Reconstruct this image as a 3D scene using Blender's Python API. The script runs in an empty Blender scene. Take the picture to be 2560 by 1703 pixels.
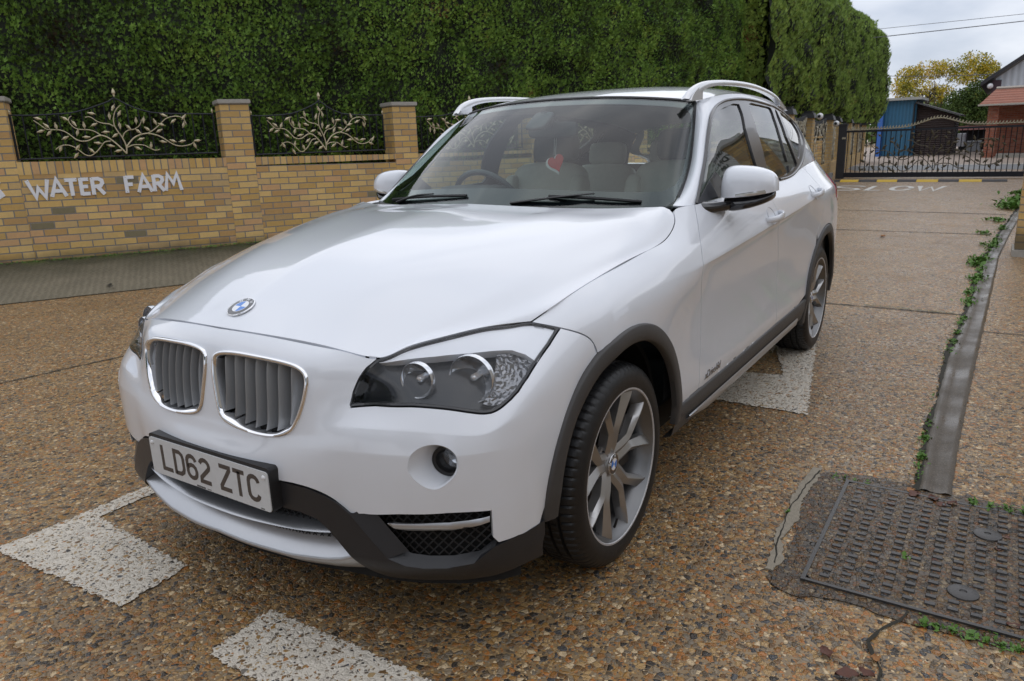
import bpy, bmesh, math, random
import numpy as np
from mathutils import Vector, Matrix
from mathutils.geometry import delaunay_2d_cdt
random.seed(7); RNG = np.random.default_rng(7)
SC = bpy.context.scene; COL = SC.collection
# ---------------------------------------------------------------- camera
cam_d = bpy.data.cameras.new("camera"); cam = bpy.data.objects.new("camera", cam_d); COL.objects.link(cam)
CAM = (1.93253, 1.74748, 1.29492); YAW, PITCH, ROLL = -2.555799, -.261045, -.035598
_f = Vector((math.cos(YAW)*math.cos(PITCH), math.sin(YAW)*math.cos(PITCH), math.sin(PITCH)))
_r = Vector((math.sin(YAW), -math.cos(YAW), 0)); _u = _r.cross(_f)
_r2 = _r*math.cos(ROLL)+_u*math.sin(ROLL); _u2 = _u*math.cos(ROLL)-_r*math.sin(ROLL)
M = Matrix((_r2, _u2, -_f)).transposed().to_4x4(); M.translation = CAM
cam.matrix_world = M
cam_d.sensor_width = 36; cam_d.lens = 1848.833/2560*36; cam_d.clip_start = .02; cam_d.clip_end = 2000
cam_d.dof.use_dof = True; cam_d.dof.focus_distance = 1.9; cam_d.dof.aperture_fstop = 16
SC.camera = cam
SC.view_settings.view_transform = 'Standard'; SC.view_settings.look = 'None'
SC.view_settings.exposure = 0.40; SC.view_settings.gamma = 1
SC.render.engine = 'CYCLES'
# ---------------------------------------------------------------- sky: overcast, broken grey cloud over the sky texture
SUN_EL, SUN_AZ = math.radians(80), math.radians(200)   # azimuth measured in the x-y plane
W = bpy.data.worlds.new("World"); SC.world = W; W.use_nodes = True
nt = W.node_tree; nt.nodes.clear()
def N(tree, typ, **kw):
    n = tree.nodes.new(typ)
    for k, v in kw.items():
        if hasattr(n, k): setattr(n, k, v)
        else: n.inputs[k.replace('_', ' ')].default_value = v
    return n
sky = N(nt, 'ShaderNodeTexSky'); sky.sky_type = 'NISHITA'; sky.sun_disc = False
sky.sun_elevation = SUN_EL; sky.sun_rotation = math.pi/2-SUN_AZ
tc = N(nt, 'ShaderNodeTexCoord'); mp = N(nt, 'ShaderNodeMapping'); mp.inputs['Scale'].default_value = (1, 1, 2.6)
no = N(nt, 'ShaderNodeTexNoise'); no.inputs['Scale'].default_value = 2.1; no.inputs['Detail'].default_value = 7; no.inputs['Roughness'].default_value = .52
cr = N(nt, 'ShaderNodeValToRGB'); cr.color_ramp.elements[0].position = .40; cr.color_ramp.elements[1].position = .60; _m = cr.color_ramp.elements.new(.49); _m.color = (5.0, 5.4, 6.3, 1)
cr.color_ramp.elements[0].color = (3.5, 4.0, 5.0, 1); cr.color_ramp.elements[2].color = (7.4, 7.6, 8.2, 1)
mx = N(nt, 'ShaderNodeMix'); mx.data_type = 'RGBA'; mx.inputs[0].default_value = .86
bg = N(nt, 'ShaderNodeBackground'); bg.inputs['Strength'].default_value = .1
ow = N(nt, 'ShaderNodeOutputWorld'); L = nt.links.new
L(tc.outputs['Generated'], mp.inputs[0]); L(mp.outputs[0], no.inputs['Vector']); L(no.outputs['Fac'], cr.inputs[0])
L(sky.outputs[0], mx.inputs[6]); L(cr.outputs[0], mx.inputs[7]); L(mx.outputs[2], bg.inputs[0]); L(bg.outputs[0], ow.inputs[0])
sun_d = bpy.data.lights.new("sun", 'SUN'); sun_d.energy = 1.0; sun_d.angle = math.radians(150); sun_d.color = (1, .96, .9)
sun = bpy.data.objects.new("sun", sun_d); COL.objects.link(sun)
_d = Vector((math.cos(SUN_AZ)*math.cos(SUN_EL), math.sin(SUN_AZ)*math.cos(SUN_EL), math.sin(SUN_EL)))
sun.rotation_euler = _d.to_track_quat('Z', 'Y').to_euler(); sun.location = _d*50
# ---------------------------------------------------------------- helpers
MAT = {}
def pmat(name, col, rough=.5, metal=0, coat=0, spec=.5, alpha=None, trans=0, noise=0, nscale=30, bump=0, bscale=60, emit=None, coat_rough=.03, ior=None):
    """principled material with procedural variation of colour, roughness and height"""
    if name in MAT: return MAT[name]
    m = bpy.data.materials.new(name); m.use_nodes = True; t = m.node_tree; b = t.nodes['Principled BSDF']
    b.inputs['Base Color'].default_value = (*col, 1); b.inputs['Roughness'].default_value = rough; b.inputs['Metallic'].default_value = metal
    b.inputs['Coat Weight'].default_value = coat; b.inputs['Coat Roughness'].default_value = coat_rough; b.inputs['Specular IOR Level'].default_value = spec
    b.inputs['Transmission Weight'].default_value = trans
    if ior: b.inputs['IOR'].default_value = ior
    tc = t.nodes.new('ShaderNodeTexCoord')
    if noise:
        n = t.nodes.new('ShaderNodeTexNoise'); n.inputs['Scale'].default_value = nscale; n.inputs['Detail'].default_value = 5
        r = t.nodes.new('ShaderNodeMix'); r.data_type = 'RGBA'
        r.inputs[6].default_value = (*[c*(1-noise) for c in col], 1); r.inputs[7].default_value = (*[min(1, c*(1+noise)) for c in col], 1)
        t.links.new(tc.outputs['Object'], n.inputs['Vector']); t.links.new(n.outputs['Fac'], r.inputs[0]); t.links.new(r.outputs[2], b.inputs['Base Color'])
        q = t.nodes.new('ShaderNodeMapRange'); q.inputs[3].default_value = max(0, rough-.06); q.inputs[4].default_value = min(1, rough+.08)
        t.links.new(n.outputs['Fac'], q.inputs[0]); t.links.new(q.outputs[0], b.inputs['Roughness'])
    if bump:
        n2 = t.nodes.new('ShaderNodeTexNoise'); n2.inputs['Scale'].default_value = bscale; n2.inputs['Detail'].default_value = 4
        bp = t.nodes.new('ShaderNodeBump'); bp.inputs['Strength'].default_value = bump; bp.inputs['Distance'].default_value = .002
        t.links.new(tc.outputs['Object'], n2.inputs['Vector']); t.links.new(n2.outputs['Fac'], bp.inputs['Height']); t.links.new(bp.outputs[0], b.inputs['Normal'])
    MAT[name] = m; return m
def glass(name, tint=(.55, .66, .64), rough=0.0, f0=.5, gl=(1, 1, 1)):
    """thin single-sheet glass: tinted see-through plus a Fresnel mirror"""
    if name in MAT: return MAT[name]
    m = bpy.data.materials.new(name); m.use_nodes = True; t = m.node_tree; t.nodes.clear()
    a = t.nodes.new('ShaderNodeBsdfTransparent'); a.inputs[0].default_value = (*tint, 1)
    g = t.nodes.new('ShaderNodeBsdfGlossy'); g.inputs['Roughness'].default_value = rough; g.inputs[0].default_value = (*gl, 1)
    lw = t.nodes.new('ShaderNodeFresnel'); n_ = 1.5+f0*.4; ge = t.nodes.new('ShaderNodeNewGeometry'); mr = t.nodes.new('ShaderNodeMapRange'); mr.inputs[3].default_value = n_; mr.inputs[4].default_value = 1/n_   # a thin sheet mirrors alike from both sides
    t.links.new(ge.outputs['Backfacing'], mr.inputs[0]); t.links.new(mr.outputs[0], lw.inputs['IOR'])
    mx = t.nodes.new('ShaderNodeMixShader'); o = t.nodes.new('ShaderNodeOutputMaterial')
    t.links.new(lw.outputs[0], mx.inputs[0]); t.links.new(a.outputs[0], mx.inputs[1]); t.links.new(g.outputs[0], mx.inputs[2]); t.links.new(mx.outputs[0], o.inputs[0])
    MAT[name] = m; return m
def tag(o, label=None, cat=None, group=None, kind=None):
    if label: o['label'] = label
    if cat: o['category'] = cat
    if group: o['group'] = group
    if kind: o['kind'] = kind
    return o
def empty(name, loc=(0, 0, 0), parent=None):
    o = bpy.data.objects.new(name, None); COL.objects.link(o); o.location = loc; o.parent = parent
    o.empty_display_size = .1
    return o
def mesh_obj(name, V, F, mat, parent=None, smooth=True, LN=None, sharp=None):
    me = bpy.data.meshes.new(name); me.from_pydata([tuple(map(float, v)) for v in V], [], [tuple(map(int, f)) for f in F])
    if smooth: me.shade_smooth()
    if LN is not None:
        me.normals_split_custom_set([tuple(map(float, n)) for n in LN])
    elif sharp is not None and smooth:
        me.set_sharp_from_angle(angle=math.radians(sharp))
    me.materials.append(mat)
    o = bpy.data.objects.new(name, me); COL.objects.link(o); o.parent = parent
    return o
class MB:
    """collects simple shapes into one mesh"""
    def __init__(s): s.V = []; s.F = []; s.MI = []
    def add(s, V, F, mi=0):
        k = len(s.V); s.V += [tuple(map(float, v)) for v in V]; s.F += [tuple(int(i)+k for i in f) for f in F]; s.MI += [mi]*len(F); return s
    def box(s, c, d, R=None, taper=0, mi=0):
        x, y, z = [a/2 for a in d]; P = []
        for sz in (-1, 1):
            k = 1-taper*(sz > 0)
            for sx, sy in ((-1, -1), (1, -1), (1, 1), (-1, 1)): P.append((sx*x*k, sy*y*k, sz*z))
        P = np.array(P)
        if R is not None: P = P@np.array(R).T
        return s.add(P+np.array(c), [(0, 3, 2, 1), (4, 5, 6, 7), (0, 1, 5, 4), (1, 2, 6, 5), (2, 3, 7, 6), (3, 0, 4, 7)], mi)
    def tube(s, pts, r, n=8, closed=False, caps=True, flat=None, mi=0):
        P = np.array(pts, float); m = len(P); rr = np.broadcast_to(np.array(r, float), (m,)) if np.ndim(r) <= 1 else r
        T = np.gradient(P, axis=0) if not closed else (np.roll(P, -1, 0)-np.roll(P, 1, 0))
        T /= np.linalg.norm(T, axis=1)[:, None]+1e-12
        up = np.array((0, 0, 1.)) if abs(T[0][2]) < .9 else np.array((1., 0, 0))
        a = np.cross(T[0], up); a /= np.linalg.norm(a); V = []
        for i in range(m):
            a = a-T[i]*(a@T[i]); a /= np.linalg.norm(a)+1e-12; b = np.cross(T[i], a)
            for k in range(n):
                t = 2*math.pi*k/n; V.append(P[i]+rr[i]*(math.cos(t)*a+math.sin(t)*b*(flat or 1)))
        F = []
        for i in range(m if closed else m-1):
            for k in range(n):
                F.append((i*n+k, i*n+(k+1) % n, ((i+1) % m)*n+(k+1) % n, ((i+1) % m)*n+k))
        if caps and not closed: F += [tuple(range(n))[::-1], tuple(range((m-1)*n, m*n))]
        return s.add(V, F, mi)
    def lathe(s, prof, n=48, axis='y', c=(0, 0, 0), closed=False, mi=0):
        V = []; m = len(prof)
        for k in range(n):
            t = 2*math.pi*k/n
            for r, h in prof:
                p = {'y': (r*math.cos(t), h, r*math.sin(t)), 'z': (r*math.cos(t), r*math.sin(t), h), 'x': (h, r*math.cos(t), r*math.sin(t))}[axis]
                V.append((p[0]+c[0], p[1]+c[1], p[2]+c[2]))
        F = []
        for k in range(n):
            for i in range(m if closed else m-1):
                j = (i+1) % m; F.append((k*m+i, k*m+j, ((k+1) % n)*m+j, ((k+1) % n)*m+i))
        return s.add(V, F, mi)
    def prism(s, poly, h0, h1, f=lambda x, y, h: (x, y, h), mi=0):
        n = len(poly); V = [f(x, y, h0) for x, y in poly]+[f(x, y, h1) for x, y in poly]
        tri = delaunay_2d_cdt([Vector((x, y)) for x, y in poly], [(i, (i+1) % n) for i in range(n)], [], 1, 1e-7)
        F = []
        if len(tri[0]) == n:
            idx = [tri[3][i][0] for i in range(len(tri[0]))]
            for a in tri[2]:
                a = [idx[i] for i in a]; F += [tuple(a), tuple(i+n for i in a[::-1])]
        else: F += [tuple(range(n)), tuple(range(n, 2*n))[::-1]]
        F += [(i, i+n, (i+1) % n+n, (i+1) % n) for i in range(n)]
        return s.add(V, F, mi)
    def obj(s, name, mat, parent=None, smooth=True, sharp=35, fix=True):
        mats = mat if isinstance(mat, (list, tuple)) else [mat]
        me = bpy.data.meshes.new(name); me.from_pydata(s.V, [], s.F)
        for m in mats: me.materials.append(m)
        if len(mats) > 1: me.polygons.foreach_set('material_index', s.MI)
        if fix:
            bm = bmesh.new(); bm.from_mesh(me); bmesh.ops.recalc_face_normals(bm, faces=bm.faces); bm.to_mesh(me); bm.free()
        if smooth: me.shade_smooth(); me.set_sharp_from_angle(angle=math.radians(sharp))
        o = bpy.data.objects.new(name, me); COL.objects.link(o); o.parent = parent
        return o
def pip(P, poly):
    """points in polygon, vectorised"""
    x, y = P[:, 0], P[:, 1]; ins = np.zeros(len(P), bool); n = len(poly)
    for i in range(n):
        x0, y0 = poly[i]; x1, y1 = poly[(i+1) % n]
        c = (y0 > y) != (y1 > y)
        if y1 != y0: ins ^= c & (x < (x1-x0)*(y-y0)/(y1-y0)+x0)
    return ins
def resample(poly, step, closed=True, S=None):
    P = np.array(poly, float); out = []
    m = len(P) if closed else len(P)-1
    for i in range(m):
        a, b = P[i], P[(i+1) % len(P)]
        if S is not None: d = np.linalg.norm(S.ev([a[0]], [a[1]])-S.ev([b[0]], [b[1]]))
        else: d = np.linalg.norm(b-a)
        k = max(1, int(math.ceil(d/step)))
        for j in range(k): out.append(a+(b-a)*j/k)
    if not closed: out.append(P[-1])
    return np.array(out)
def spl(P, n=8, closed=True):
    """Catmull-Rom smoothing of a polyline"""
    P = np.array(P, float); m = len(P); out = []
    for i in range(m if closed else m-1):
        p0, p1, p2, p3 = (P[(i-1) % m], P[i], P[(i+1) % m], P[(i+2) % m]) if closed else (P[max(i-1, 0)], P[i], P[i+1], P[min(i+2, m-1)])
        for k in range(n):
            t = k/n; out.append(.5*((2*p1)+(-p0+p2)*t+(2*p0-5*p1+4*p2-p3)*t*t+(-p0+3*p1-3*p2+p3)*t**3))
    if not closed: out.append(P[-1])
    return np.array(out)
# ---------------------------------------------------------------- smooth surfaces through measured points (car frame, metres)
def _basis(n, u):
    """natural cubic spline basis through n uniform knots, evaluated at u"""
    u = np.asarray(u, float)
    A = np.zeros((n, n)); B = np.zeros((n, n)); A[0, 0] = A[-1, -1] = 1
    for i in range(1, n-1):
        A[i, i-1:i+2] = (1, 4, 1); B[i, i-1:i+2] = (6, -12, 6)
    M = np.linalg.solve(A, B)
    i = np.clip(np.floor(u).astype(int), 0, n-2); t = u-i
    out = np.zeros((len(u), n)); k = np.arange(len(u)); I = np.eye(n)
    out += (1-t)[:, None]*I[i]+t[:, None]*I[i+1]
    out += (((1-t)**3-(1-t))/6)[:, None]*M[i]+((t**3-t)/6)[:, None]*M[i+1]
    return out
def _cbasis(n, u, cr):
    """the same, broken at the knots in cr so that the surface keeps an edge there"""
    if not cr: return _basis(n, u)
    out = np.zeros((len(u), n)); b = [0]+list(cr)+[n-1]
    for i, (p, q) in enumerate(zip(b[:-1], b[1:])):
        m = ((u >= p) | (i == 0)) & ((u < q) | (i == len(b)-2))
        if m.any(): out[np.ix_(m, range(p, q+1))] = _basis(q-p+1, u[m]-p)
    return out
class Surf:
    """cu / cv: knots where the surface has an edge; w(u): how strong the v edges are along u"""
    def __init__(s, P, cu=(), cv=(), w=None): s.P = np.array(P, float); s.nu, s.nv = s.P.shape[:2]; s.cu, s.cv, s.w = cu, cv, w
    def ev(s, u, v):
        u = np.atleast_1d(np.asarray(u, float)); v = np.atleast_1d(np.asarray(v, float))
        bu = _cbasis(s.nu, u, s.cu)
        bv = _cbasis(s.nv, v, s.cv)
        if s.cv and s.w is not None:
            k = s.w(u)[:, None]; bv = bv*k+_basis(s.nv, v)*(1-k)
        return np.einsum('ni,nj,ijk->nk', bu, bv, s.P, optimize=True)
    def nrm(s, u, v, e=1e-3):
        du = s.ev(u+e, v)-s.ev(u-e, v); dv = s.ev(u, v+e)-s.ev(u, v-e)
        n = np.cross(du, dv); return n/(np.linalg.norm(n, axis=1)[:, None]+1e-12)
def lerp(a, b, t): return a+(b-a)*t

# front skin: u = across from the centre line to the wheel arch, v = down from the bonnet line
FA = Surf([
 [(.735,0,.835),(.772,0,.785),(.790,0,.69),(.800,0,.612),(.806,0,.585),(.814,0,.556),(.826,0,.520),(.830,0,.462),(.828,0,.40)],
 [(.727,.12,.833),(.768,.12,.783),(.788,.12,.69),(.797,.12,.610),(.803,.12,.583),(.811,.12,.555),(.823,.12,.518),(.827,.12,.462),(.825,.12,.40)],
 [(.712,.25,.825),(.756,.25,.778),(.776,.25,.69),(.786,.25,.612),(.792,.25,.585),(.800,.25,.556),(.808,.25,.518),(.811,.25,.460),(.808,.25,.39)],
 [(.695,.36,.815),(.738,.36,.770),(.757,.36,.69),(.769,.36,.622),(.775,.36,.596),(.784,.36,.563),(.789,.36,.515),(.789,.36,.452),(.786,.36,.38)],
 [(.678,.43,.806),(.708,.43,.758),(.724,.43,.692),(.750,.43,.635),(.759,.43,.612),(.769,.43,.575),(.771,.43,.507),(.768,.43,.437),(.764,.43,.36)],
 [(.655,.50,.793),(.680,.497,.745),(.697,.50,.688),(.733,.50,.638),(.744,.50,.614),(.753,.50,.578),(.754,.50,.505),(.752,.50,.420),(.748,.50,.345)],
 [(.606,.54,.810),(.648,.56,.752),(.675,.575,.687),(.708,.578,.638),(.718,.58,.612),(.728,.58,.578),(.730,.58,.505),(.728,.58,.422),(.724,.58,.34)],
 [(.520,.598,.825),(.585,.63,.760),(.637,.65,.686),(.671,.658,.634),(.681,.66,.609),(.691,.66,.578),(.693,.66,.505),(.691,.66,.423),(.687,.66,.34)],
 [(.430,.66,.836),(.520,.695,.762),(.588,.72,.676),(.627,.728,.624),(.636,.73,.601),(.645,.73,.576),(.646,.73,.505),(.643,.73,.424),(.640,.73,.338)],
 [(.364,.70,.834),(.462,.738,.765),(.543,.766,.670),(.582,.773,.622),(.589,.775,.600),(.596,.776,.576),(.597,.777,.505),(.596,.778,.422),(.592,.778,.336)],
 [(.317,.74,.835),(.408,.773,.768),(.485,.797,.700),(.527,.807,.645),(.534,.809,.610),(.540,.810,.574),(.541,.811,.503),(.540,.811,.420),(.536,.810,.332)],
 [(.270,.80,.815),(.350,.818,.760),(.425,.828,.703),(.463,.830,.655),(.478,.831,.612),(.486,.831,.570),(.490,.829,.500),(.491,.827,.420),(.489,.824,.333)],
 [(.205,.847,.780),(.292,.847,.724),(.360,.846,.668),(.400,.844,.620),(.421,.843,.585),(.436,.841,.545),(.450,.838,.485),(.458,.835,.415),(.459,.832,.340)],
 [(.175,.862,.728),(.248,.854,.686),(.312,.851,.630),(.350,.850,.585),(.372,.848,.550),(.389,.846,.518),(.412,.842,.460),(.424,.837,.405),(.430,.831,.345)],
], cv=(3, 5), w=lambda u: np.interp(u, [3, 5, 9, 11.5], [0, 1, 1, 0]))
# bonnet: u = centre line out to the wing, v = front to rear
HO = Surf([
 [(0.735,0,0.835),(0.662,0,0.877),(0.5,0,0.94),(0.3,0,0.998),(0.03,0,1.042),(-0.22,0,1.063),(-0.32,0,1.067),(-0.42,0,1.072)],
 [(0.727,0.12,0.833),(0.652,0.138,0.867),(0.5,0.18,0.928),(0.3,0.235,0.982),(0.03,0.3,1.024),(-0.22,0.35,1.048),(-0.33,0.355,1.052),(-0.44,0.36,1.061)],
 [(0.712,0.25,0.827),(0.632,0.27,0.861),(0.483,0.305,0.921),(0.28,0.36,0.974),(0,0.42,1.018),(-0.25,0.46,1.045),(-0.36,0.465,1.052),(-0.47,0.47,1.058)],
 [(0.688,0.39,0.812),(0.6,0.405,0.844),(0.452,0.435,0.9),(0.25,0.48,0.956),(-0.03,0.535,1.005),(-0.29,0.565,1.038),(-0.405,0.57,1.046),(-0.52,0.575,1.055)],
 [(0.655,0.5,0.793),(0.555,0.52,0.828),(0.41,0.555,0.88),(0.2,0.595,0.938),(-0.08,0.64,0.992),(-0.33,0.665,1.03),(-0.445,0.6625,1.043),(-0.56,0.66,1.056)],
 [(0.606,0.54,0.81),(0.5,0.57,0.836),(0.36,0.615,0.878),(0.15,0.66,0.93),(-0.13,0.705,0.977),(-0.37,0.725,1.012),(-0.48,0.7175,1.034),(-0.59,0.71,1.056)],
 [(0.52,0.598,0.825),(0.42,0.635,0.845),(0.29,0.68,0.875),(0.1,0.72,0.918),(-0.16,0.755,0.96),(-0.4,0.768,0.988),(-0.53,0.752,1.032),(-0.603,0.733,1.056)],
 [(0.43,0.66,0.836),(0.345,0.695,0.852),(0.23,0.728,0.878),(0.06,0.755,0.912),(-0.18,0.781,0.944),(-0.42,0.788,0.969),(-0.56,0.772,1.02),(-0.612,0.745,1.05)],
 [(0.317,0.74,0.835),(0.245,0.765,0.864),(0.16,0.777,0.885),(0.02,0.789,0.909),(-0.2,0.8,0.934),(-0.44,0.804,0.955),(-0.585,0.786,1.008),(-0.62,0.752,1.046)],
], cu=(1,))
def _side():
    R = []
    R.append([(.317,.74,.835),(.27,.80,.815),(.205,.847,.780),(.175,.862,.728),(.165,.872,.66),(.165,.872,.56),(.165,.87,.46),(.165,.865,.385),(.165,.845,.27)])
    def st(x, *r, xs=None):
        a = []
        for i, (y, z) in enumerate(r): a.append((x if xs is None else xs[i], y, z))
        R.append(a)
    st(.10,(.783,.898),(.828,.868),(.862,.828),(.878,.768),(.884,.68),(.883,.56),(.881,.46),(.876,.385),(.855,.27))
    st(-.10,(.794,.922),(.840,.887),(.872,.842),(.886,.782),(.888,.69),(.885,.56),(.883,.46),(.878,.385),(.858,.27))
    st(-.30,(.803,.944),(.849,.902),(.880,.852),(.891,.792),(.886,.70),(.882,.57),(.882,.46),(.879,.385),(.860,.27))
    st(-.47,(.803,.960),(.855,.914),(.887,.853),(.890,.800),(.880,.70),(.878,.57),(.882,.46),(.880,.386),(.862,.27), xs=[-.455,-.46,-.47]+[-.47]*6)
    st(-.58,(.786,1.008),(.853,.932),(.892,.857),(.889,.806),(.877,.70),(.876,.57),(.882,.46),(.882,.388),(.864,.27), xs=[-.585,-.575,-.57]+[-.57]*6)
    st(-.68,(.766,1.046),(.850,.946),(.895,.861),(.886,.815),(.876,.70),(.875,.57),(.882,.46),(.883,.389),(.865,.27), xs=[-.64,-.66,-.67]+[-.68]*6)
    st(-.83,(.790,1.050),(.853,.958),(.897,.868),(.886,.822),(.876,.70),(.874,.57),(.882,.46),(.883,.389),(.865,.27))
    st(-1.2,(.80,1.060),(.860,.975),(.899,.886),(.887,.842),(.877,.71),(.874,.57),(.882,.46),(.884,.390),(.866,.27))
    st(-1.6,(.80,1.066),(.862,.985),(.900,.906),(.888,.862),(.878,.72),(.875,.575),(.882,.46),(.884,.392),(.866,.27))
    st(-2.0,(.80,1.070),(.863,.995),(.900,.926),(.889,.882),(.880,.73),(.877,.58),(.883,.46),(.885,.394),(.866,.27))
    st(-2.3,(.793,1.085),(.860,1.008),(.900,.946),(.897,.90),(.887,.75),(.884,.59),(.886,.46),(.886,.396),(.868,.27))
    st(-2.55,(.780,1.105),(.851,1.018),(.897,.957),(.899,.91),(.896,.77),(.894,.60),(.892,.46),(.888,.396),(.870,.27))
    st(-2.80,(.765,1.120),(.838,1.026),(.888,.965),(.897,.92),(.899,.79),(.897,.61),(.893,.46),(.888,.396),(.870,.27))
    st(-3.10,(.735,1.125),(.808,1.030),(.860,.970),(.874,.92),(.885,.79),(.884,.61),(.878,.46),(.872,.396),(.850,.27))
    st(-3.38,(.675,1.120),(.745,1.030),(.800,.970),(.818,.92),(.832,.79),(.834,.61),(.826,.46),(.818,.396),(.79,.27))
    st(-3.56,(.580,1.110),(.640,1.030),(.690,.970),(.710,.92),(.730,.79),(.735,.61),(.728,.46),(.72,.396),(.69,.27))
    return R
SI = Surf(_side(), cv=(2,), w=lambda u: np.interp(u, [1.5, 4, 12, 14], [0, 1, 1, .3]))
def _green():
    g = [(0,0),(.2,.12),(.42,.29),(.64,.51),(.83,.75),(1,1)]
    R = [[(-.72,.725,1.050),(-.86,.708,1.10),(-1.0,.683,1.18),(-1.107,.655,1.267),(-1.20,.628,1.355),(-1.28,.600,1.437)],
         [(-.78,.778,1.048),(-.885,.765,1.118),(-.985,.742,1.198),(-1.085,.712,1.285),(-1.20,.676,1.375),(-1.33,.612,1.448)]]
    for xb,yb,zb,xt,yt,zt in [(-1.10,.80,1.058,-1.48,.618,1.466),(-1.5,.80,1.065,-1.66,.622,1.480),(-1.9,.80,1.070,-1.95,.624,1.487),
            (-2.3,.793,1.085,-2.3,.617,1.478),(-2.6,.777,1.108,-2.58,.606,1.456),(-2.85,.760,1.121,-2.83,.590,1.425),(-3.1,.735,1.125,-3.06,.568,1.385),(-3.36,.680,1.12,-3.24,.54,1.34)]:
        R.append([(lerp(xb,xt,f), lerp(yb,yt,k), lerp(zb,zt,f)) for f,k in g])
    return R
GS = Surf(_green())
RO = Surf([
 [(-1.12,0,1.477),(-1.35,0,1.512),(-1.7,0,1.543),(-2.1,0,1.552),(-2.5,0,1.536),(-2.85,0,1.498),(-3.22,0,1.432)],
 [(-1.13,.2,1.474),(-1.355,.2,1.510),(-1.7,.2,1.540),(-2.1,.2,1.549),(-2.5,.2,1.533),(-2.85,.2,1.495),(-3.22,.19,1.422)],
 [(-1.162,.38,1.464),(-1.375,.38,1.500),(-1.7,.38,1.528),(-2.1,.38,1.536),(-2.5,.38,1.520),(-2.84,.37,1.480),(-3.22,.35,1.408)],
 [(-1.205,.50,1.453),(-1.395,.505,1.487),(-1.69,.51,1.509),(-2.1,.51,1.515),(-2.5,.50,1.498),(-2.84,.49,1.451),(-3.23,.46,1.390)],
 [(-1.255,.575,1.442),(-1.42,.59,1.466),(-1.68,.597,1.484),(-2.1,.597,1.488),(-2.5,.584,1.468),(-2.84,.568,1.434),(-3.24,.52,1.362)],
 [(-1.28,.60,1.437),(-1.43,.617,1.459),(-1.67,.622,1.480),(-2.1,.621,1.484),(-2.5,.609,1.463),(-2.84,.589,1.424),(-3.24,.54,1.34)],
])
def _ws():
    B = [(-.455,0,1.058),(-.475,.2,1.055),(-.53,.4,1.049),(-.62,.6,1.043),(-.70,.708,1.045),(-.725,.728,1.050)]
    T = [(-1.12,0,1.477),(-1.13,.2,1.474),(-1.162,.38,1.464),(-1.22,.53,1.449),(-1.262,.585,1.440),(-1.28,.60,1.437)]
    R = []
    for j,(b,t) in enumerate(zip(B,T)):
        b=np.array(b);t=np.array(t); c=[]
        for f in (0,.25,.5,.75,1):
            p=b+(t-b)*f; k=4*f*(1-f)
            if j<4: p=p+np.array([.45,0,.89])*.022*k
            elif j==4: p=p+np.array([.4,.2,.89])*.012*k
            c.append(p)
        R.append(c)
    R[5]=[(-.725,.728,1.050),(-.915,.70,1.125),(-1.05,.672,1.22),(-1.17,.638,1.325),(-1.28,.60,1.437)]
    return R
WS = Surf(_ws())
def _rear():
    # tail: u = centre to side, v = roof edge to bottom
    prof=[(-3.22,1.425),(-3.34,1.33),(-3.44,1.2),(-3.50,1.10),(-3.56,.98),(-3.60,.85),(-3.62,.62),(-3.62,.45),(-3.58,.30)]
    sidep=[(-3.24,.54,1.34),(-3.28,.57,1.27),(-3.33,.62,1.19),(-3.56,.58,1.11),(-3.56,.690,.97),(-3.56,.715,.88),(-3.56,.735,.62),(-3.56,.728,.46),(-3.56,.69,.28)]
    R=[]
    for f in (0,.3,.6,.85,1):
        R.append([(lerp(p[0],s_[0],f**4), s_[1]*f, lerp(p[1],s_[2],f**3)) for p,s_ in zip(prof,sidep)])
    return R
TA = Surf(_rear())
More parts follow.
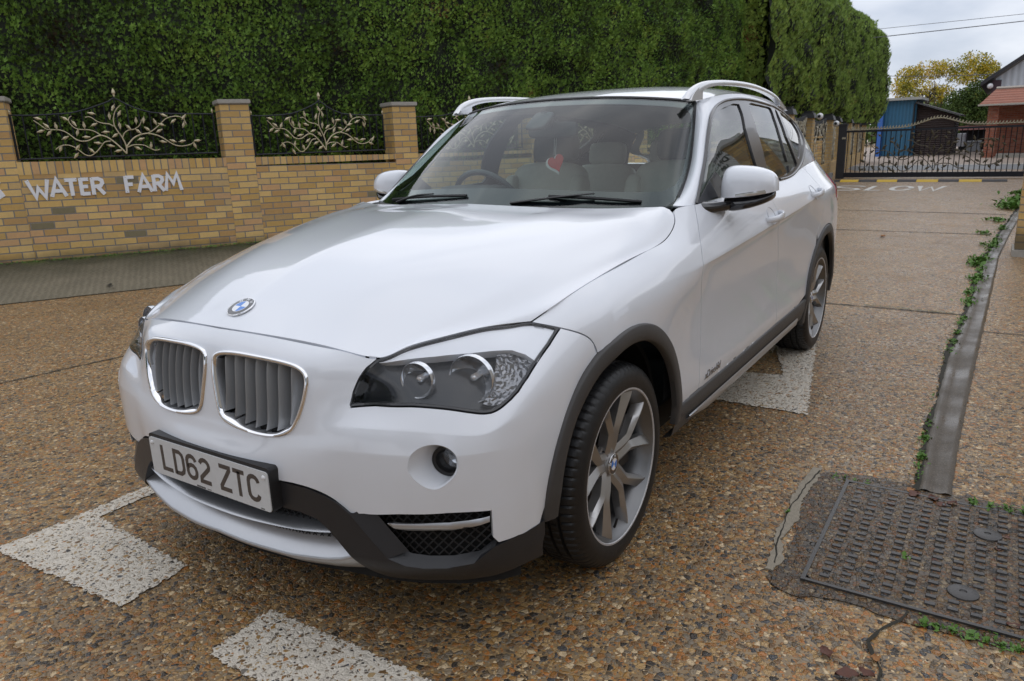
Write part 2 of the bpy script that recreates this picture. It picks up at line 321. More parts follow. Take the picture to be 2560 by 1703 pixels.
TRIMS = {
 'low': [[2.104,6.796],[2.483,6.765],[2.891,6.783],[3.242,6.831],[3.549,6.89],[3.829,6.964],[4.11,7.065],[4.519,7.225],[5.03,7.083],[6.185,7.002],[7.529,6.963],[9.041,7.008],[9.018,7.866],[9.236,8.077],[10.167,8.019],[12.242,8.147]],
 'hl': [[4.935,0.168],[4.743,0.504],[4.57,1.06],[4.409,1.651],[4.364,2.115],[4.414,2.213],[5.237,2.038],[6.405,1.999],[7.408,2.06],[7.923,2.091],[8.457,2.087],[8.742,2.083],[9.047,2.094],[9.411,2.111],[9.768,2.095],[10.05,2.003],[10.334,1.652],[10.543,1.203],[10.8,0.657],[11.031,0.014]],
 'kid': [[0.103,1.479],[0.111,1.242],[0.195,1.063],[0.446,0.955],[0.86,0.901],[1.207,0.893],[1.53,0.898],[1.842,0.902],[2.189,0.916],[2.453,0.945],[2.71,1.058],[2.869,1.239],[2.916,1.484],[2.88,1.797],[2.779,2.225],[2.598,2.778],[2.397,3.368],[2.177,3.858],[1.895,4.084],[1.444,4.078],[0.916,3.841],[0.552,3.393],[0.342,2.96],[0.249,2.462],[0.168,1.981],[0.116,1.701]],
 'fog': [[6.525,5.386],[6.593,5.043],[6.7,4.627],[6.909,4.235],[7.222,4.0],[7.557,4.121],[7.827,4.634],[7.964,5.181],[7.951,5.531],[7.785,5.777],[7.566,5.994],[7.392,6.117],[7.192,6.162],[6.906,6.04],[6.689,5.8],[6.559,5.596]],
 'hlshape1': [[5.968,0.464],[5.953,0.882],[6.09,1.301],[6.303,1.547],[6.542,1.618],[6.763,1.563],[6.861,1.324],[6.832,1.058],[6.715,0.758],[6.587,0.615]],
 'hlshape2': [[7.378,0.683],[7.345,1.058],[7.293,1.324],[7.52,1.538],[7.849,1.679],[8.075,1.698],[8.349,1.638],[8.621,1.474],[8.711,1.222],[8.546,0.9],[8.273,0.694]],
 'hlshape3': [[8.769,0.729],[9.289,0.756],[9.795,0.862],[10.223,1.034],[10.55,1.221],[10.27,1.747],[9.738,1.989],[9.252,1.915],[8.545,1.794],[8.795,1.418],[8.837,1.09]],
 'hltopwhite': [[4.938,0.18],[5.962,0.419],[6.896,0.565],[7.818,0.644],[8.618,0.695],[9.399,0.766],[10.01,0.929],[10.572,1.222],[10.995,0.024],[10.394,0.006],[9.951,0.032],[8.42,0.064],[7.406,0.091],[6.57,0.09],[5.694,0.077]],
 'shut': [[8.005,-0.007],[8.004,0.204],[7.972,1.041],[7.997,1.988],[8.016,2.729],[8.063,3.346],[7.972,3.951],[7.73,4.475],[7.862,4.929],[7.973,5.169],[7.955,5.408],[7.846,5.727],[7.773,6.094],[7.975,6.549],[8.3,7.192]],
 'shutS': [[-0.001,0.006],[0.078,0.008],[0.371,-0.015],[0.724,0.014],[1.154,0.037],[1.772,0.01],[2.442,-0.014],[3.042,-0.023],[3.757,-0.018],[4.105,0.015],[4.386,0.004],[4.704,-0.042],[5.023,-0.073],[5.385,-0.058],[5.514,-0.22]],
 'fdoor': [[6.885,-0.031],[6.658,0.354],[6.276,0.781],[5.553,1.298],[5.025,2.078],[5.045,1.952],[5.186,2.92],[5.536,3.716],[5.719,4.492],[5.641,5.229],[5.427,5.999],[5.337,7.08]],
 'rdoor': [[9.09,1.29],[9.003,2.47],[9.237,3.515],[9.326,3.987],[9.257,3.644],[9.349,4.109]],
 'wtrim': [[1.109,0.098],[1.029,1.093],[1.036,1.567],[1.076,2.054],[1.124,2.818],[1.165,3.367],[1.284,3.82],[1.508,4.111],[1.895,4.377],[2.376,4.533],[2.849,4.598],[3.332,4.62],[3.711,4.608],[4.154,4.56],[4.569,4.494],[5.063,4.435],[5.44,4.396],[6.068,4.322],[7.757,4.983],[7.173,3.707],[7.157,2.946],[7.075,2.192],[6.86,1.62],[6.392,0.983],[5.858,0.413],[5.315,0.11],[4.732,-0.068],[4.155,-0.125]],
 'g1': [[1.229,0.169],[1.157,1.039],[1.142,1.954],[1.205,2.498],[1.297,3.172],[1.436,3.612],[1.693,3.902],[2.098,4.107],[2.583,4.213],[3.281,4.281],[3.123,2.886],[3.148,1.773],[3.249,0.908],[3.351,-0.049]],
 'g2': [[3.801,4.307],[4.183,4.317],[4.654,4.26],[4.985,4.187],[4.871,3.533],[4.733,2.409],[4.688,1.398],[4.719,0.205],[4.185,0.108],[3.728,0.139],[3.652,0.758],[3.633,2.177],[3.666,3.284]],
 'g3': [[5.195,4.018],[5.379,4.034],[5.136,2.286],[5.348,0.506],[5.104,0.385],[4.76,0.24],[4.735,1.388],[4.792,2.452]],
 'g4': [[5.665,4.159],[6.28,4.224],[6.78,3.934],[6.899,3.326],[6.851,2.642],[6.496,1.88],[6.074,1.294],[5.542,0.722],[5.339,2.271]],
 'handleF': [[8.464,1.651],[8.595,1.485],[8.921,1.425],[9.199,1.437],[9.185,1.599],[8.87,1.71],[8.598,1.826]],
 'handleR': [[11.019,1.154],[11.418,1.063],[12.306,1.115],[12.267,1.234],[11.432,1.335],[11.03,1.291]],
 'hfc': [[8.778,1.338],[9.091,1.44]],
 'badge': [[0.013,1.015]],
 'script': [[5.866,6.884],[7.108,6.833]],
 'washer': [[-0.3,5.24]],
}
# ---------------------------------------------------------------- trimmed panels cut from the smooth surfaces
def area2(p): return np.sum(p[:, 0]*np.roll(p[:, 1], -1)-np.roll(p[:, 0], -1)*p[:, 1])
def offset_uv(S, P, d, lock=lambda p: False):
    """move a closed uv polygon inwards by d metres measured on the surface"""
    P = np.array(P, float); n = len(P); X = S.ev(P[:, 0], P[:, 1]); e = 1e-3
    Ju = (S.ev(P[:, 0]+e, P[:, 1])-X)/e; Jv = (S.ev(P[:, 0], P[:, 1]+e)-X)/e
    s = 1 if area2(P) > 0 else -1
    out = P.copy()
    for i in range(n):
        if lock(P[i]): continue
        acc = np.zeros(3)
        J = np.stack([Ju[i], Jv[i]], 1); pin = np.linalg.pinv(J); nn = np.cross(Ju[i], Jv[i]); nn /= np.linalg.norm(nn)+1e-12
        ds = []
        for a, b in ((P[i-1], P[i]), (P[i], P[(i+1) % n])):
            t = J@(b-a); L_ = np.linalg.norm(t)
            if L_ < 1e-9: continue
            ds.append(s*np.cross(nn, t/L_))
        if not ds: continue
        m = sum(ds)/len(ds); q = m@m
        m = m/max(q, .3)
        out[i] = P[i]+pin@m*d
    return out
def cdt_uv(S, outer, holes=(), k=(5, 5), rs=.012):
    """-> uv points and triangles of the trimmed region"""
    loops = [resample(outer, rs, True, S)]+[resample(h, rs, True, S) for h in holes]
    pts = []; edges = []
    for lp in loops:
        b = len(pts); n = len(lp); pts += [tuple(p) for p in lp]; edges += [(b+i, b+(i+1) % n) for i in range(n)]
    lo = loops[0].min(0); hi = loops[0].max(0)
    gu = np.arange(math.floor(lo[0]*k[0]), math.ceil(hi[0]*k[0])+1)/k[0]; gv = np.arange(math.floor(lo[1]*k[1]), math.ceil(hi[1]*k[1])+1)/k[1]
    G = np.stack(np.meshgrid(gu, gv, indexing='ij'), -1).reshape(-1, 2)
    ok = pip(G, loops[0])
    for h in loops[1:]: ok &= ~pip(G, h)
    G = G[ok]; sc = np.array(k, float)
    for lp in loops:          # keep clear of the boundary
        for c in range(0, len(lp), 64):
            q = lp[c:c+64]
            if len(G): G = G[np.min(np.linalg.norm((G[:, None]-q[None])*sc, axis=2), axis=1) > .33]
    # stretch so that both directions weigh alike
    allp = [Vector((p[0]*sc[0], p[1]*sc[1])) for p in pts]+[Vector((p[0]*sc[0], p[1]*sc[1])) for p in G]
    v, e_, f, *_r = delaunay_2d_cdt(allp, edges, [], 0, 1e-6)
    uv = np.array([(p.x/sc[0], p.y/sc[1]) for p in v]); f = np.array([t for t in f if len(t) == 3])
    c = uv[f].mean(1); ok = pip(c, loops[0])
    for h in loops[1:]: ok &= ~pip(c, h)
    return uv, f[ok]
def panel(name, S, outer, mat, parent, holes=(), gap=.002, k=(5, 5), mirror='both', flange=.012, lift=0, lock=None, rs=.012, flip=False):
    """mirror: 'both' = one object across the centre line, 'pair' = two objects, 'left' / 'right' = one side"""
    lk = lock or (lambda p: False)
    if gap: outer = offset_uv(S, outer, gap, lk); holes = [offset_uv(S, h, -gap) for h in holes]
    uv, F = cdt_uv(S, outer, holes, k, rs)
    X = S.ev(uv[:, 0], uv[:, 1]); Nn = S.nrm(uv[:, 0], uv[:, 1])
    if flip: Nn = -Nn
    # outward test: normals should point away from the car's core
    core = np.array((-1.3, 0, .62)); w = X-core
    if np.mean(np.sum(w*Nn, 1)) < 0: Nn = -Nn
    if mirror == 'both': Nn[np.abs(X[:, 1]) < 1e-4, 1] = 0; Nn /= np.linalg.norm(Nn, axis=1)[:, None]
    X = X+Nn*lift
    # winding
    fn = np.cross(X[F[:, 1]]-X[F[:, 0]], X[F[:, 2]]-X[F[:, 0]]); bad = np.sum(fn*Nn[F[:, 0]], 1) < 0; F[bad] = F[bad][:, ::-1]
    V = [tuple(x) for x in X]; FF = [tuple(f) for f in F]; LN = [Nn[i] for f in F for i in f]
    if flange:
        E = {}
        for f in F:
            for a, b in ((f[0], f[1]), (f[1], f[2]), (f[2], f[0])): E[(a, b)] = 1
        be = [(a, b) for (a, b) in E if (b, a) not in E and not (mirror == 'both' and abs(X[a, 1]) < 1e-4 and abs(X[b, 1]) < 1e-4)]
        nv = {}
        def low(i):
            if i not in nv: nv[i] = len(V); V.append(tuple(X[i]-Nn[i]*flange))
            return nv[i]
        for a, b in be:
            la, lb = low(a), low(b); FF.append((b, a, la, lb))
            g = np.cross(X[a]-X[b], -Nn[a]); g /= np.linalg.norm(g)+1e-12
            LN += [g]*4
    V = np.array(V); LN = np.array(LN)
    def mir(V, FF, LN):
        V2 = V*[1, -1, 1]; F2 = [f[::-1] for f in FF]; L2 = []; c = 0
        for f in FF: L2 += list((LN[c:c+len(f)]*[1, -1, 1])[::-1]); c += len(f)
        return V2, F2, np.array(L2)
    V2, F2, L2 = mir(V, FF, LN)
    if mirror == 'both':
        k0 = len(V); FF = FF+[tuple(i+k0 for i in f) for f in F2]
        return mesh_obj(name, np.vstack([V, V2]), FF, mat, parent, LN=np.vstack([LN, L2]))
    out = []
    if mirror in ('pair', 'left'): out.append(mesh_obj(name, V, FF, mat, parent, LN=LN))
    if mirror in ('pair', 'right'): out.append(mesh_obj(name, V2, F2, mat, parent, LN=L2))
    return out
def strip(S, line, w, lift=.001, closed=False):
    """ribbon of width w along a uv line on a surface -> V, F"""
    P = np.array(line, float); X = S.ev(P[:, 0], P[:, 1]); Nn = S.nrm(P[:, 0], P[:, 1])
    if np.mean(np.sum((X-np.array((-1.3, 0, .62)))*Nn, 1)) < 0: Nn = -Nn
    T = np.gradient(X, axis=0) if not closed else np.roll(X, -1, 0)-np.roll(X, 1, 0)
    B = np.cross(T, Nn); B /= np.linalg.norm(B, axis=1)[:, None]+1e-12
    return X, Nn, B
def rail(S, line, prof, closed=False, core=(-1.3, 0, .62)):
    """sweep a cross-section [(across, height)...] along a uv line on a surface"""
    P = np.array(line, float); X = S.ev(P[:, 0], P[:, 1]); Nn = S.nrm(P[:, 0], P[:, 1])
    if np.mean(np.sum((X-np.array(core))*Nn, 1)) < 0: Nn = -Nn
    T = np.gradient(X, axis=0) if not closed else np.roll(X, -1, 0)-np.roll(X, 1, 0)
    B = np.cross(T, Nn); B /= np.linalg.norm(B, axis=1)[:, None]+1e-12
    m = len(prof); n = len(P); V = [X[i]+B[i]*a+Nn[i]*h for i in range(n) for a, h in prof]
    F = [(i*m+j, i*m+(j+1), ((i+1) % n)*m+j+1, ((i+1) % n)*m+j) for i in range(n if closed else n-1) for j in range(m-1)]
    return np.array(V), F
def both(V, F): return np.vstack([V, np.array(V)*[1, -1, 1]]), list(F)+[tuple(i+len(V) for i in f[::-1]) for f in F]
def mirV(V): return np.array(V, float)*[1, -1, 1]
def inv(S, pts, ax=(0, 2)):
    """uv of surface points that have given (x, z) (or other two) coordinates"""
    U, Vv = np.meshgrid(np.linspace(0, S.nu-1, 90), np.linspace(0, S.nv-1, 60), indexing='ij'); U = U.ravel(); Vv = Vv.ravel(); Q = S.ev(U, Vv)[:, ax]
    out = []
    for p in pts:
        k = np.argmin(np.sum((Q-np.array(p))**2, 1)); x = np.array([U[k], Vv[k]])
        for _ in range(25):
            q = S.ev(x[:1], x[1:])[0][list(ax)]; e = 1e-4
            J = np.stack([(S.ev(x[:1]+e, x[1:])[0][list(ax)]-q)/e, (S.ev(x[:1], x[1:]+e)[0][list(ax)]-q)/e], 1)
            s_ = np.linalg.lstsq(J, np.array(p)-q, rcond=None)[0]; x = x+np.clip(s_, -.4, .4); x = np.clip(x, [-.4, -.4], [S.nu-.6, S.nv-.6])
            if np.abs(s_).max() < 1e-5: break
        out.append(x)
    return np.array(out)
# ================================================================ the car
PAINT = pmat('pearl_white_paint', (.74, .765, .81), rough=.32, coat=1, coat_rough=.015, spec=.5)
def _paint():
    t = PAINT.node_tree; b = t.nodes['Principled BSDF']
    tc = t.nodes.new('ShaderNodeTexCoord'); n = t.nodes.new('ShaderNodeTexNoise'); n.inputs['Scale'].default_value = 3.5; n.inputs['Detail'].default_value = 6
    r = t.nodes.new('ShaderNodeMapRange'); r.inputs[1].default_value = .35; r.inputs[2].default_value = .75; r.inputs[3].default_value = .012; r.inputs[4].default_value = .07
    t.links.new(tc.outputs['Object'], n.inputs['Vector']); t.links.new(n.outputs['Fac'], r.inputs[0]); t.links.new(r.outputs[0], b.inputs['Coat Roughness'])
    # orange peel, far below a millimetre
    v = t.nodes.new('ShaderNodeTexNoise'); v.inputs['Scale'].default_value = 90; v.inputs['Detail'].default_value = 2
    bp = t.nodes.new('ShaderNodeBump'); bp.inputs['Strength'].default_value = .05; bp.inputs['Distance'].default_value = .0006
    t.links.new(tc.outputs['Object'], v.inputs['Vector']); t.links.new(v.outputs['Fac'], bp.inputs['Height']); t.links.new(bp.outputs[0], b.inputs['Coat Normal'])
    # colour turns slightly warmer and darker low down on the sills and bumper
    s = t.nodes.new('ShaderNodeSeparateXYZ'); m = t.nodes.new('ShaderNodeMapRange'); m.inputs[1].default_value = .75; m.inputs[2].default_value = .3; m.inputs[3].default_value = 0; m.inputs[4].default_value = .35
    n2 = t.nodes.new('ShaderNodeTexNoise'); n2.inputs['Scale'].default_value = 14; n2.inputs['Detail'].default_value = 8
    mm = t.nodes.new('ShaderNodeMath'); mm.operation = 'MULTIPLY'; mx = t.nodes.new('ShaderNodeMix'); mx.data_type = 'RGBA'
    mx.inputs[6].default_value = (.74, .765, .81, 1); mx.inputs[7].default_value = (.60, .575, .54, 1)
    t.links.new(tc.outputs['Object'], s.inputs[0]); t.links.new(s.outputs['Z'], m.inputs[0]); t.links.new(tc.outputs['Object'], n2.inputs['Vector'])
    t.links.new(m.outputs[0], mm.inputs[0]); t.links.new(n2.outputs['Fac'], mm.inputs[1]); t.links.new(mm.outputs[0], mx.inputs[0]); t.links.new(mx.outputs[2], b.inputs['Base Color'])
_paint()
CLAD = pmat('charcoal_plastic_cladding', (.052, .049, .047), rough=.48, noise=.15, nscale=60, bump=.25, bscale=900)
BLK = pmat('black_plastic', (.012, .012, .013), rough=.5, noise=.2, nscale=40)
VOID = pmat('dark_liner', (.006, .006, .006), rough=.9, noise=.2, nscale=20)
GLOSSB = pmat('black_gloss_trim', (.012, .012, .014), rough=.12, coat=.6)
TRIMG = pmat('dark_satin_window_trim', (.06, .058, .06), rough=.28, coat=.3)
CHROME = pmat('chrome', (.86, .86, .87), rough=.06, metal=1)
SATIN = pmat('satin_silver', (.50, .51, .53), rough=.34, metal=.75, noise=.05, nscale=80)
SLAT = pmat('grey_satin_slat', (.34, .35, .36), rough=.38, metal=.35)
RUB = pmat('tyre_rubber', (.008, .008, .0085), rough=.45, noise=.4, nscale=25, bump=.3, bscale=300)
WSG = glass('windscreen_glass', (.74, .84, .81), f0=.0)
SIDEG = glass('side_glass', (.52, .60, .58), f0=1.0)
LENS = glass('clear_lens', (.93, .94, .95), f0=-.25)
REFL = pmat('reflector_chrome', (.82, .84, .87), rough=.16, metal=.8)
CAR = empty('parked_car'); tag(CAR, 'white five-door compact SUV with dark arch trims parked on the pebbly drive', 'car')
CARP = lambda n: None
def relax(P, n):
    P = np.array(P)
    for _ in range(n): P = P*.5+.25*(np.roll(P, 1, 0)+np.roll(P, -1, 0))
    return P
# ---- bonnet
HOL = [(0, 0)]+[(u, 0) for u in np.arange(.5, 8.01, .5)]+[(8, v) for v in np.arange(.25, 7.01, .25)]+[(u, 7) for u in np.arange(7.5, -.01, -.5)]
lock0 = lambda p: p[0] < 1e-6
def locked(S, o, d):  # offset while keeping the centre line where it is
    q = offset_uv(S, o, d); o = np.array(o)
    m = o[:, 0] < 1e-6; q[m, 0] = 0; return q
def mkpanel(name, S, o, mat, parent=CAR, **kw):
    g = kw.pop('gap', .0018); o = np.array(o, float)
    if g: o = locked(S, o, g)
    return panel(name, S, o, mat, parent, gap=0, **kw)
bonnet = mkpanel('bonnet', HO, HOL, PAINT, k=(6, 12), gap=.0030)
# ---- front bumper and nose in one skin, with the lamp, kidney and fog openings cut out
D = TRIMS
low = [(0, 7.0)]+D['low']
arch = [(13, v) for v in (7.6, 7, 6, 5, 4, 3, 2, 1, 0)]
hl = D['hl']
hl_in = hl[:]           # from the bonnet corner down, along the bottom, up to the wing
hl_in[0] = [5.0, 0]; hl_in[-1] = [11.0, 0]
outer = [(0, 0), (1, 0), (2, 0), (3, 0), (4, 0), (4.6, 0)]+hl_in+[(11.4, 0), (12, 0), (12.5, 0)]+arch[::-1]+low[::-1]
kid = relax(spl(D['kid'], 4), 8); fog = relax(spl(D['fog'], 4), 8)
bumper = mkpanel('front_bumper', FA, outer, PAINT, holes=[kid, fog], k=(8, 9), rs=.010, gap=.0024)
def ring(S, loop, prof, mat, name, parent, mirror='both', rs=.008):
    loop = resample(loop, rs, True, S); rows = []
    for inset, h in prof:
        P = offset_uv(S, loop, inset) if inset else loop
        X = S.ev(P[:, 0], P[:, 1]); Nn = S.nrm(P[:, 0], P[:, 1])
        if np.mean(np.sum((X-np.array((-1.3, 0, .62)))*Nn, 1)) < 0: Nn = -Nn
        rows.append(X+Nn*h)
    n = len(loop); V = np.vstack(rows); F = [(r*n+i, r*n+(i+1) % n, (r+1)*n+(i+1) % n, (r+1)*n+i) for r in range(len(rows)-1) for i in range(n)]
    out = []
    for sgn in ((1, -1) if mirror in ('both', 'pair') else (1,)):
        m = MB(); m.add(V*[1, sgn, 1], F); out.append(m)
    if mirror == 'both':
        out[0].add(out[1].V, out[1].F); out = out[:1]
    return [m.obj(name, mat, parent, sharp=50) for m in out]
kr = []
def yu(y): return np.interp(y, [0, .12, .25, .36, .43, .5], [0, 1, 2, 3, 4, 5])
for sgn in (1, -1):
    g = empty('kidney_grille', parent=CAR); tag(g); del_ = 0
    g.name = 'kidney_grille'
    kl = resample(kid, .008, True, FA)
    rows = []
    for inset, h in [(-.0015, -.004), (.0, .003), (.0035, .0065), (.008, .0055), (.011, .001), (.0125, -.006), (.015, -.03), (.016, -.055)]:
        P = offset_uv(FA, kl, inset); X = FA.ev(P[:, 0], P[:, 1]); Nn = -FA.nrm(P[:, 0], P[:, 1])
        if np.mean(Nn[:, 0]) < 0: Nn = -Nn
        rows.append((X+Nn*h)*[1, sgn, 1])
    n = len(kl); m = MB(); m.add(np.vstack(rows), [(r*n+i, r*n+(i+1) % n, (r+1)*n+(i+1) % n, (r+1)*n+i) for r in range(len(rows)-1) for i in range(n)])
    m.obj('chrome_surround', CHROME, g, sharp=60)
    m = MB(); m.add(rows[-1], [tuple(range(n))]); m.obj('grille_backing', VOID, g)
    inner = offset_uv(FA, kl, .0135)
    for y in np.linspace(.055, .325, 8)[0:8]:
        u = float(yu(y)); vs = np.linspace(.2, 5.5, 160); ok = pip(np.stack([np.full(160, u), vs], 1), inner)
        if ok.sum() < 8: continue
        vs = np.linspace(vs[ok].min()+.01, vs[ok].max()-.01, 14)
        X = FA.ev(np.full(14, u), vs); V = []; 
        bow = np.sin(np.linspace(0, 1, 14)*math.pi)*.006
        for dx, dy in ((-.009, -.0016), (-.0065, 0), (-.009, .0016), (-.052, .006), (-.052, .002)):
            V.append((X+np.stack([dx+bow*0, dy+bow, 0*bow], 1))*[1, sgn, 1])
        V = np.stack(V, 1).reshape(-1, 3)
        F = [(i*5+j, i*5+(j+1) % 5, (i+1)*5+(j+1) % 5, (i+1)*5+j) for i in range(13) for j in range(5)]
        m = MB(); m.add(V, F); m.obj('slat', SLAT, g, sharp=40)
# ---- headlights
def uvx(S, P, h=0):
    P = np.atleast_2d(np.array(P, float)); X = S.ev(P[:, 0], P[:, 1]); Nn = S.nrm(P[:, 0], P[:, 1])
    if np.mean(np.sum((X-np.array((-1.3, 0, .62)))*Nn, 1)) < 0: Nn = -Nn
    return X+Nn*h
hlo = np.array([[5.0, 0]]+hl_in[1:-1]+[[11.0, 0]]+[[u, 0.0] for u in np.arange(10.5, 5.2, -.5)])
def loft(loops, sgn, name, mat, parent, closed=True, sharp=40, fill=False):
    n = len(loops[0]); m = MB(); V = np.vstack(loops)*[1, sgn, 1]
    F = [(r*n+i, r*n+(i+1) % n, (r+1)*n+(i+1) % n, (r+1)*n+i) for r in range(len(loops)-1) for i in range(n)]
    if fill: F.append(tuple((len(loops)-1)*n+i for i in range(n)))
    m.add(V, F); return m.obj(name, mat, parent, sharp=sharp)
HLBLK = pmat('headlight_housing', (.014, .015, .018), rough=.25, coat=.3); HLSKY = pmat('headlight_silver', (.88, .89, .92), rough=.35, metal=.15, coat=.4)
def indic_mat():
    m = pmat('faceted_reflector', (.30, .30, .31), rough=.18, metal=.9); t = m.node_tree; b = t.nodes['Principled BSDF']
    tc = t.nodes.new('ShaderNodeTexCoord'); v = t.nodes.new('ShaderNodeTexVoronoi'); v.inputs['Scale'].default_value = 75; v.distance = 'CHEBYCHEV'
    bp = t.nodes.new('ShaderNodeBump'); bp.inputs['Strength'].default_value = .9; bp.inputs['Distance'].default_value = .01
    t.links.new(tc.outputs['Object'], v.inputs['Vector']); t.links.new(v.outputs['Distance'], bp.inputs['Height']); t.links.new(bp.outputs[0], b.inputs['Normal']); return m
FACET = indic_mat(); RINGM = pmat('lamp_ring_silver', (.72, .74, .77), rough=.15, metal=.85)
def onepanel(name, S, poly, mat, parent, sgn, **kw):
    return panel(name, S, poly, mat, parent, gap=0, mirror='left' if sgn > 0 else 'right', **kw)[0]
for sgn in (1, -1):
    h = empty('headlight', parent=CAR)
    lp = resample(offset_uv(FA, hlo, .0015), .010, True, FA)
    loft([uvx(FA, offset_uv(FA, lp, a), b) for a, b in ((0, -.001), (.001, .0015), (.006, .0012), (.008, -.002), (.010, -.045))], sgn, 'seal', GLOSSB, h)
    lens = onepanel('lens', FA, offset_uv(FA, hlo, .006), LENS, h, sgn, lift=.001, k=(6, 6), flange=0)
    onepanel('housing', FA, offset_uv(FA, hlo, .004), HLBLK, h, sgn, lift=-.045, k=(6, 6), flange=0)
    tw = spl(D['hltopwhite'], 2)
    onepanel('silver_brow', FA, offset_uv(FA, np.array([p if p[1] > 0.03 else [p[0], .03] for p in D['hltopwhite']]), .002), HLSKY, h, sgn, lift=-.0045, k=(6, 6), flange=.03)  # the sky's reflection along the lens top is put into this white
    onepanel('indicator', FA, D['hlshape3'], FACET, h, sgn, lift=-.018, k=(6, 6), flange=.02)
    for key, r in (('hlshape1', .047), ('hlshape2', .063)):
        c = np.mean(uvx(FA, D[key], -.02), 0)*[1, sgn, 1]
        if key == 'hlshape2': c = c+np.array((-.004, 0, .004))
        ax = Vector((1, .12*sgn, -.0)).normalized(); q = ax.to_track_quat('X', 'Z').to_matrix()
        m = MB(); m.lathe([(r, -.012), (r, .002), (r-.0015, .004), (r-.0035, .002), (r-.0045, -.005)], 40, 'x'); V = np.array(m.V)@np.array(q).T+c; m.V = [tuple(v) for v in V]
        m.obj('lamp_ring', RINGM, h, sharp=50)
        m = MB(); pr = [(r-.0045, -.005), (r*.82, -.018), (r*.55, -.034), (r*.22, -.044), (.009, -.045), (.009, -.012), (.006, -.008), (0.0005, -.007)]
        m.lathe(pr, 18, 'x'); m.V = [tuple(v) for v in np.array(m.V)@np.array(q).T+c]
        m.obj('reflector', REFL, h, sharp=12)
# ---- fog lamps
for sgn in (1, -1):
    h = empty('fog_lamp', parent=CAR)
    lp = resample(fog, .008, True, FA); n = len(lp); X = uvx(FA, lp, 0); c = X.mean(0)
    lc = np.array((.632, .682, .548)); a0 = [math.atan2(p[2]-c[2], p[1]-c[1]) for p in X]
    circ = lambda r, x: np.array([(x+.30*-r*math.cos(a), lc[1]+r*math.cos(a), lc[2]+r*math.sin(a)) for a in a0])
    X0 = uvx(FA, offset_uv(FA, lp, -.001), -.003); X1 = uvx(FA, offset_uv(FA, lp, .003), -.006)
    rim = circ(.0405, .628)
    loft([X0, uvx(FA, lp, .0005), X1, X1*.5+rim*.5+np.array((.001, 0, 0)), rim, circ(.040, .60)], sgn, 'bowl', PAINT, h, sharp=60)
    loft([circ(.0400, .624), circ(.039, .631), circ(.031, .629), circ(.029, .615), circ(.0285, .600)], sgn, 'bezel', BLK, h)
    loft([circ(.0285, .600), circ(.024, .588), circ(.012, .578)], sgn, 'reflector', REFL, h, sharp=10, fill=True)
    loft([circ(.0287, .620), circ(.026, .624), circ(.015, .628), circ(.004, .629)], sgn, 'lens', LENS, h, fill=True)
# ---- lower front: plan curve of the bumper
_py = np.array([0, .1, .2, .3, .4, .5, .6, .7, .76, .80, .83, .85]); _px = np.array([.832, .829, .817, .800, .778, .755, .720, .665, .615, .560, .475, .38])
class Plan:
    nu, nv = 1, 1
    def __init__(s, off=lambda y, z: 0*y): s.off = off
    def ev(s, u, v):
        u = np.atleast_1d(np.asarray(u, float)); v = np.atleast_1d(np.asarray(v, float)); uu = np.abs(u)
        i = np.interp(uu, _py, np.arange(len(_py))); t = _basis(len(_py), np.clip(i, 0, len(_py)-1))@_px
        # reparametrise smoothly through the knots
        return np.stack([t+s.off(uu, v), u, v], 1)
    def nrm(s, u, v, e=1e-3):
        du = s.ev(u+e, v)-s.ev(u-e, v); dv = s.ev(u, v+e)-s.ev(u, v-e); n = np.cross(du, dv); return n/(np.linalg.norm(n, axis=1)[:, None]+1e-12)
PL = Plan(lambda y, z: .003-7.2*np.maximum(0, .30-z)**2-.012*np.exp(-(y/.27)**4))
val = [(0, .474), (.13, .474), (.257, .470), (.347, .465), (.40, .451), (.434, .436), (.468, .411), (.515, .355), (.560, .300), (.600, .281), (.64, .274), (.692, .275), (.745, .284), (.783, .322), (.805, .330), (.822, .331), (.8385, .338), (.8385, .30), (.832, .236),
       (.806, .236), (.77, .227), (.723, .219), (.66, .216), (.58, .214), (.528, .216), (.50, .247), (.459, .290), (.425, .330), (.401, .357), (.37, .382), (.32, .394), (.2, .398), (0, .400)]
vp = np.array(val)
LTRIM = pmat('black_bumper_plastic', (.020, .020, .022), rough=.36, noise=.15, nscale=60, bump=.25, bscale=900)
panel('lower_bumper_trim', PL, vp, LTRIM, CAR, gap=0, k=(90, 90), flange=.03, rs=.01)
# inner scoop beside the side grille
lip = [(.560, .300), (.600, .281), (.64, .274), (.692, .275), (.745, .284), (.783, .322)]
for sgn in (1, -1):
    m = MB()
    a = PL.ev([p[0] for p in lip], [p[1] for p in lip])*[1, sgn, 1]; b = a+np.array([(-.028, 0, .022)]*len(lip)); k = len(lip)
    m.add(np.vstack([a, b]), [(i, i+1, k+i+1, k+i) for i in range(k-1)])
    q = [(.468, .411), (.515, .355), (.560, .300)]; a = PL.ev([p[0] for p in q], [p[1] for p in q])*[1, sgn, 1]; b = a+np.array([(-.03, .045*sgn, .02)]*3)
    m.add(np.vstack([a, b]), [(0, 1, 4, 3), (1, 2, 5, 4)])
    m.obj('intake_scoop', LTRIM, CAR, sharp=70)
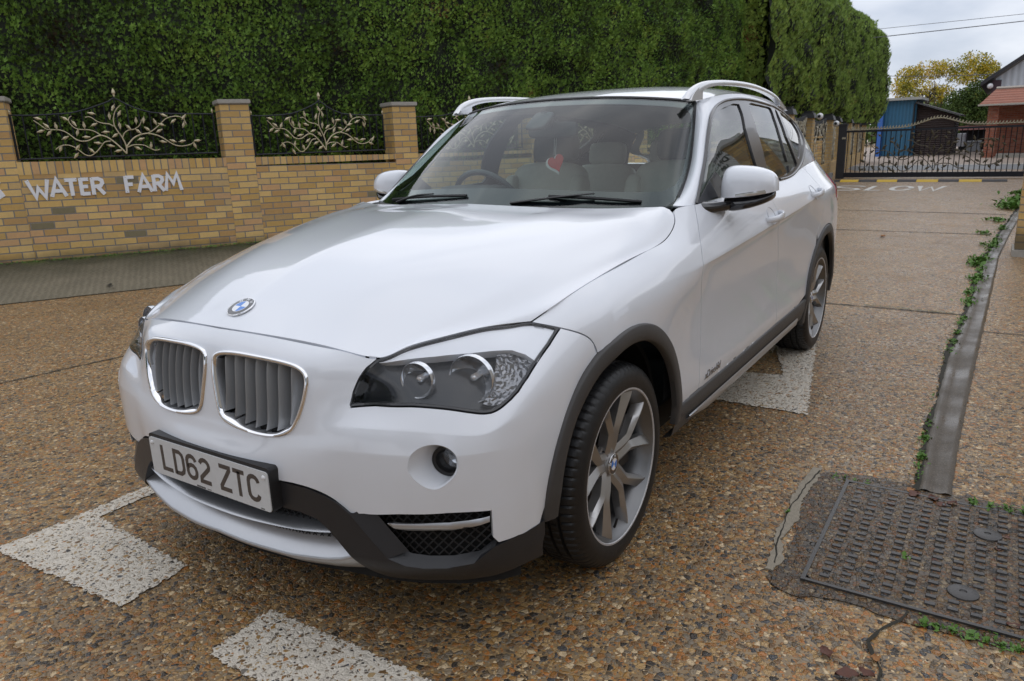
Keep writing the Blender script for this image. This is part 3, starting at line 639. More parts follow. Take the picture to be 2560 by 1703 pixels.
# dark cavity behind all lower openings
PB = Plan(lambda y, z: -.06+0*y); panel('intake_cavity', PB, [(0, .20), (.80, .20), (.80, .45), (.5, .45), (.3, .49), (0, .49)], VOID, CAR, gap=0, k=(20, 10), flange=0)
PM = Plan(lambda y, z: -.034+0*y); PC = Plan(lambda y, z: -.050+0*y)
for sgn in (1, -1):      # side grilles with diamond mesh and silver bar
    g = empty('side_intake_grille', parent=CAR); m = MB(); tz = lambda y: np.interp(y, [.47, .56, .60, .64, .70, .75, .79], [.42, .31, .29, .285, .285, .295, .33])
    for i in range(-4, 30):
        for d in (1, -1):
            pts = []
            for k in range(13):
                z = .285+.145*k/12; y = .47+i*.022+d*(z-.285)*.85
                if .49 < y < .787 and tz(y) < z < .426: pts.append((y, z))
            if len(pts) > 1:
                X = PM.ev([p[0] for p in pts], [p[1] for p in pts])*[1, sgn, 1]; m.tube(X, .0022, 5)
    m.obj('mesh', BLK, g)
    bar = [(.560, .395), (.62, .396), (.69, .399), (.735, .400), (.772, .404), (.7745, .391), (.748, .3835), (.70, .3765), (.64, .3735), (.60, .374), (.578, .380)]
    PBAR = Plan(lambda y, z: -.004-35*(z-.39)**2)
    onepanel('bar', PBAR, bar, SATIN, g, sgn, k=(120, 200), flange=.018, rs=.006)
# central lower grille mesh, blade and skid plate
g = empty('lower_grille', parent=CAR); m = MB()
for i in range(-50, 50):
    for d in (1, -1):
        pts = [(i*.022+d*(z-.28)*.8, z) for z in np.linspace(.28, .40, 7)]; pts = [p for p in pts if abs(p[0]) < .45]
        if len(pts) > 1: m.tube(PC.ev([p[0] for p in pts], [p[1] for p in pts]), .0018, 4)
m.obj('mesh', BLK, g)
ys = np.linspace(-.402, .402, 41); P0 = Plan(lambda y, z: -.006+0*y); X = P0.ev(ys, .336+.012*(np.abs(ys)/.4)**6)
prof = [(-.055, .010), (-.02, .006), (-.004, .0015), (0, -.003), (-.006, -.007), (-.055, -.006)]
V = np.array([x+np.array((a, 0, b)) for x in X for a, b in prof]); n = 6
m = MB(); m.add(V, [(i*n+j, i*n+j+1, (i+1)*n+j+1, (i+1)*n+j) for i in range(40) for j in range(n-1)]); m.obj('silver_blade', SATIN, CAR, sharp=60)
ly = np.array([0, .137, .267, .38, .425, .462]); lz = np.array([.268, .262, .258, .266, .276, .291])
ys = np.concatenate([-np.linspace(.462, 0, 26), np.linspace(0, .462, 26)[1:]]); rows = []
for a, b, ey in ((-.075, .062, -.025), (-.03, .028, -.012), (-.004, .004, 0), (.0, -.001, 0), (-.002, -.008, .004), (-.03, -.03, .03), (-.09, -.058, .06)):
    yy = ys*(1+ey/.462); z = np.interp(np.abs(ys), ly, lz); X = P0.ev(ys, z); X[:, 1] = yy; X[:, 0] += a+.004; X[:, 2] += b; rows.append(X)
n = len(ys); m = MB(); m.add(np.vstack(rows), [(r*n+i, r*n+i+1, (r+1)*n+i+1, (r+1)*n+i) for r in range(len(rows)-1) for i in range(n-1)]); m.obj('skid_plate', SATIN, CAR, sharp=60)
# ---- body sides
def xz(pts): return [tuple(p) for p in inv(SI, pts)]
def arc(cx, cz, r, a0, a1, n): return [(cx+r*math.cos(t), cz+r*math.sin(t)) for t in np.linspace(math.radians(a0), math.radians(a1), n)]
AF = arc(0, .335, .43, 176, 64, 26); AR = arc(-2.76, .335, .435, 186, -6, 34)
sillv = 7.02
fd_line = [(-.785, 1.052), (-.742, 1.012), (-.69, .968), (-.632, .915), (-.592, .862), (-.592, .80), (-.618, .735), (-.636, .64), (-.632, .54), (-.617, .46), (-.606, .392)]
rd_line = [(-1.64, 1.066), (-1.63, .97), (-1.63, .88), (-1.685, .78), (-1.715, .70), (-1.722, .58), (-1.716, .46), (-1.71, .394)]
rq_line = [(-2.56, 1.106), (-2.60, 1.02), (-2.615, .93), (-2.60, .86), (-2.56, .80), (-2.50, .745)]
fdu, rdu, rqu = [xz(spl(q, 4, False)) for q in (fd_line, rd_line, rq_line)]
fdu[0] = (fdu[0][0], 0); rdu[0] = (rdu[0][0], 0); rqu[0] = (rqu[0][0], 0)
afu = xz(AF); aru = xz(AR)
def seg(u0, u1, v, st=.5):
    k = max(2, int(abs(u1-u0)/st)+1); return [(u, v) for u in np.linspace(u0, u1, k)][1:-1]
# wing: along the bonnet edge, down the door cut, along the sill, round the arch
fbot = xz([(-.606, .392), (-.52, .389), (-.44, .37)]); 
fend = [(0, 0)]+seg(0, fdu[0][0], 0)+fdu[:-1]+fbot+afu+[(0, 3), (0, 2), (0, 1)]
fend = [p for i, p in enumerate(fend)]
for o in panel('front_wing', SI, fend, PAINT, CAR, mirror='pair', k=(9, 8), gap=.0018): pass
rbot = xz([(-2.34, .396), (-1.71, .394)])
door1 = fdu+seg(fdu[-1][0], rdu[-1][0], sillv)+rdu[::-1]+seg(rdu[0][0], fdu[0][0], 0)
ar0 = [p for p in aru if SI.ev([p[0]], [p[1]])[0][0] > -2.50 and SI.ev([p[0]], [p[1]])[0][2] > .40][::-1]   # from (-2.33,.4) up to the door cut
door2 = rdu+seg(rdu[-1][0], ar0[0][0], sillv)+ar0+[rqu[-1]]+rqu[::-1][1:]+seg(rqu[0][0], rdu[0][0], 0)
arr = [p for p in aru if SI.ev([p[0]], [p[1]])[0][0] < -2.52]
qt = rqu+arr[::-1]+xz([(-3.22, .36)])+[(16, 7.2), (16, 5), (16, 3), (16, 1.5), (16, 0)]+seg(16, rqu[0][0], 0)
fdoors = panel('front_door', SI, door1, PAINT, CAR, mirror='pair', k=(9, 8), gap=.0018)
rdoors = panel('rear_door', SI, door2, PAINT, CAR, mirror='pair', k=(9, 8), gap=.0018)
# arr is ordered from the tail to the top of the arch
_a = np.array(arr); 
quarters = panel('rear_quarter', SI, rqu+arr[::1][::-1] if False else rqu+[p for p in sorted(arr, key=lambda q: -SI.ev([q[0]], [q[1]])[0][0])]+[(14.4, 7.4), (16, 7.4), (16, 5), (16, 3), (16, 1.5), (16, 0)]+seg(16, rqu[0][0], 0), PAINT, CAR, mirror='pair', k=(7, 7), gap=.0018)
# inner shell so that gaps read dark
for S_, o, nm in ((SI, None, 'inner_shell'),):
    poly = [(0, 0), (16, 0), (16, 7)]+[(u, 7) for u in (15, 14.3)]+sorted(xz(arc(-2.76, .335, .47, -4, 184, 24)), key=lambda q: -q[0])+[(u, 7) for u in (10.3, 9, 7, 5.3, 3.9)]+xz(arc(0, .335, .47, 174, 62, 18))+[(0, 1.6)]
    panel(nm, SI, poly, VOID, CAR, mirror='both', gap=0, lift=-.02, flange=0, k=(3, 3), rs=.04)
# ---- arch trims
def archtrim(cx, segs, par):
    for sgn in (1, -1):
        o = MB()
        for S_, angs in segs:
            rows = []
            for r, h in ((.432, -.004), (.431, .009), (.427, .012), (.40, .014), (.383, .013), (.379, .009), (.378, -.02), (.380, -.075)):
                pts = [(cx+r*math.cos(a)*(1 if S_ is SI else 1), .335+r*math.sin(a)) for a in angs]
                rows.append((S_, pts, h))
            o_ = []
            for S_, pts, h in rows:
                uv = inv(S_, pts); X = uvx(S_, uv, 0)
                o_.append(X+np.array([(0, 1, 0)])*h)
            n = len(angs); V = np.vstack(o_)*[1, sgn, 1]
            o.add(V, [(a*n+i, a*n+i+1, (a+1)*n+i+1, (a+1)*n+i) for a in range(len(o_)-1) for i in range(n-1)])
        o.obj('wheel_arch_trim', CLAD, par, sharp=50)
class Arch:       # y of the skin around the front arch as seen from the side, in front of the wing it follows the bumper edge
    pass
def ysk(x, z):
    """outer skin y at (x, z) round the wheel arches"""
    return float(np.interp(x, [-3.3, -3.1, -2.76, -2.3, -.43, -.3, -.1, .1, .18, .30, .36, .40, .43, .47], [.86, .876, .899, .886, .880, .886, .888, .881, .866, .852, .849, .845, .832, .815]))
for cx, a0, a1 in ((0, -1, 181), (-2.76, -12, 186)):
    for sgn in (1, -1):
        rows = []; angs = np.radians(np.linspace(a0, a1, 64))
        for r, h in ((.432, -.006), (.4315, .007), (.427, .011), (.40, .012), (.385, .011), (.379, .006), (.3785, -.012)):
            rows.append(np.array([(cx+r*math.cos(a), ysk(cx+r*math.cos(a)*(1), 0)+h-max(0, (.40-(.335+r*math.sin(a))))*.12, .335+r*math.sin(a)) for a in angs])*[1, sgn, 1])
        n = 64; m = MB(); m.add(np.vstack(rows), [(a*n+i, a*n+i+1, (a+1)*n+i+1, (a+1)*n+i) for a in range(len(rows)-1) for i in range(n-1)])
        m.obj('wheel_arch_trim', CLAD, CAR, sharp=50)
        m = MB(); pr = [(.382, .80), (.40, .80), (.40, .56), (.05, .52)]; ang = np.radians(np.linspace(-4, 184, 40))
        V = [(cx+r*math.cos(a), y*sgn, .335+r*math.sin(a)) for a in ang for r, y in pr]
        m.add(V, [(i*4+j, i*4+j+1, (i+1)*4+j+1, (i+1)*4+j) for i in range(39) for j in range(3)]); m.obj('arch_liner', VOID, CAR)
# ---- sills: dark cladding with the silver strip
for sgn in (1, -1):
    us = np.linspace(inv(SI, [(-.38, .39)])[0][0], inv(SI, [(-2.36, .396)])[0][0], 60); rows = []
    for v, h in ((6.97, -.003), (7.0, .004), (7.05, .008), (7.5, .010), (7.9, .004), (8.05, -.03)):
        X = uvx(SI, np.stack([us, np.full(60, v)], 1), h); rows.append(X*[1, sgn, 1])
    m = MB(); n = 60; m.add(np.vstack(rows), [(a*n+i, a*n+i+1, (a+1)*n+i+1, (a+1)*n+i) for a in range(5) for i in range(n-1)]); m.obj('sill_trim', CLAD, CAR, sharp=45)
    xs = np.linspace(-.50, -2.17, 50); t = np.clip(np.minimum((-.50-xs)/.22, (xs+2.17)/.05), 0, 1)**.7
    top = .272+.052*t+.0*xs; rows = []
    for k, (f, h) in enumerate(((1, .014), (.85, .019), (.25, .019), (0, .008), (-.05, -.05))):
        rows.append(np.stack([xs, np.full(50, .868)+h+(f-.5)*.012, np.where(xs > -.72, lerp(.272, .305, np.clip((xs+.72)/.22, 0, 1)), .272)+(.324-np.where(xs > -.72, lerp(.272, .305, np.clip((xs+.72)/.22, 0, 1)), .272))*f], 1)*[1, sgn, 1])
    m = MB(); n = 50; m.add(np.vstack(rows), [(a*n+i, a*n+i+1, (a+1)*n+i+1, (a+1)*n+i) for a in range(4) for i in range(n-1)]); m.obj('sill_strip', SATIN, CAR, sharp=50)
# floor pan
m = MB(); m.box((-1.4, 0, .27), (3.9, 1.5, .09)); m.box((-3.1, 0, .36), (.9, 1.5, .2)); m.box((.42, 0, .26), (.3, 1.0, .1)); m.obj('floor_pan', VOID, CAR, smooth=False)
# ---- glasshouse
wt = [p for i, p in enumerate(D['wtrim']) if i not in (17, 18)]; wt = np.array(wt); wt[0] = [wt[0][0], .0]; wt[-1] = [wt[-1][0], 0.0]
wtr = np.vstack([wt, [(u, 0.0) for u in (3.4, 2.6, 1.9)]])
# belt line runs between rear corner and the mirror foot
gouter = [(0, 0)]+[(0, v) for v in (1, 2, 3, 4, 5)]+[(u, 5) for u in range(1, 10)]+[(9, v) for v in (4, 3, 2, 1, 0)]+[(u, 0) for u in np.arange(8.5, wt[-1][0]+.05, -.5)]+[tuple(p) for p in wt[::-1]]
go = np.array(gouter)
panel('side_frame', GS, go, PAINT, CAR, mirror='pair', gap=0, k=(8, 10), flange=.006)
gl = [D['g1'], D['g2'], D['g3'], D['g4']]
gl = [np.array(g) for g in gl]
for g in gl: g[:, 1] = np.maximum(g[:, 1], .16)
gl = [spl(g, 2) for g in gl]
panel('window_trim', GS, offset_uv(GS, wtr, -.0005), TRIMG, CAR, mirror='pair', gap=0, k=(8, 10), lift=.003, flange=.01, holes=[offset_uv(GS, g, 0) for g in gl])
for g in gl: panel('side_window', GS, offset_uv(GS, g, -.004), SIDEG, CAR, mirror='pair', gap=0, k=(6, 8), lift=-.004, flange=0)
# raised lip along the outer edge of the trim
for sgn in (1, -1):
    V, F = rail(GS, spl(wt, 3, False), [(-.006, .003), (-.005, .008), (0, .010), (.005, .008), (.006, .003)], core=(-1.3, 0, .9)); m = MB(); m.add(V*[1, sgn, 1], F)
    m.obj('window_seal', TRIMG, CAR, sharp=60)
RO_o = [(0, 0)]+[(u, 0) for u in (1, 2, 3, 4, 5)]+[(5, v) for v in range(1, 7)]+[(u, 6) for u in (4, 3, 2, 1, 0)]
panel('roof', RO, RO_o, PAINT, CAR, gap=0, k=(6, 8), flange=0)
WS_o = [(0, 0)]+[(u, 0) for u in (1, 2, 3, 4)]+[(4.6, .12), (5, .5), (5, 1), (5, 2), (5, 3), (5, 3.7), (4.7, 3.95), (4, 4), (3, 4), (2, 4), (1, 4), (0, 4)]
wsr = locked(WS, WS_o, .004)
panel('windscreen', WS, wsr, WSG, CAR, gap=0, k=(8, 10), lift=.001, flange=0)
hole = [(0, .55), (1, .54), (2, .52), (3, .49), (3.7, .50), (4.25, .72), (4.55, 1.2), (4.60, 2), (4.62, 3), (4.35, 3.45), (3.8, 3.62), (3, 3.66), (2, 3.68), (1, 3.68), (0, 3.68)]
uvo = locked(WS, WS_o, .002)
# frit band = outer minus hole, built as a strip polygon
band = list(map(tuple, uvo))+[(0, 3.68)]+[tuple(p) for p in hole[::-1][1:-1]]+[(0, .55)]
FRIT = pmat('windscreen_black_band', (.012, .013, .016), rough=.06, coat=.5)
panel('windscreen_border', WS, band, FRIT, CAR, gap=0, k=(8, 10), lift=-.0015, flange=0)
# rubber round the screen
m = MB()
for line in ([(5, v) for v in (.3, 1, 2, 3, 3.5, 3.95)], [(4.95, 4), (4.5, 4), (4, 4), (3, 4), (2, 4), (1, 4), (0, 4)]):
    V, F = rail(WS, spl(line, 6, False), [(-.010, -.004), (-.009, .004), (0, .006), (.007, .003), (.009, -.004)]); m.add(V, F); m.add(mirV(V), F)
m.obj('windscreen_seal', BLK, CAR, sharp=60)
# cowl below the screen
m = MB(); ys = np.linspace(-.70, .70, 41); us = np.interp(np.abs(ys), [0, .2, .4, .6, .708], [0, 1, 2, 3, 4])
a = WS.ev(us, us*0+.05); a[:, 1] = ys; a = a+np.array((0.0, 0, -.002)); hu = np.interp(np.abs(ys), [0, .36, .47, .575, .66, .71, .733, .745], [0, 1, 2, 3, 4, 5, 6, 7]); b = HO.ev(hu, hu*0+7); b[:, 1] = ys; b = b+np.array((-.001, 0, -.018))
m.add(np.vstack([a, b]), [(i, i+1, 42+i, 41+i) for i in range(40)]); m.obj('cowl', BLK, CAR)
# tail and boot
panel('rear_window', TA, [(0, .25), (3.2, .25), (3.3, 2.2), (0, 2.2)], SIDEG, CAR, gap=0, k=(6, 6), flange=0)
panel('tailgate', TA, [(0, 0), (4, 0), (4, 2), (4, 6), (0, 6), (0, 2.2), (3.3, 2.2), (3.2, .25), (0, .25)], PAINT, CAR, gap=0, k=(6, 6), flange=0)
panel('rear_bumper', TA, [(0, 6), (4, 6), (4, 8), (0, 8)], CLAD, CAR, gap=0, k=(6, 6), flange=0)
# ---- strokes: flat letters drawn with a constant-width pen, in local (x right, y up)
def stroke(m, pts, w, f, h0=0, h1=.001, closed=False, mi=0):
    P = np.array(pts, float); n = len(P); Lp = []; Rp = []
    for i in range(n):
        if closed: a = P[i]-P[i-1]; b = P[(i+1) % n]-P[i]
        else: a = P[i]-P[i-1] if i else P[1]-P[0]; b = P[i+1]-P[i] if i < n-1 else P[-1]-P[-2]
        a = a/np.linalg.norm(a); b = b/np.linalg.norm(b); t = a+b; t = t/np.linalg.norm(t); nn = np.array((-t[1], t[0])); k = 1/max(.5, nn@np.array((-a[1], a[0])))
        Lp.append(P[i]+nn*w/2*k); Rp.append(P[i]-nn*w/2*k)
    V = [f(x, y, h) for h in (h0, h1) for S_ in (Lp, Rp) for x, y in S_]; F = []
    for i in range(n if closed else n-1):
        j = (i+1) % n
        F += [(2*n+i, 2*n+j, 3*n+j, 3*n+i), (i, j, 2*n+j, 2*n+i), (n+i, 3*n+i, 3*n+j, n+j)]
    if not closed: F += [(0, 2*n, 3*n, n), (n-1, 2*n-1, 4*n-1, 3*n-1)]
    m.add(V, F, mi)
def arcp(cx, cy, rx, ry, a0, a1, n=8): return [(cx+rx*math.cos(math.radians(a)), cy+ry*math.sin(math.radians(a))) for a in np.linspace(a0, a1, n)]
GLY = {   # unit box 0..1 x 0..1, pen paths
 'L': [[(.07, 1), (.07, .07), (1, .07)]], 'D': [[(.07, .0), (.07, .93), (.6, .93), (.85, .84), (.93, .7), (.93, .3), (.85, .16), (.6, .07), (.1, .07)]],
 '6': [arcp(.5, .70, .43, .23, 10, 180, 8)+[(.07, .3)]+arcp(.5, .29, .43, .22, 180, 360, 8)+arcp(.5, .36, .43, .22, 5, 150, 6)],
 '2': [arcp(.5, .71, .43, .22, 165, -25, 9)+[(.10, .22), (.07, .07), (1, .07)]], 'Z': [[(.02, .93), (.93, .93), (.93, .84), (.08, .17), (.08, .07), (1, .07)]],
 'T': [[(0, .93), (1, .93)], [(.5, .93), (.5, 0)]], 'C': [arcp(.5, .71, .43, .22, 5, 180, 8)+arcp(.5, .29, .43, .22, 180, 355, 8)],
}
def gobj(name, m, mat, parent=None, **k): return m.obj(name, mat, parent, **k)
# ---- number plate
PX = .8365; PLATE = pmat('reflective_white_plate', (.62, .63, .63), rough=.35, noise=.09, nscale=60); PCH = pmat('worn_plate_letters', (.075, .06, .05), rough=.5, noise=.65, nscale=160)
def rrect(w, h, r, n=5):
    o = []
    for cx, cy, a in ((w/2-r, h/2-r, 0), (-w/2+r, h/2-r, 90), (-w/2+r, -h/2+r, 180), (w/2-r, -h/2+r, 270)): o += arcp(cx, cy, r, r, a, a+90, n)
    return o
pc = (PX, 0, .4505); fpl = lambda x, y, h: (pc[0]+h, pc[1]+x, pc[2]+y)
plate = empty('number_plate', (0, 0, 0), CAR)
m = MB(); m.prism(rrect(.522, .112, .010), 0, .003, fpl); m.obj('plate', PLATE, plate, sharp=40)
m = MB(); m.prism([(x, y+.004) for x, y in rrect(.530, .124, .012)], -.055, -.0005, fpl); m.obj('plate_holder', BLK, plate, sharp=40)
x = -.206
for ch in 'LD62 ZTC':
    if ch == ' ': x += .030; continue
    m = MB()
    for path in GLY[ch]: stroke(m, [(x+p[0]*.046+.0, -.0375+p[1]*.077) for p in path], .0125, fpl, .003, .0037)
    m.obj('plate_character', PCH, plate, smooth=False)
    x += .0590
m = MB()
for i in range(9): m.box((PX+.0033, -.052+i*.0045, .3985), (.0005, .003, .0042+.001*(i % 2)))
for i in range(5): m.box((PX+.0033, -.004+i*.0035, .3983), (.0005, .002, .002))
for i in range(4): m.box((PX+.0033, .222+i*.0038, .3985), (.0005, .003, .0025))
m.obj('maker_print', BLK, plate, smooth=False)
for s in (-1, 1):
    m = MB(); m.lathe([(0.0005, .008), (.003, .0078), (.0055, .006), (.0065, .003)], 16, 'x', (PX, s*.246, .4905)); m.obj('plate_screw', pmat('white_cap', (.75, .75, .75), .4), plate)
# ---- roundels
BLUE = pmat('roundel_blue', (.01, .18, .62), .2, coat=.6); RWHITE = pmat('roundel_white', (.80, .82, .84), .25, coat=.6); RBLK = pmat('roundel_black', (.01, .01, .013), .12, coat=.8)
def roundel(c, nrm, up, R, parent, name='badge'):
    nrm = Vector(nrm).normalized(); up = Vector(up); up = (up-nrm*up.dot(nrm)).normalized(); rt = up.cross(nrm)
    f = lambda x, y, h: tuple(Vector(c)+rt*x+up*y+nrm*h)
    b = empty(name, parent=parent)
    m = MB(); n = 40
    for r0, h0, r1, h1 in ((1, -.05, 1, .02), (1, .02, .985, .045), (.985, .045, .955, .05), (.955, .05, .94, .04)):
        V = [f(R*r0*math.cos(t), R*r0*math.sin(t), R*h0) for t in np.linspace(0, 2*math.pi, n, False)]+[f(R*r1*math.cos(t), R*r1*math.sin(t), R*h1) for t in np.linspace(0, 2*math.pi, n, False)]
        m.add(V, [(i, (i+1) % n, n+(i+1) % n, n+i) for i in range(n)])
    for r0, r1 in ((.60, .56),):
        V = [f(R*r*math.cos(t), R*r*math.sin(t), R*.062) for r in (r0, r1) for t in np.linspace(0, 2*math.pi, n, False)]
        m.add(V, [(i, (i+1) % n, n+(i+1) % n, n+i) for i in range(n)])
    m.obj('bezel', CHROME, b, sharp=60)
    m = MB(); V = [f(R*r*math.cos(t), R*r*math.sin(t), h*R) for r, h in ((.95, .04), (.60, .055)) for t in np.linspace(0, 2*math.pi, n, False)]
    m.add(V, [(i, (i+1) % n, n+(i+1) % n, n+i) for i in range(n)]); m.obj('ring', RBLK, b)
    for col, qs in ((BLUE, (1, 3)), (RWHITE, (0, 2))):
        m = MB()
        for q in qs:
            a = q*90; pts = [(0, 0)]+[(R*.57*math.cos(math.radians(t)), R*.57*math.sin(math.radians(t))) for t in np.linspace(a, a+90, 10)]
            m.add([f(x, y, R*.058) for x, y in pts], [(0, i, i+1) for i in range(1, 10)])
        m.obj('quadrant', col, b, smooth=False)
    m = MB()
    LT = {'B': [[(-.5, -.5), (-.5, .5), (.2, .5), (.45, .25), (.1, 0), (-.5, 0)], [(.1, 0), (.5, -.25), (.2, -.5), (-.5, -.5)]], 'M': [[(-.5, -.5), (-.5, .5), (0, -.2), (.5, .5), (.5, -.5)]], 'W': [[(-.7, .5), (-.35, -.5), (0, .3), (.35, -.5), (.7, .5)]]}
    for ch, a in (('B', 132), ('M', 90), ('W', 48)):
        ar = math.radians(a); cx, cy = .775*math.cos(ar), .775*math.sin(ar); rr = math.radians(a-90); s = .21
        for path in LT[ch]:
            stroke(m, [(R*(cx+s*(p[0]*math.cos(rr)-p[1]*math.sin(rr))), R*(cy+s*(p[0]*math.sin(rr)+p[1]*math.cos(rr)))) for p in path], R*.045, f, R*.048, R*.062)
    m.obj('letters', RWHITE, b, smooth=False)
    return b
bc = uvx(HO, [(0, 1.015)])[0]; bn = -HO.nrm(np.array([0.]), np.array([1.015]))[0]; bn = bn if bn[2] > 0 else -bn; bn[1] = 0
roundel(bc+bn*.001, bn, (-1, 0, 0), .041, CAR)
# ---- wheels
ALLOY = pmat('grey_painted_alloy', (.44, .43, .42), rough=.30, metal=.85, noise=.06, nscale=40)
LIPM = pmat('scuffed_bare_rim_edge', (.62, .62, .63), rough=.5, metal=.7, noise=.45, nscale=300, bump=.8, bscale=500)
BARREL = pmat('rim_barrel', (.20, .20, .20), rough=.35, metal=.8, noise=.1)
DISC = pmat('brake_disc', (.16, .14, .13), rough=.35, metal=.9, noise=.2, nscale=90); HUB = pmat('dark_hub', (.04, .035, .032), rough=.5, metal=.5, noise=.3)
def tyre_mesh():
    # profile from inner bead over the tread to outer bead: (radius, y offset from the outer face plane; + = outwards)
    R0 = .3225
    half = [(.238, -.004), (.243, .004), (.256, .0075), (.272, .0085), (.287, .0060), (.300, -.001), (.308, -.007), (.3125, -.012)]
    tread = [(.3160, -.020), (.3195, -.034), (.3205, -.0405), (.3120, -.0430), (.3120, -.0500), (.3212, -.0525), (.3222, -.068), (.3222, -.0745), (.3140, -.077), (.3140, -.084), (.3225, -.0865), (R0, -.1045)]
    prof = half+tread; full = prof+[(r, -.214-y) for r, y in prof[::-1][1:]]
    nA = 360; V = []; lo = len(prof)
    for k in range(nA):
        t = 2*math.pi*k/nA
        for i, (r, y) in enumerate(full):
            # lateral sipes on shoulders and ribs
            ph = (k % 5); d = 0
            if 6 <= i <= 10 or len(full)-11 <= i <= len(full)-7:
                if ph == 0: d = .0042
            elif 13 <= i <= len(full)-14 and r > .318:
                if (k+2) % 5 == 0: d = .003
            if 3 <= i <= 5: d += .0006*math.sin(k*.9)*(i == 4)
            rr = r-d
            # contact patch: slightly flattened where it meets the ground
            z = rr*math.sin(t); x = rr*math.cos(t)
            if z < -.3205: z = -.3205-(z+.3205)*.1; 
            bul = 0.0
            if z < -.25 and i < 8: bul = .004*(-.25-z)/.07
            V.append((x, y+bul, z))
    m = len(full); F = [(k*m+i, k*m+i+1, ((k+1) % nA)*m+i+1, ((k+1) % nA)*m+i) for k in range(nA) for i in range(m-1)]
    me = bpy.data.meshes.new('tyre'); me.from_pydata(V, [], F); bm = bmesh.new(); bm.from_mesh(me); bmesh.ops.recalc_face_normals(bm, faces=bm.faces); bm.to_mesh(me); bm.free()
    me.shade_smooth(); me.set_sharp_from_angle(angle=math.radians(28)); me.materials.append(RUB); return me
TY = tyre_mesh()
def spoke(m, path, n_c=10):
    """path rows: (r, theta, y, halfwidth, ridge offset, drop)"""
    V = []; C = np.array([(p[0]*math.cos(p[1]), p[0]*math.sin(p[1])) for p in path]); T = np.gradient(C, axis=0); T /= np.linalg.norm(T, axis=1)[:, None]
    for p, c, t in zip(path, C, T):
        nn = np.array((-t[1], t[0])); r, th, y, w, ro, dr = p
        for a, d in ((-w*1.0, -.040), (-w, -dr), (ro*w-.0022, -.0012), (ro*w, 0), (ro*w+.0022, -.0012), (w, -dr), (w, -.040)):
            q = c+nn*a; V.append((q[0], y+d, q[1]))
    k = 7; m.add(V, [(i*k+j, i*k+(j+1) % k, (i+1)*k+(j+1) % k, (i+1)*k+j) for i in range(len(path)-1) for j in range(k)]+[tuple(range(k)), tuple(range((len(path)-1)*k, len(path)*k))[::-1]])
def wheel(cx, side, yf, rot, name='wheel', steer=0):
    w = empty(name, (cx, 0, 0), CAR); w.location = (cx, yf*side, .3205)
    w.rotation_euler = (0, 0, steer)
    def put(m, nm, mat, sharp=35):
        if side < 0: m.V = [(x, -y, z) for x, y, z in m.V]
        return m.obj(nm, mat, w, sharp=sharp)
    ty = bpy.data.objects.new('tyre', TY if side > 0 else TYM); COL.objects.link(ty); ty.parent = w
    rim = None
    m = MB(); m.lathe([(.242, -.002), (.2480, .0025), (.2465, .0045), (.2400, .0045), (.2375, .002)], 120, 'y'); lip = put(m, 'rim_lip', LIPM)
    m = MB(); m.lathe([(.2380, .002), (.2340, -.008), (.224, -.022), (.214, -.05), (.210, -.10), (.216, -.16), (.225, -.20)], 96, 'y'); rim = put(m, 'rim', BARREL)
    yc = -.030
    for s in range(5):
        m = MB(); th = math.radians(90+72*s+rot); P = []
        fork = .118
        dr = np.array((math.cos(th), math.sin(th))); pr_ = np.array((-dr[1], dr[0]))
        for sg in (-1, 1):
            path = []
            for f in np.linspace(0, 1, 17):
                rho = lerp(.028, .2262, f); k = max(0, (rho-.112)/(.2262-.112)); off = .0165+.0585*k; c = dr*rho+pr_*sg*off; r = math.hypot(*c); a = math.atan2(c[1], c[0])
                y = yc+.000+.026*f-.012*math.exp(-(rho/.05)**2)-.003*max(0, f-.9)/.1; path.append((r, a, y, lerp(.0180, .0190, k)+.005*max(0, k-.7)/.3, sg*(.1+.5*k), lerp(.010, .021, k)))
            spoke(m, path)
        put(m, 'spoke', ALLOY, sharp=30)
    m = MB(); m.lathe([(.0005, yc-.001), (.030, yc-.001), (.034, yc-.004), (.036, yc-.012), (.052, yc-.016), (.072, yc-.022), (.075, yc-.035), (.06, yc-.05)], 60, 'y'); put(m, 'hub', ALLOY)
    for s in range(5):
        th = math.radians(90+36+72*s+rot); m = MB()
        m.lathe([(.0005, yc-.012), (.007, yc-.012), (.009, yc-.016), (.009, yc-.03)], 6, 'y', (.056*math.cos(th), 0, .056*math.sin(th))); put(m, 'wheel_bolt', HUB)
    m = MB(); m.lathe([(.06, -.075), (.145, -.075), (.147, -.078), (.147, -.095), (.06, -.095)], 72, 'y'); m.lathe([(.05, -.06), (.075, -.062), (.078, -.09)], 40, 'y'); put(m, 'brake_disc', DISC)
    m = MB(); m.box((-.12, -.085, .03), (.07, .07, .17)); put(m, 'brake_caliper', HUB)
    m = MB(); m.lathe([(.15, -.11), (.02, -.11)], 40, 'y'); put(m, 'dust_shield', VOID)
    a = math.radians(-86+rot*0); m = MB(); p = np.array((.209*math.cos(a), -.020, .209*math.sin(a))); m.tube([p, p+(0, .004, .010), p+(0, .010, .034)], .0042, 8); put(m, 'valve', BLK)
    roundel((cx*0, (yc+.0005)*side, 0), (0, side, 0), (math.sin(.5), 0, math.cos(.5)), .034, w, 'hub_cap')
    return w
TYM = TY.copy(); TYM.transform(Matrix.Diagonal((1, -1, 1, 1))); TYM.flip_normals()
wheel(0, 1, .857, 0); wheel(-2.76, 1, .869, 21); wheel(0, -1, .857, 10); wheel(-2.76, -1, .869, 40)
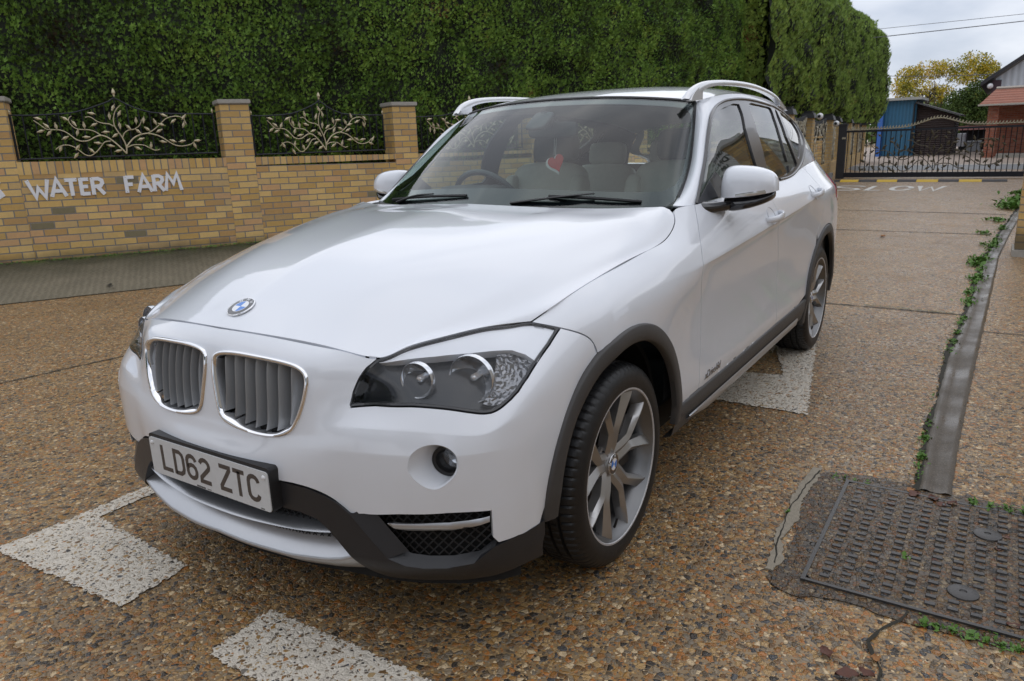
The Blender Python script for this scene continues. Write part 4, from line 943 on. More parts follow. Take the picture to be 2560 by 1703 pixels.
# ---- door mirrors
def sculpt(name, cage, faces, mat, parent, lv=3, creases=None):
    me = bpy.data.meshes.new(name); me.from_pydata(cage, [], faces); bm = bmesh.new(); bm.from_mesh(me); bmesh.ops.recalc_face_normals(bm, faces=bm.faces)
    if creases:
        cl = bm.edges.layers.float.new('crease_edge'); bm.verts.ensure_lookup_table()
        for a, b, c in creases:
            e = bm.edges.get((bm.verts[a], bm.verts[b]))
            if e: e[cl] = c
    bm.to_mesh(me); bm.free(); o = bpy.data.objects.new(name, me); COL.objects.link(o); md = o.modifiers.new('s', 'SUBSURF'); md.levels = md.render_levels = lv
    dg = bpy.context.evaluated_depsgraph_get(); me2 = bpy.data.meshes.new_from_object(o.evaluated_get(dg)); o.modifiers.clear(); o.data = me2; me2.name = name
    me2.shade_smooth(); me2.materials.clear(); me2.materials.append(mat); o.parent = parent; return o
for s in (1, -1):
    mr = empty('wing_mirror', parent=CAR)
    # rings across the head from inner to outer: each ring = (y, [front-top, back-top, back-bottom, front-bottom]) with mid points
    def ringp(y, zt, zb, xf, xb, tx=0):
        zm = (zt+zb)/2; xm = (xf+xb)/2
        return [(xf-.018+tx, y, zt-.012), (xm, y, zt), (xb, y, zt-.004), (xb, y, zm), (xb, y, zb), (xm, y, zb), (xf-.004, y, zb+.0), (xf, y, zm)]
    R = [ringp(.862, 1.120, 1.074, -.842, -.905), ringp(.866, 1.168, 1.070, -.818, -.905), ringp(.890, 1.193, 1.068, -.792, -.905), ringp(.955, 1.191, 1.073, -.780, -.905), ringp(1.015, 1.181, 1.080, -.790, -.905), ringp(1.058, 1.160, 1.088, -.815, -.905), ringp(1.072, 1.118, 1.093, -.845, -.905)]
    V = [(x, y*s, z) for r in R for x, y, z in r]; F = [(i*8+j, i*8+(j+1) % 8, (i+1)*8+(j+1) % 8, (i+1)*8+j) for i in range(6) for j in range(8) if j not in (4, 5)]+[tuple(range(8)), tuple(range(48, 56))[::-1]]
    cr = [(i*8+j, (i+1)*8+j, .9) for i in range(6) for j in (2, 4, 6)]
    sculpt('mirror_cap', V, F, PAINT, mr, creases=cr)
    R = [ringp(.868, 1.077, 1.030, -.836, -.900), ringp(.895, 1.076, 1.012, -.802, -.902), ringp(.955, 1.080, 1.020, -.784, -.902), ringp(1.01, 1.086, 1.036, -.795, -.902), ringp(1.048, 1.093, 1.052, -.820, -.902), ringp(1.063, 1.097, 1.068, -.848, -.902)]
    V = [(x, y*s, z) for r in R for x, y, z in r]; n = len(R); F = [(i*8+j, i*8+(j+1) % 8, (i+1)*8+(j+1) % 8, (i+1)*8+j) for i in range(n-1) for j in range(8)]+[tuple(range(8)), tuple(range(n*8-8, n*8))[::-1]]
    sculpt('mirror_base', V, F, GLOSSB, mr, 2)
    # arm down to the door
    A = [(-.855, .945, 1.052, .030, .018), (-.83, .912, 1.040, .036, .019), (-.78, .880, 1.034, .045, .022), (-.735, .852, 1.034, .055, .026), (-.70, .820, 1.038, .065, .030)]
    V = []; k = 8
    for x, y, z, a, b in A:
        for t in np.linspace(0, 2*math.pi, k, False): V.append((x+a*math.cos(t), y*s, z+b*math.sin(t)))
    m = MB(); m.add(V, [(i*k+j, i*k+(j+1) % k, (i+1)*k+(j+1) % k, (i+1)*k+j) for i in range(len(A)-1) for j in range(k)]+[tuple(range(k))]); sculpt('mirror_arm', m.V, m.F, GLOSSB, mr, 2)
    # indicator strip along the lower front edge
    pts = [(-.789, .935), (-.785, .955), (-.787, .985), (-.795, 1.012), (-.808, 1.035), (-.826, 1.052), (-.85, 1.0635)]; V = []
    for i, (x, y) in enumerate(pts):
        f = i/6; zc = lerp(1.0795, 1.098, f); hh = lerp(.0045, .0085, min(1, f*2)); d = np.array((.004, .003*f))
        for dx, dz in ((-.004, hh), (.003, hh*.8), (.004, 0), (.003, -hh*.8), (-.004, -hh)): V.append((x+dx*(1-f*.5), (y+.004*f*(dx > 0))*s, zc+dz))
    m = MB(); m.add(V, [(i*5+j, i*5+j+1, (i+1)*5+j+1, (i+1)*5+j) for i in range(6) for j in range(4)]); m.obj('mirror_indicator', pmat('clear_indicator', (.62, .62, .60), .12, metal=.7, coat=.5), mr, sharp=50)
    m = MB(); m.prism([(y, z) for y, z in ((.885, 1.085), (.885, 1.15), (.92, 1.168), (1.0, 1.162), (1.035, 1.14), (1.05, 1.10), (1.04, 1.085))], -.907, -.909, lambda x, y, h: (h, x*s, y)); m.obj('mirror_glass', CHROME, mr, smooth=False)
    mr.location = (-.150, -.045*s, -.008)
# quarter triangle in front of the door glass
for s, sd in ((1, 'left'), (-1, 'right')):
    tri = [D['wtrim'][0], [1.35, .95], [1.55, 1.3], [2.2, .2], [2.1, 0]]
    tri[0] = [tri[0][0], 0]
    panel('mirror_sail', GS, tri, GLOSSB, CAR, gap=0, mirror=sd, lift=.005, k=(8, 10), flange=.005)
# ---- roof rails
for s in (1, -1):
    xs = np.array([-1.165, -1.20, -1.25, -1.33, -1.45, -1.65, -1.95, -2.25, -2.5, -2.65, -2.76, -2.82]); zt = np.array([1.448, 1.480, 1.502, 1.520, 1.532, 1.541, 1.543, 1.530, 1.508, 1.482, 1.450, 1.425]); yy = np.array([.598, .603, .607, .612, .616, .620, .622, .620, .612, .604, .594, .588])
    hh = np.array([.006, .026, .038, .032, .026, .024, .023, .023, .024, .026, .022, .006])
    t = np.linspace(0, 11, 90); X = _basis(12, t)@np.stack([xs, yy, zt, hh], 1); V = []
    for x, y, z, h in X:
        h = max(h, .004)
        for a, b in ((-.016, -h), (-.019, -h*.4), (-.014, -.003), (-.004, 0), (.008, -.002), (.015, -h*.45), (.013, -h)): V.append((x, (y+a)*s, z+b))
    m = MB(); k = 7; m.add(V, [(i*k+j, i*k+(j+1) % k, (i+1)*k+(j+1) % k, (i+1)*k+j) for i in range(89) for j in range(k)]); m.obj('roof_rail', pmat('pale_satin_rail', (.70, .71, .73), .22, metal=.55, coat=.4), CAR, sharp=60)
    for a, b in ((-1.17, -1.31), (-2.62, -2.80)):   # feet filling the ends
        m = MB()
        q = [(x, float(np.interp(-x, -xs, zt))-.012) for x in np.linspace(a, b, 8)]; q2 = [(x, float(np.interp(-x, [1.17, 1.43, 2.5, 2.84], [1.440, 1.460, 1.463, 1.424]))-.004) for x in np.linspace(b, a, 8)]
        V = [(x, .600*s, z) for x, z in q+q2]+[(x, .622*s, z) for x, z in q+q2]; n = 16
        m.add(V, [tuple(range(n)), tuple(range(n, 2*n))[::-1]]+[(i, (i+1) % n, (i+1) % n+n, i+n) for i in range(n)])
        m.obj('rail_foot', MAT['pale_satin_rail'], CAR, sharp=40)
# ---- door handles
for nm, P0_, P1_, doors in (('F', (-1.415, .952), (-1.635, .966), fdoors), ('R', (-2.30, .992), (-2.52, 1.008), rdoors)):
    for s, dr in zip((1, -1), doors):
        n = 15; t = np.linspace(0, 1, n); xz_ = [(lerp(P0_[0], P1_[0], q), lerp(P0_[1], P1_[1], q)-.024) for q in t]
        X = uvx(SI, inv(SI, xz_), 0); V = []; k = 8
        for i, (p, q) in enumerate(zip(X, t)):
            out = .040*min(1, math.sin(min(1, max(0, q))*math.pi)**.45)+.002; hw = .012+.004*math.sin(q*math.pi)
            for a in np.linspace(0, 2*math.pi, k, False): V.append((p[0], (p[1]+out+.007*math.cos(a))*s, p[2]+hw*math.sin(a)))
        m = MB(); m.add(V, [(i*k+j, i*k+(j+1) % k, (i+1)*k+(j+1) % k, (i+1)*k+j) for i in range(n-1) for j in range(k)]+[tuple(range(k)), tuple(range((n-1)*k, n*k))[::-1]])
        h = m.obj('door_handle', PAINT, dr, sharp=60)
        c = [(P0_[0]*.55+P1_[0]*.45), (P0_[1]+P1_[1])/2-.022]; ang = np.linspace(0, 2*math.pi, 28, False)
        V = []
        for rr, dp in ((1, .0008), (.9, -.006), (.55, -.016), (.15, -.018)):
            V += list(uvx(SI, inv(SI, [(c[0]+.052*rr*math.cos(a), c[1]+.038*rr*math.sin(a)) for a in ang]), 0)+np.array((0, dp+.0012, 0)))
        V = np.array(V)*[1, s, 1]; m = MB(); m.add(V, [(r*28+i, r*28+(i+1) % 28, (r+1)*28+(i+1) % 28, (r+1)*28+i) for r in range(3) for i in range(28)]+[tuple(range(84, 112))])
        m.obj('handle_recess', pmat('recess_paint', (.42, .43, .45), .3, coat=.5), dr, sharp=60)  # body paint darkened: the shade of the hollow is in its colour
# ---- model script low on the front doors
m = MB()
for s in (1, -1):
    pass
fc = bpy.data.curves.new('script', 'FONT'); fc.body = 'xDrive18d'; fc.size = .036; fc.extrude = .0008; fc.space_character = .92; fc.shear = .35
fo = bpy.data.objects.new('script', fc); COL.objects.link(fo); dg = bpy.context.evaluated_depsgraph_get(); tm = bpy.data.meshes.new_from_object(fo.evaluated_get(dg)); bpy.data.objects.remove(fo)
wd = max(v.co.x for v in tm.vertices); k = .19/wd
for s, dr in zip((1, -1), fdoors):
    me = tm.copy()
    xs_ = np.array([(-.665-v.co.x*k) if s > 0 else (-.665-.19+v.co.x*k) for v in me.vertices]); zs = np.array([.410+v.co.y*k*.9 for v in me.vertices])
    # door skin is nearly flat here
    ref = uvx(SI, inv(SI, [(x, z) for x in (-.65, -.75, -.86) for z in (.405, .43)]), 0); A_ = np.stack([ref[:, 0], ref[:, 2], np.ones(6)], 1); cf = np.linalg.lstsq(A_, ref[:, 1], rcond=None)[0]
    yv = xs_*cf[0]+zs*cf[1]+cf[2]+.0012
    for v, x, y, z in zip(me.vertices, xs_, yv, zs): v.co = (x, (y+(.0015 if v.co.z > 0 else 0))*s, z)
    me.materials.clear(); me.materials.append(pmat('script_chrome', (.35, .35, .36), .2, metal=1)); o = bpy.data.objects.new('model_script', me); COL.objects.link(o); o.parent = dr
# ---- side lamps at the tail
TLR = pmat('tail_lamp_red', (.35, .02, .03), .12, coat=1)
for s in (1, -1):
    poly = xz([(-3.16, 1.035), (-3.10, .985), (-3.09, .90), (-3.20, .87), (-3.36, .87), (-3.50, .88), (-3.50, 1.02), (-3.34, 1.045)])
    panel('tail_lamp', SI, poly, TLR, CAR, gap=0, mirror='left' if s > 0 else 'right', lift=.004, k=(8, 8), flange=.014)
# ---- wipers and washer covers
for s, (a, b, c_) in ((1, ((-.50, .33, 1.078), (-.60, .0, 1.10), 0)), (-1, ((-.47, -.12, 1.072), (-.60, -.45, 1.085), 0))):
    pass
def wsl(u, v, h): return uvx(WS, [(u, v)], h)[0]*[1, 1, 1]
def wsp(y, v, h):
    u = float(np.interp(abs(y), [0, .2, .4, .6, .708], [0, 1, 2, 3, 4])); p = uvx(WS, [(u, v)], h)[0]; return np.array((p[0], p[1]*(1 if y >= 0 else -1), p[2]))
for arm, blade in ((((.16, .10), (.34, .22), (.46, .33)), ((.30, .32), (.62, .20))), (((-.50, .08), (-.36, .22), (-.24, .26)), ((-.56, .17), (-.06, .30)))):
    w = empty('wiper', parent=CAR); m = MB()
    A = [wsp(y, v, h) for (y, v), h in zip(arm, (.004, .018, .020))]; m.tube(spl(A, 6, False), np.linspace(.011, .006, 13), 6, flat=.5); m.obj('wiper_arm', BLK, w, sharp=50)
    B = [wsp(lerp(blade[0][0], blade[1][0], f), lerp(blade[0][1], blade[1][1], f)-.02, .006+.006*math.sin(f*math.pi)) for f in np.linspace(0, 1, 14)]
    m = MB(); m.tube(B, .0065, 6); m.obj('wiper_blade', RUB, w, sharp=50)
# ---- cabin
LEA = pmat('cream_leather', (.52, .49, .43), .45, noise=.08, nscale=40, bump=.2, bscale=200); CAB = pmat('dark_cabin_plastic', (.05, .052, .055), .6, noise=.1); GRYC = pmat('grey_headlining', (.48, .48, .47), .9, noise=.05)
def pad(c, d, R=None, mat=LEA, name='cushion', parent=None, lv=2, tilt=0):
    m = MB(); x, y, z = [a/2 for a in d]; ct, st_ = math.cos(tilt), math.sin(tilt)
    V = []
    for sz in (-1, -.6, .6, 1):
        for sx, sy in ((-1, -.9), (-.6, -1), (.6, -1), (1, -.9), (1, .9), (.6, 1), (-.6, 1), (-1, .9)):
            k = .88 if abs(sz) == 1 else 1; p = (sx*x*k, sy*y*k, sz*z); V.append((c[0]+p[0]*ct-p[2]*st_, c[1]+p[1], c[2]+p[0]*st_+p[2]*ct))
    m.add(V, [(i*8+j, i*8+(j+1) % 8, (i+1)*8+(j+1) % 8, (i+1)*8+j) for i in range(3) for j in range(8)]+[tuple(range(8))[::-1], tuple(range(24, 32))])
    return sculpt(name, m.V, m.F, mat, parent, lv)
for y in (.37, -.37):
    s = empty('front_seat', parent=CAR); pad((-1.35, y, .60), (.50, .50, .16), name='seat_cushion', parent=s); pad((-1.66, y, .90), (.13, .48, .60), name='backrest', parent=s, tilt=.22)
    for q in (-.21, .21): pad((-1.62, y+q, .88), (.15, .08, .50), name='side_bolster', parent=s, tilt=.22)
    h = pad((-1.775, y, 1.255), (.10, .27, .17), name='headrest', parent=s, tilt=.2, mat=pmat('grey_headrest', (.10, .10, .10), .5))
    for q in (-.06, .06):
        m = MB(); m.tube([(-1.75, y+q, 1.13), (-1.765, y+q, 1.20)], .006, 8); m.obj('headrest_post', CHROME, s)
rs = empty('rear_seat', parent=CAR); pad((-2.15, 0, .62), (.5, 1.25, .18), name='seat_cushion', parent=rs)
for y, w_ in ((-.42, .46), (0, .30), (.42, .46)):
    pad((-2.43, y, .90), (.14, w_, .52), name='backrest', parent=rs, tilt=.3); pad((-2.53, y, 1.205), (.09, .25, .15), name='headrest', parent=rs, tilt=.2)
m = MB(); prof = [(-.72, 1.035), (-.80, 1.045), (-.90, 1.04), (-1.0, 1.02), (-1.03, .98), (-1.02, .70), (-.8, .5)]
m.add([(x-.10*(y/.7)**2*0, y, z+.012*math.cos(y*4)) for y in np.linspace(-.70, .70, 15) for x, z in prof], [(i*7+j, i*7+j+1, (i+1)*7+j+1, (i+1)*7+j) for i in range(14) for j in range(6)]); m.obj('dashboard', CAB, CAR)
m = MB(); m.add([(-.62, y, 1.03-.002*abs(y)) if k == 0 else (-.80, y, 1.04) for y in np.linspace(-.69, .69, 9) for k in (0, 1)], [(i*2, i*2+1, i*2+3, i*2+2) for i in range(8)]); m.obj('dash_shelf', CAB, CAR)
pad((-.95, -.35, 1.075), (.16, .34, .07), name='instrument_hood', mat=CAB, parent=CAR)
sw = empty('steering_wheel', parent=CAR); c = np.array((-1.08, -.36, 1.00)); R_ = np.array(Matrix.Rotation(math.radians(-64), 3, 'Y')); m = MB()
ring_ = [c+R_@np.array((.185*math.cos(a), .185*math.sin(a), 0)) for a in np.linspace(0, 2*math.pi, 48, False)]; m.tube(ring_, .014, 10, closed=True); m.obj('rim', pmat('wheel_leather', (.05, .055, .06), .35), sw)
m = MB(); m.tube([c+R_@np.array(p) for p in ((0, -.18, 0), (0, 0, -.02), (0, .18, 0))], .018, 8); m.tube([c, c+R_@np.array((-.17, 0, 0))], .016, 8); m.lathe([(.001, .01), (.05, .005), (.06, -.02), (.03, -.09)], 20, 'z'); k0 = len(m.V)-80
m.V = m.V[:k0]+[tuple(c+R_@np.array(v)) for v in m.V[k0:]]; m.obj('spokes', CAB, sw)
# pillars, headlining and far inner trim
panel('headlining', RO, RO_o, GRYC, CAR, gap=0, lift=-.035, k=(3, 3), flange=0)
inn = [tuple(p) for p in go]; panel('inner_pillars', GS, go, CAB, CAR, mirror='pair', gap=0, k=(6, 6), lift=-.03, flange=0)
gs2 = [offset_uv(GS, g, -.004) for g in gl]; panel('inner_window_frame', GS, wtr, CAB, CAR, mirror='pair', gap=0, k=(6, 8), lift=-.022, flange=0, holes=gs2)
panel('inner_doors', SI, [(3.5, 0), (14, 0), (14, 6.8), (3.5, 6.8)], CAB, CAR, mirror='pair', gap=0, lift=-.05, k=(2, 2), flange=0, rs=.05)
pi = []
m = MB(); m.box((-2.95, 0, .86), (.55, 1.3, .03)); m.obj('parcel_shelf', CAB, CAR, smooth=False)
mm_ = empty('rear_view_mirror', parent=CAR); pad((-1.10, .0, 1.345), (.035, .26, .075), name='mirror_body', mat=CAB, parent=mm_)
m = MB(); m.tube([(-1.10, 0, 1.36), (-1.07, 0, 1.40), (-1.02, 0, 1.41)], .018, 8); m.obj('mirror_stem', CAB, mm_)
pad((-.985, .0, 1.383), (.14, .10, .02), name='sensor_pod', mat=CAB, parent=mm_, tilt=-.56)
# ---- red heart air freshener hanging from the mirror (a thing of its own)
fr = empty('air_freshener', (-1.10, .015, 1.20)); tag(fr, 'red heart air freshener on a string behind the windscreen', 'air freshener')
hp = [(.042*(16*math.sin(t)**3)/16, .040*(13*math.cos(t)-5*math.cos(2*t)-2*math.cos(3*t)-math.cos(4*t))/15) for t in np.linspace(0, 2*math.pi, 40, False)]
cr_, sr_ = math.cos(.35), math.sin(.35); hp = [(x*cr_-y*sr_, x*sr_+y*cr_) for x, y in hp]; RT = lambda x, y, h: (h+.0, x, y)
m = MB(); m.prism(hp, 0, .004, RT); m.obj('heart', pmat('red_card', (.55, .035, .03), .4, noise=.25, nscale=60), fr, smooth=False)
m = MB(); m.prism([(x*1.12-.008, y*1.14-.006) for x, y in hp], -.004, -.001, RT); m.obj('backing_card', pmat('white_card', (.7, .7, .7), .5), fr, smooth=False)
m = MB(); m.tube([(.0, -.012, .035), (0, -.006, .14)], .0009, 5); m.tube([(.0, -.004, .035), (0, .004, .14)], .0009, 5); m.obj('string', pmat('white_card', (.7, .7, .7), .5), fr)
VINE = {'A': [(0.52, 0.025), (0.524, 0.103), (0.512, 0.196), (0.494, 0.268), (0.482, 0.329), (0.482, 0.4), (0.493, 0.471), (0.511, 0.522), (0.529, 0.55)], 'B': [(0.512, 0.196), (0.525, 0.247), (0.546, 0.278), (0.575, 0.288), (0.601, 0.318), (0.616, 0.359), (0.621, 0.395)], 'C': [(0.526, 0.102), (0.563, 0.184), (0.594, 0.22), (0.628, 0.238), (0.657, 0.235), (0.699, 0.208), (0.734, 0.159), (0.766, 0.111), (0.799, 0.089), (0.834, 0.093), (0.866, 0.113), (0.889, 0.156)], 'D': [(0.643, 0.24), (0.674, 0.276), (0.707, 0.328), (0.741, 0.39), (0.772, 0.416), (0.807, 0.422), (0.835, 0.401), (0.847, 0.359), (0.849, 0.327)], 'E': [(0.527, 0.092), (0.553, 0.112), (0.577, 0.119), (0.614, 0.11), (0.641, 0.078), (0.668, 0.051), (0.693, 0.06)], 'F': [(0.52, 0.025), (0.495, 0.093), (0.467, 0.156), (0.438, 0.208), (0.408, 0.229), (0.379, 0.214), (0.345, 0.179), (0.313, 0.173), (0.287, 0.191), (0.264, 0.236), (0.241, 0.276), (0.212, 0.299), (0.173, 0.302), (0.153, 0.312), (0.127, 0.361), (0.104, 0.402)], 'G': [(0.408, 0.231), (0.384, 0.269), (0.358, 0.29), (0.332, 0.295), (0.297, 0.306), (0.275, 0.346), (0.266, 0.39), (0.271, 0.425), (0.283, 0.44)], 'H': [(0.477, 0.324), (0.458, 0.35), (0.427, 0.36), (0.401, 0.38), (0.381, 0.415), (0.365, 0.43), (0.346, 0.425)], 'I': [(0.451, 0.166), (0.421, 0.157), (0.398, 0.106), (0.377, 0.061), (0.346, 0.018), (0.319, 0.023), (0.299, 0.059), (0.276, 0.105), (0.251, 0.131), (0.225, 0.137), (0.202, 0.123), (0.182, 0.093)], 'leaf': [(0.125, 0.42), (0.129, 0.288), (0.159, 0.342), (0.202, 0.336), (0.166, 0.268), (0.236, 0.212), (0.25, 0.415), (0.288, 0.366), (0.335, 0.34), (0.298, 0.266), (0.336, 0.215), (0.381, 0.465), (0.383, 0.345), (0.388, 0.148), (0.288, 0.11), (0.205, 0.098), (0.274, 0.024), (0.35, 0.072), (0.433, 0.264), (0.465, 0.436), (0.49, 0.527), (0.515, 0.461), (0.508, 0.334), (0.479, 0.227), (0.447, 0.115), (0.48, 0.057), (0.549, 0.313), (0.593, 0.38), (0.632, 0.39), (0.595, 0.267), (0.603, 0.178), (0.581, 0.08), (0.644, 0.287), (0.688, 0.364), (0.72, 0.333), (0.737, 0.437), (0.703, 0.265), (0.783, 0.369), (0.841, 0.411), (0.835, 0.327), (0.714, 0.144), (0.768, 0.148), (0.815, 0.142), (0.88, 0.091), (0.899, 0.145), (0.65, 0.104)], 'top': [(-0.0, 0.458), (0.092, 0.454), (0.221, 0.464), (0.288, 0.475), (0.357, 0.51), (0.433, 0.561), (0.477, 0.597), (0.503, 0.634), (0.524, 0.603), (0.562, 0.553), (0.61, 0.508), (0.678, 0.468), (0.774, 0.453), (1.0, 0.444)]}
# ================================================================ ground
def nodes(m): m.use_nodes = True; t = m.node_tree; return t, t.nodes['Principled BSDF'], t.links.new
def nn_(t, typ, **kw):
    n = t.nodes.new(typ)
    for k, v in kw.items():
        if hasattr(n, k): setattr(n, k, v)
    return n
def ramp(t, fac, stops, interp='LINEAR'):
    r = t.nodes.new('ShaderNodeValToRGB'); r.color_ramp.interpolation = interp; e = r.color_ramp.elements
    while len(e) > 1: e.remove(e[-1])
    e[0].position = stops[0][0]; e[0].color = (*stops[0][1], 1)
    for p, c in stops[1:]:
        x = e.new(p); x.color = (*c, 1)
    t.links.new(fac, r.inputs[0]); return r.outputs[0]
def math_(t, op, a, b=None, c=None, clamp=False):
    n = t.nodes.new('ShaderNodeMath'); n.operation = op; n.use_clamp = clamp
    for i, v in enumerate((a, b, c)):
        if v is None: continue
        if isinstance(v, (int, float)): n.inputs[i].default_value = v
        else: t.links.new(v, n.inputs[i])
    return n.outputs[0]
def mixc(t, f, a, b, blend='MIX'):
    n = t.nodes.new('ShaderNodeMix'); n.data_type = 'RGBA'; n.blend_type = blend
    for i, v in ((0, f), (6, a), (7, b)):
        if isinstance(v, (int, float)): n.inputs[i].default_value = v
        elif isinstance(v, tuple): n.inputs[i].default_value = (*v, 1)
        else: t.links.new(v, n.inputs[i])
    return n.outputs[2]
def noise_(t, vec, scale, det=3, rough=.5, dist=0):
    n = t.nodes.new('ShaderNodeTexNoise'); n.inputs['Scale'].default_value = scale; n.inputs['Detail'].default_value = det; n.inputs['Roughness'].default_value = rough; n.inputs['Distortion'].default_value = dist
    t.links.new(vec, n.inputs['Vector']); return n.outputs['Fac']
def maprange(t, v, a, b, c, d):
    n = t.nodes.new('ShaderNodeMapRange'); n.inputs[1].default_value = a; n.inputs[2].default_value = b; n.inputs[3].default_value = c; n.inputs[4].default_value = d; t.links.new(v, n.inputs[0]); return n.outputs[0]
STONES = [(0, (.05, .045, .042)), (.09, (.17, .10, .045)), (.20, (.36, .22, .085)), (.34, (.13, .105, .078)), (.44, (.46, .33, .175)), (.56, (.30, .155, .055)), (.65, (.21, .19, .165)), (.74, (.42, .19, .06)), (.83, (.075, .08, .095)), (.89, (.64, .54, .39)), (.95, (.29, .25, .20))]
def aggregate(name, paint=False, mortar=(.245, .185, .115), bright=1.0):
    """washed pebble concrete; the same stones show through the worn road paint"""
    m = bpy.data.materials.new(name); t, b, L = nodes(m)
    g = t.nodes.new('ShaderNodeNewGeometry'); P = g.outputs['Position']
    w = nn_(t, 'ShaderNodeTexNoise'); w.inputs['Scale'].default_value = 60; L(P, w.inputs['Vector'])
    ws = t.nodes.new('ShaderNodeVectorMath'); ws.operation = 'MULTIPLY_ADD'; L(w.outputs['Color'], ws.inputs[0]); ws.inputs[1].default_value = (.006, .006, .006); L(P, ws.inputs[2]); V = ws.outputs[0]
    def vor(scale, feat='F1'):
        v = nn_(t, 'ShaderNodeTexVoronoi'); v.feature = feat; v.inputs['Scale'].default_value = scale; L(V, v.inputs['Vector']); return v
    big = vor(58); sm = vor(120); be = vor(58, 'DISTANCE_TO_EDGE'); se = vor(120, 'DISTANCE_TO_EDGE')
    def rnd(v): 
        s = t.nodes.new('ShaderNodeSeparateColor'); L(v.outputs['Color'], s.inputs[0]); return s.outputs
    rb, rs_ = rnd(big), rnd(sm)
    cb = ramp(t, rb[0], STONES, 'CONSTANT'); cs = ramp(t, rs_[0], STONES, 'CONSTANT')
    # grain inside each stone
    gr = noise_(t, P, 420, 3); cb = mixc(t, .35, cb, mixc(t, 1.0, cb, ramp(t, gr, [(.3, (.5, .5, .5)), (.7, (1.25, 1.2, 1.1))]), 'MULTIPLY'))
    isb = math_(t, 'GREATER_THAN', rb[1], .42)              # which big cells hold a big stone
    hb = maprange(t, be.outputs['Distance'], .03, .22, 0, 1); hs = maprange(t, se.outputs['Distance'], .03, .2, 0, 1)
    issm = math_(t, 'GREATER_THAN', rs_[1], .3)
    mb = math_(t, 'MULTIPLY', isb, math_(t, 'GREATER_THAN', be.outputs['Distance'], .06)); ms = math_(t, 'MULTIPLY', issm, math_(t, 'GREATER_THAN', se.outputs['Distance'], .05))
    mort = mixc(t, noise_(t, P, 35, 6, .7), tuple(c*.62 for c in mortar), tuple(c*1.35 for c in mortar))
    col = mixc(t, mb, mixc(t, ms, mort, cs), cb)
    # broad stains, damp patches, dirt
    st = noise_(t, P, 1.3, 6, .6); col = mixc(t, maprange(t, st, .35, .7, 0, .45), col, mixc(t, 1.0, col, (.58, .54, .50), 'MULTIPLY'))
    st2 = noise_(t, P, 7, 4, .6); col = mixc(t, maprange(t, st2, .4, .75, 0, .4), col, mixc(t, 1.0, col, (1.3, 1.22, 1.1), 'MULTIPLY'))
    if bright != 1: col = mixc(t, 1.0, col, (bright*1.10, bright, bright*.84), 'MULTIPLY')
    h = math_(t, 'ADD', math_(t, 'MULTIPLY', hb, isb), math_(t, 'MULTIPLY', math_(t, 'MULTIPLY', hs, issm), .5))
    if paint:
        pn = noise_(t, P, 25, 4, .6); worn = math_(t, 'MULTIPLY', math_(t, 'GREATER_THAN', be.outputs['Distance'], .09), math_(t, 'GREATER_THAN', math_(t, 'ADD', rb[2], math_(t, 'MULTIPLY', pn, .5)), 1.0))
        worn2 = math_(t, 'MULTIPLY', math_(t, 'GREATER_THAN', se.outputs['Distance'], .10), math_(t, 'GREATER_THAN', math_(t, 'ADD', rs_[2], math_(t, 'MULTIPLY', pn, .45)), 1.06))
        wm = math_(t, 'MAXIMUM', worn, worn2)
        pc_ = mixc(t, noise_(t, P, 18, 6, .7), (.56, .50, .41), (.74, .68, .58)); col = mixc(t, wm, pc_, col)
        h = mixc(t, wm, h, math_(t, 'MULTIPLY', h, .2)); hh = h
        # ragged outline: the object's UV holds the distance to the edge in metres
        uv = t.nodes.new('ShaderNodeUVMap'); uv.uv_map = 'edge'; sx = t.nodes.new('ShaderNodeSeparateXYZ'); L(uv.outputs[0], sx.inputs[0])
        ed = math_(t, 'ADD', sx.outputs[0], math_(t, 'MULTIPLY', math_(t, 'SUBTRACT', noise_(t, P, 45, 4, .6), .5), .05))
        al = math_(t, 'GREATER_THAN', ed, .010); L(al, b.inputs['Alpha'])
    L(col, b.inputs['Base Color'])
    ro = math_(t, 'SUBTRACT', maprange(t, noise_(t, P, 3, 5, .6), .3, .7, .28, .56), math_(t, 'MULTIPLY', mb, .12)); L(ro, b.inputs['Roughness'])
    bp = t.nodes.new('ShaderNodeBump'); bp.inputs['Strength'].default_value = .85; bp.inputs['Distance'].default_value = .0035; L(h, bp.inputs['Height']); L(bp.outputs[0], b.inputs['Normal'])
    return m
AGG = aggregate('pebble_concrete', bright=.94); AGGP = aggregate('worn_white_road_paint', paint=True)
def gplane(name, mat, pts, z=0, kind='structure', parent=None):
    m = MB(); m.add([(x, y, z) for x, y in pts], [tuple(range(len(pts)))]); o = m.obj(name, mat, parent, smooth=False)
    if kind: o['kind'] = kind
    for p in o.data.polygons:
        pass
    return o
ground = gplane('ground', AGG, [(-400, -400), (400, -400), (400, 400), (-400, 400)])
def up(o):
    if o.data.polygons[0].normal.z < 0: o.data.flip_normals()
up(ground)
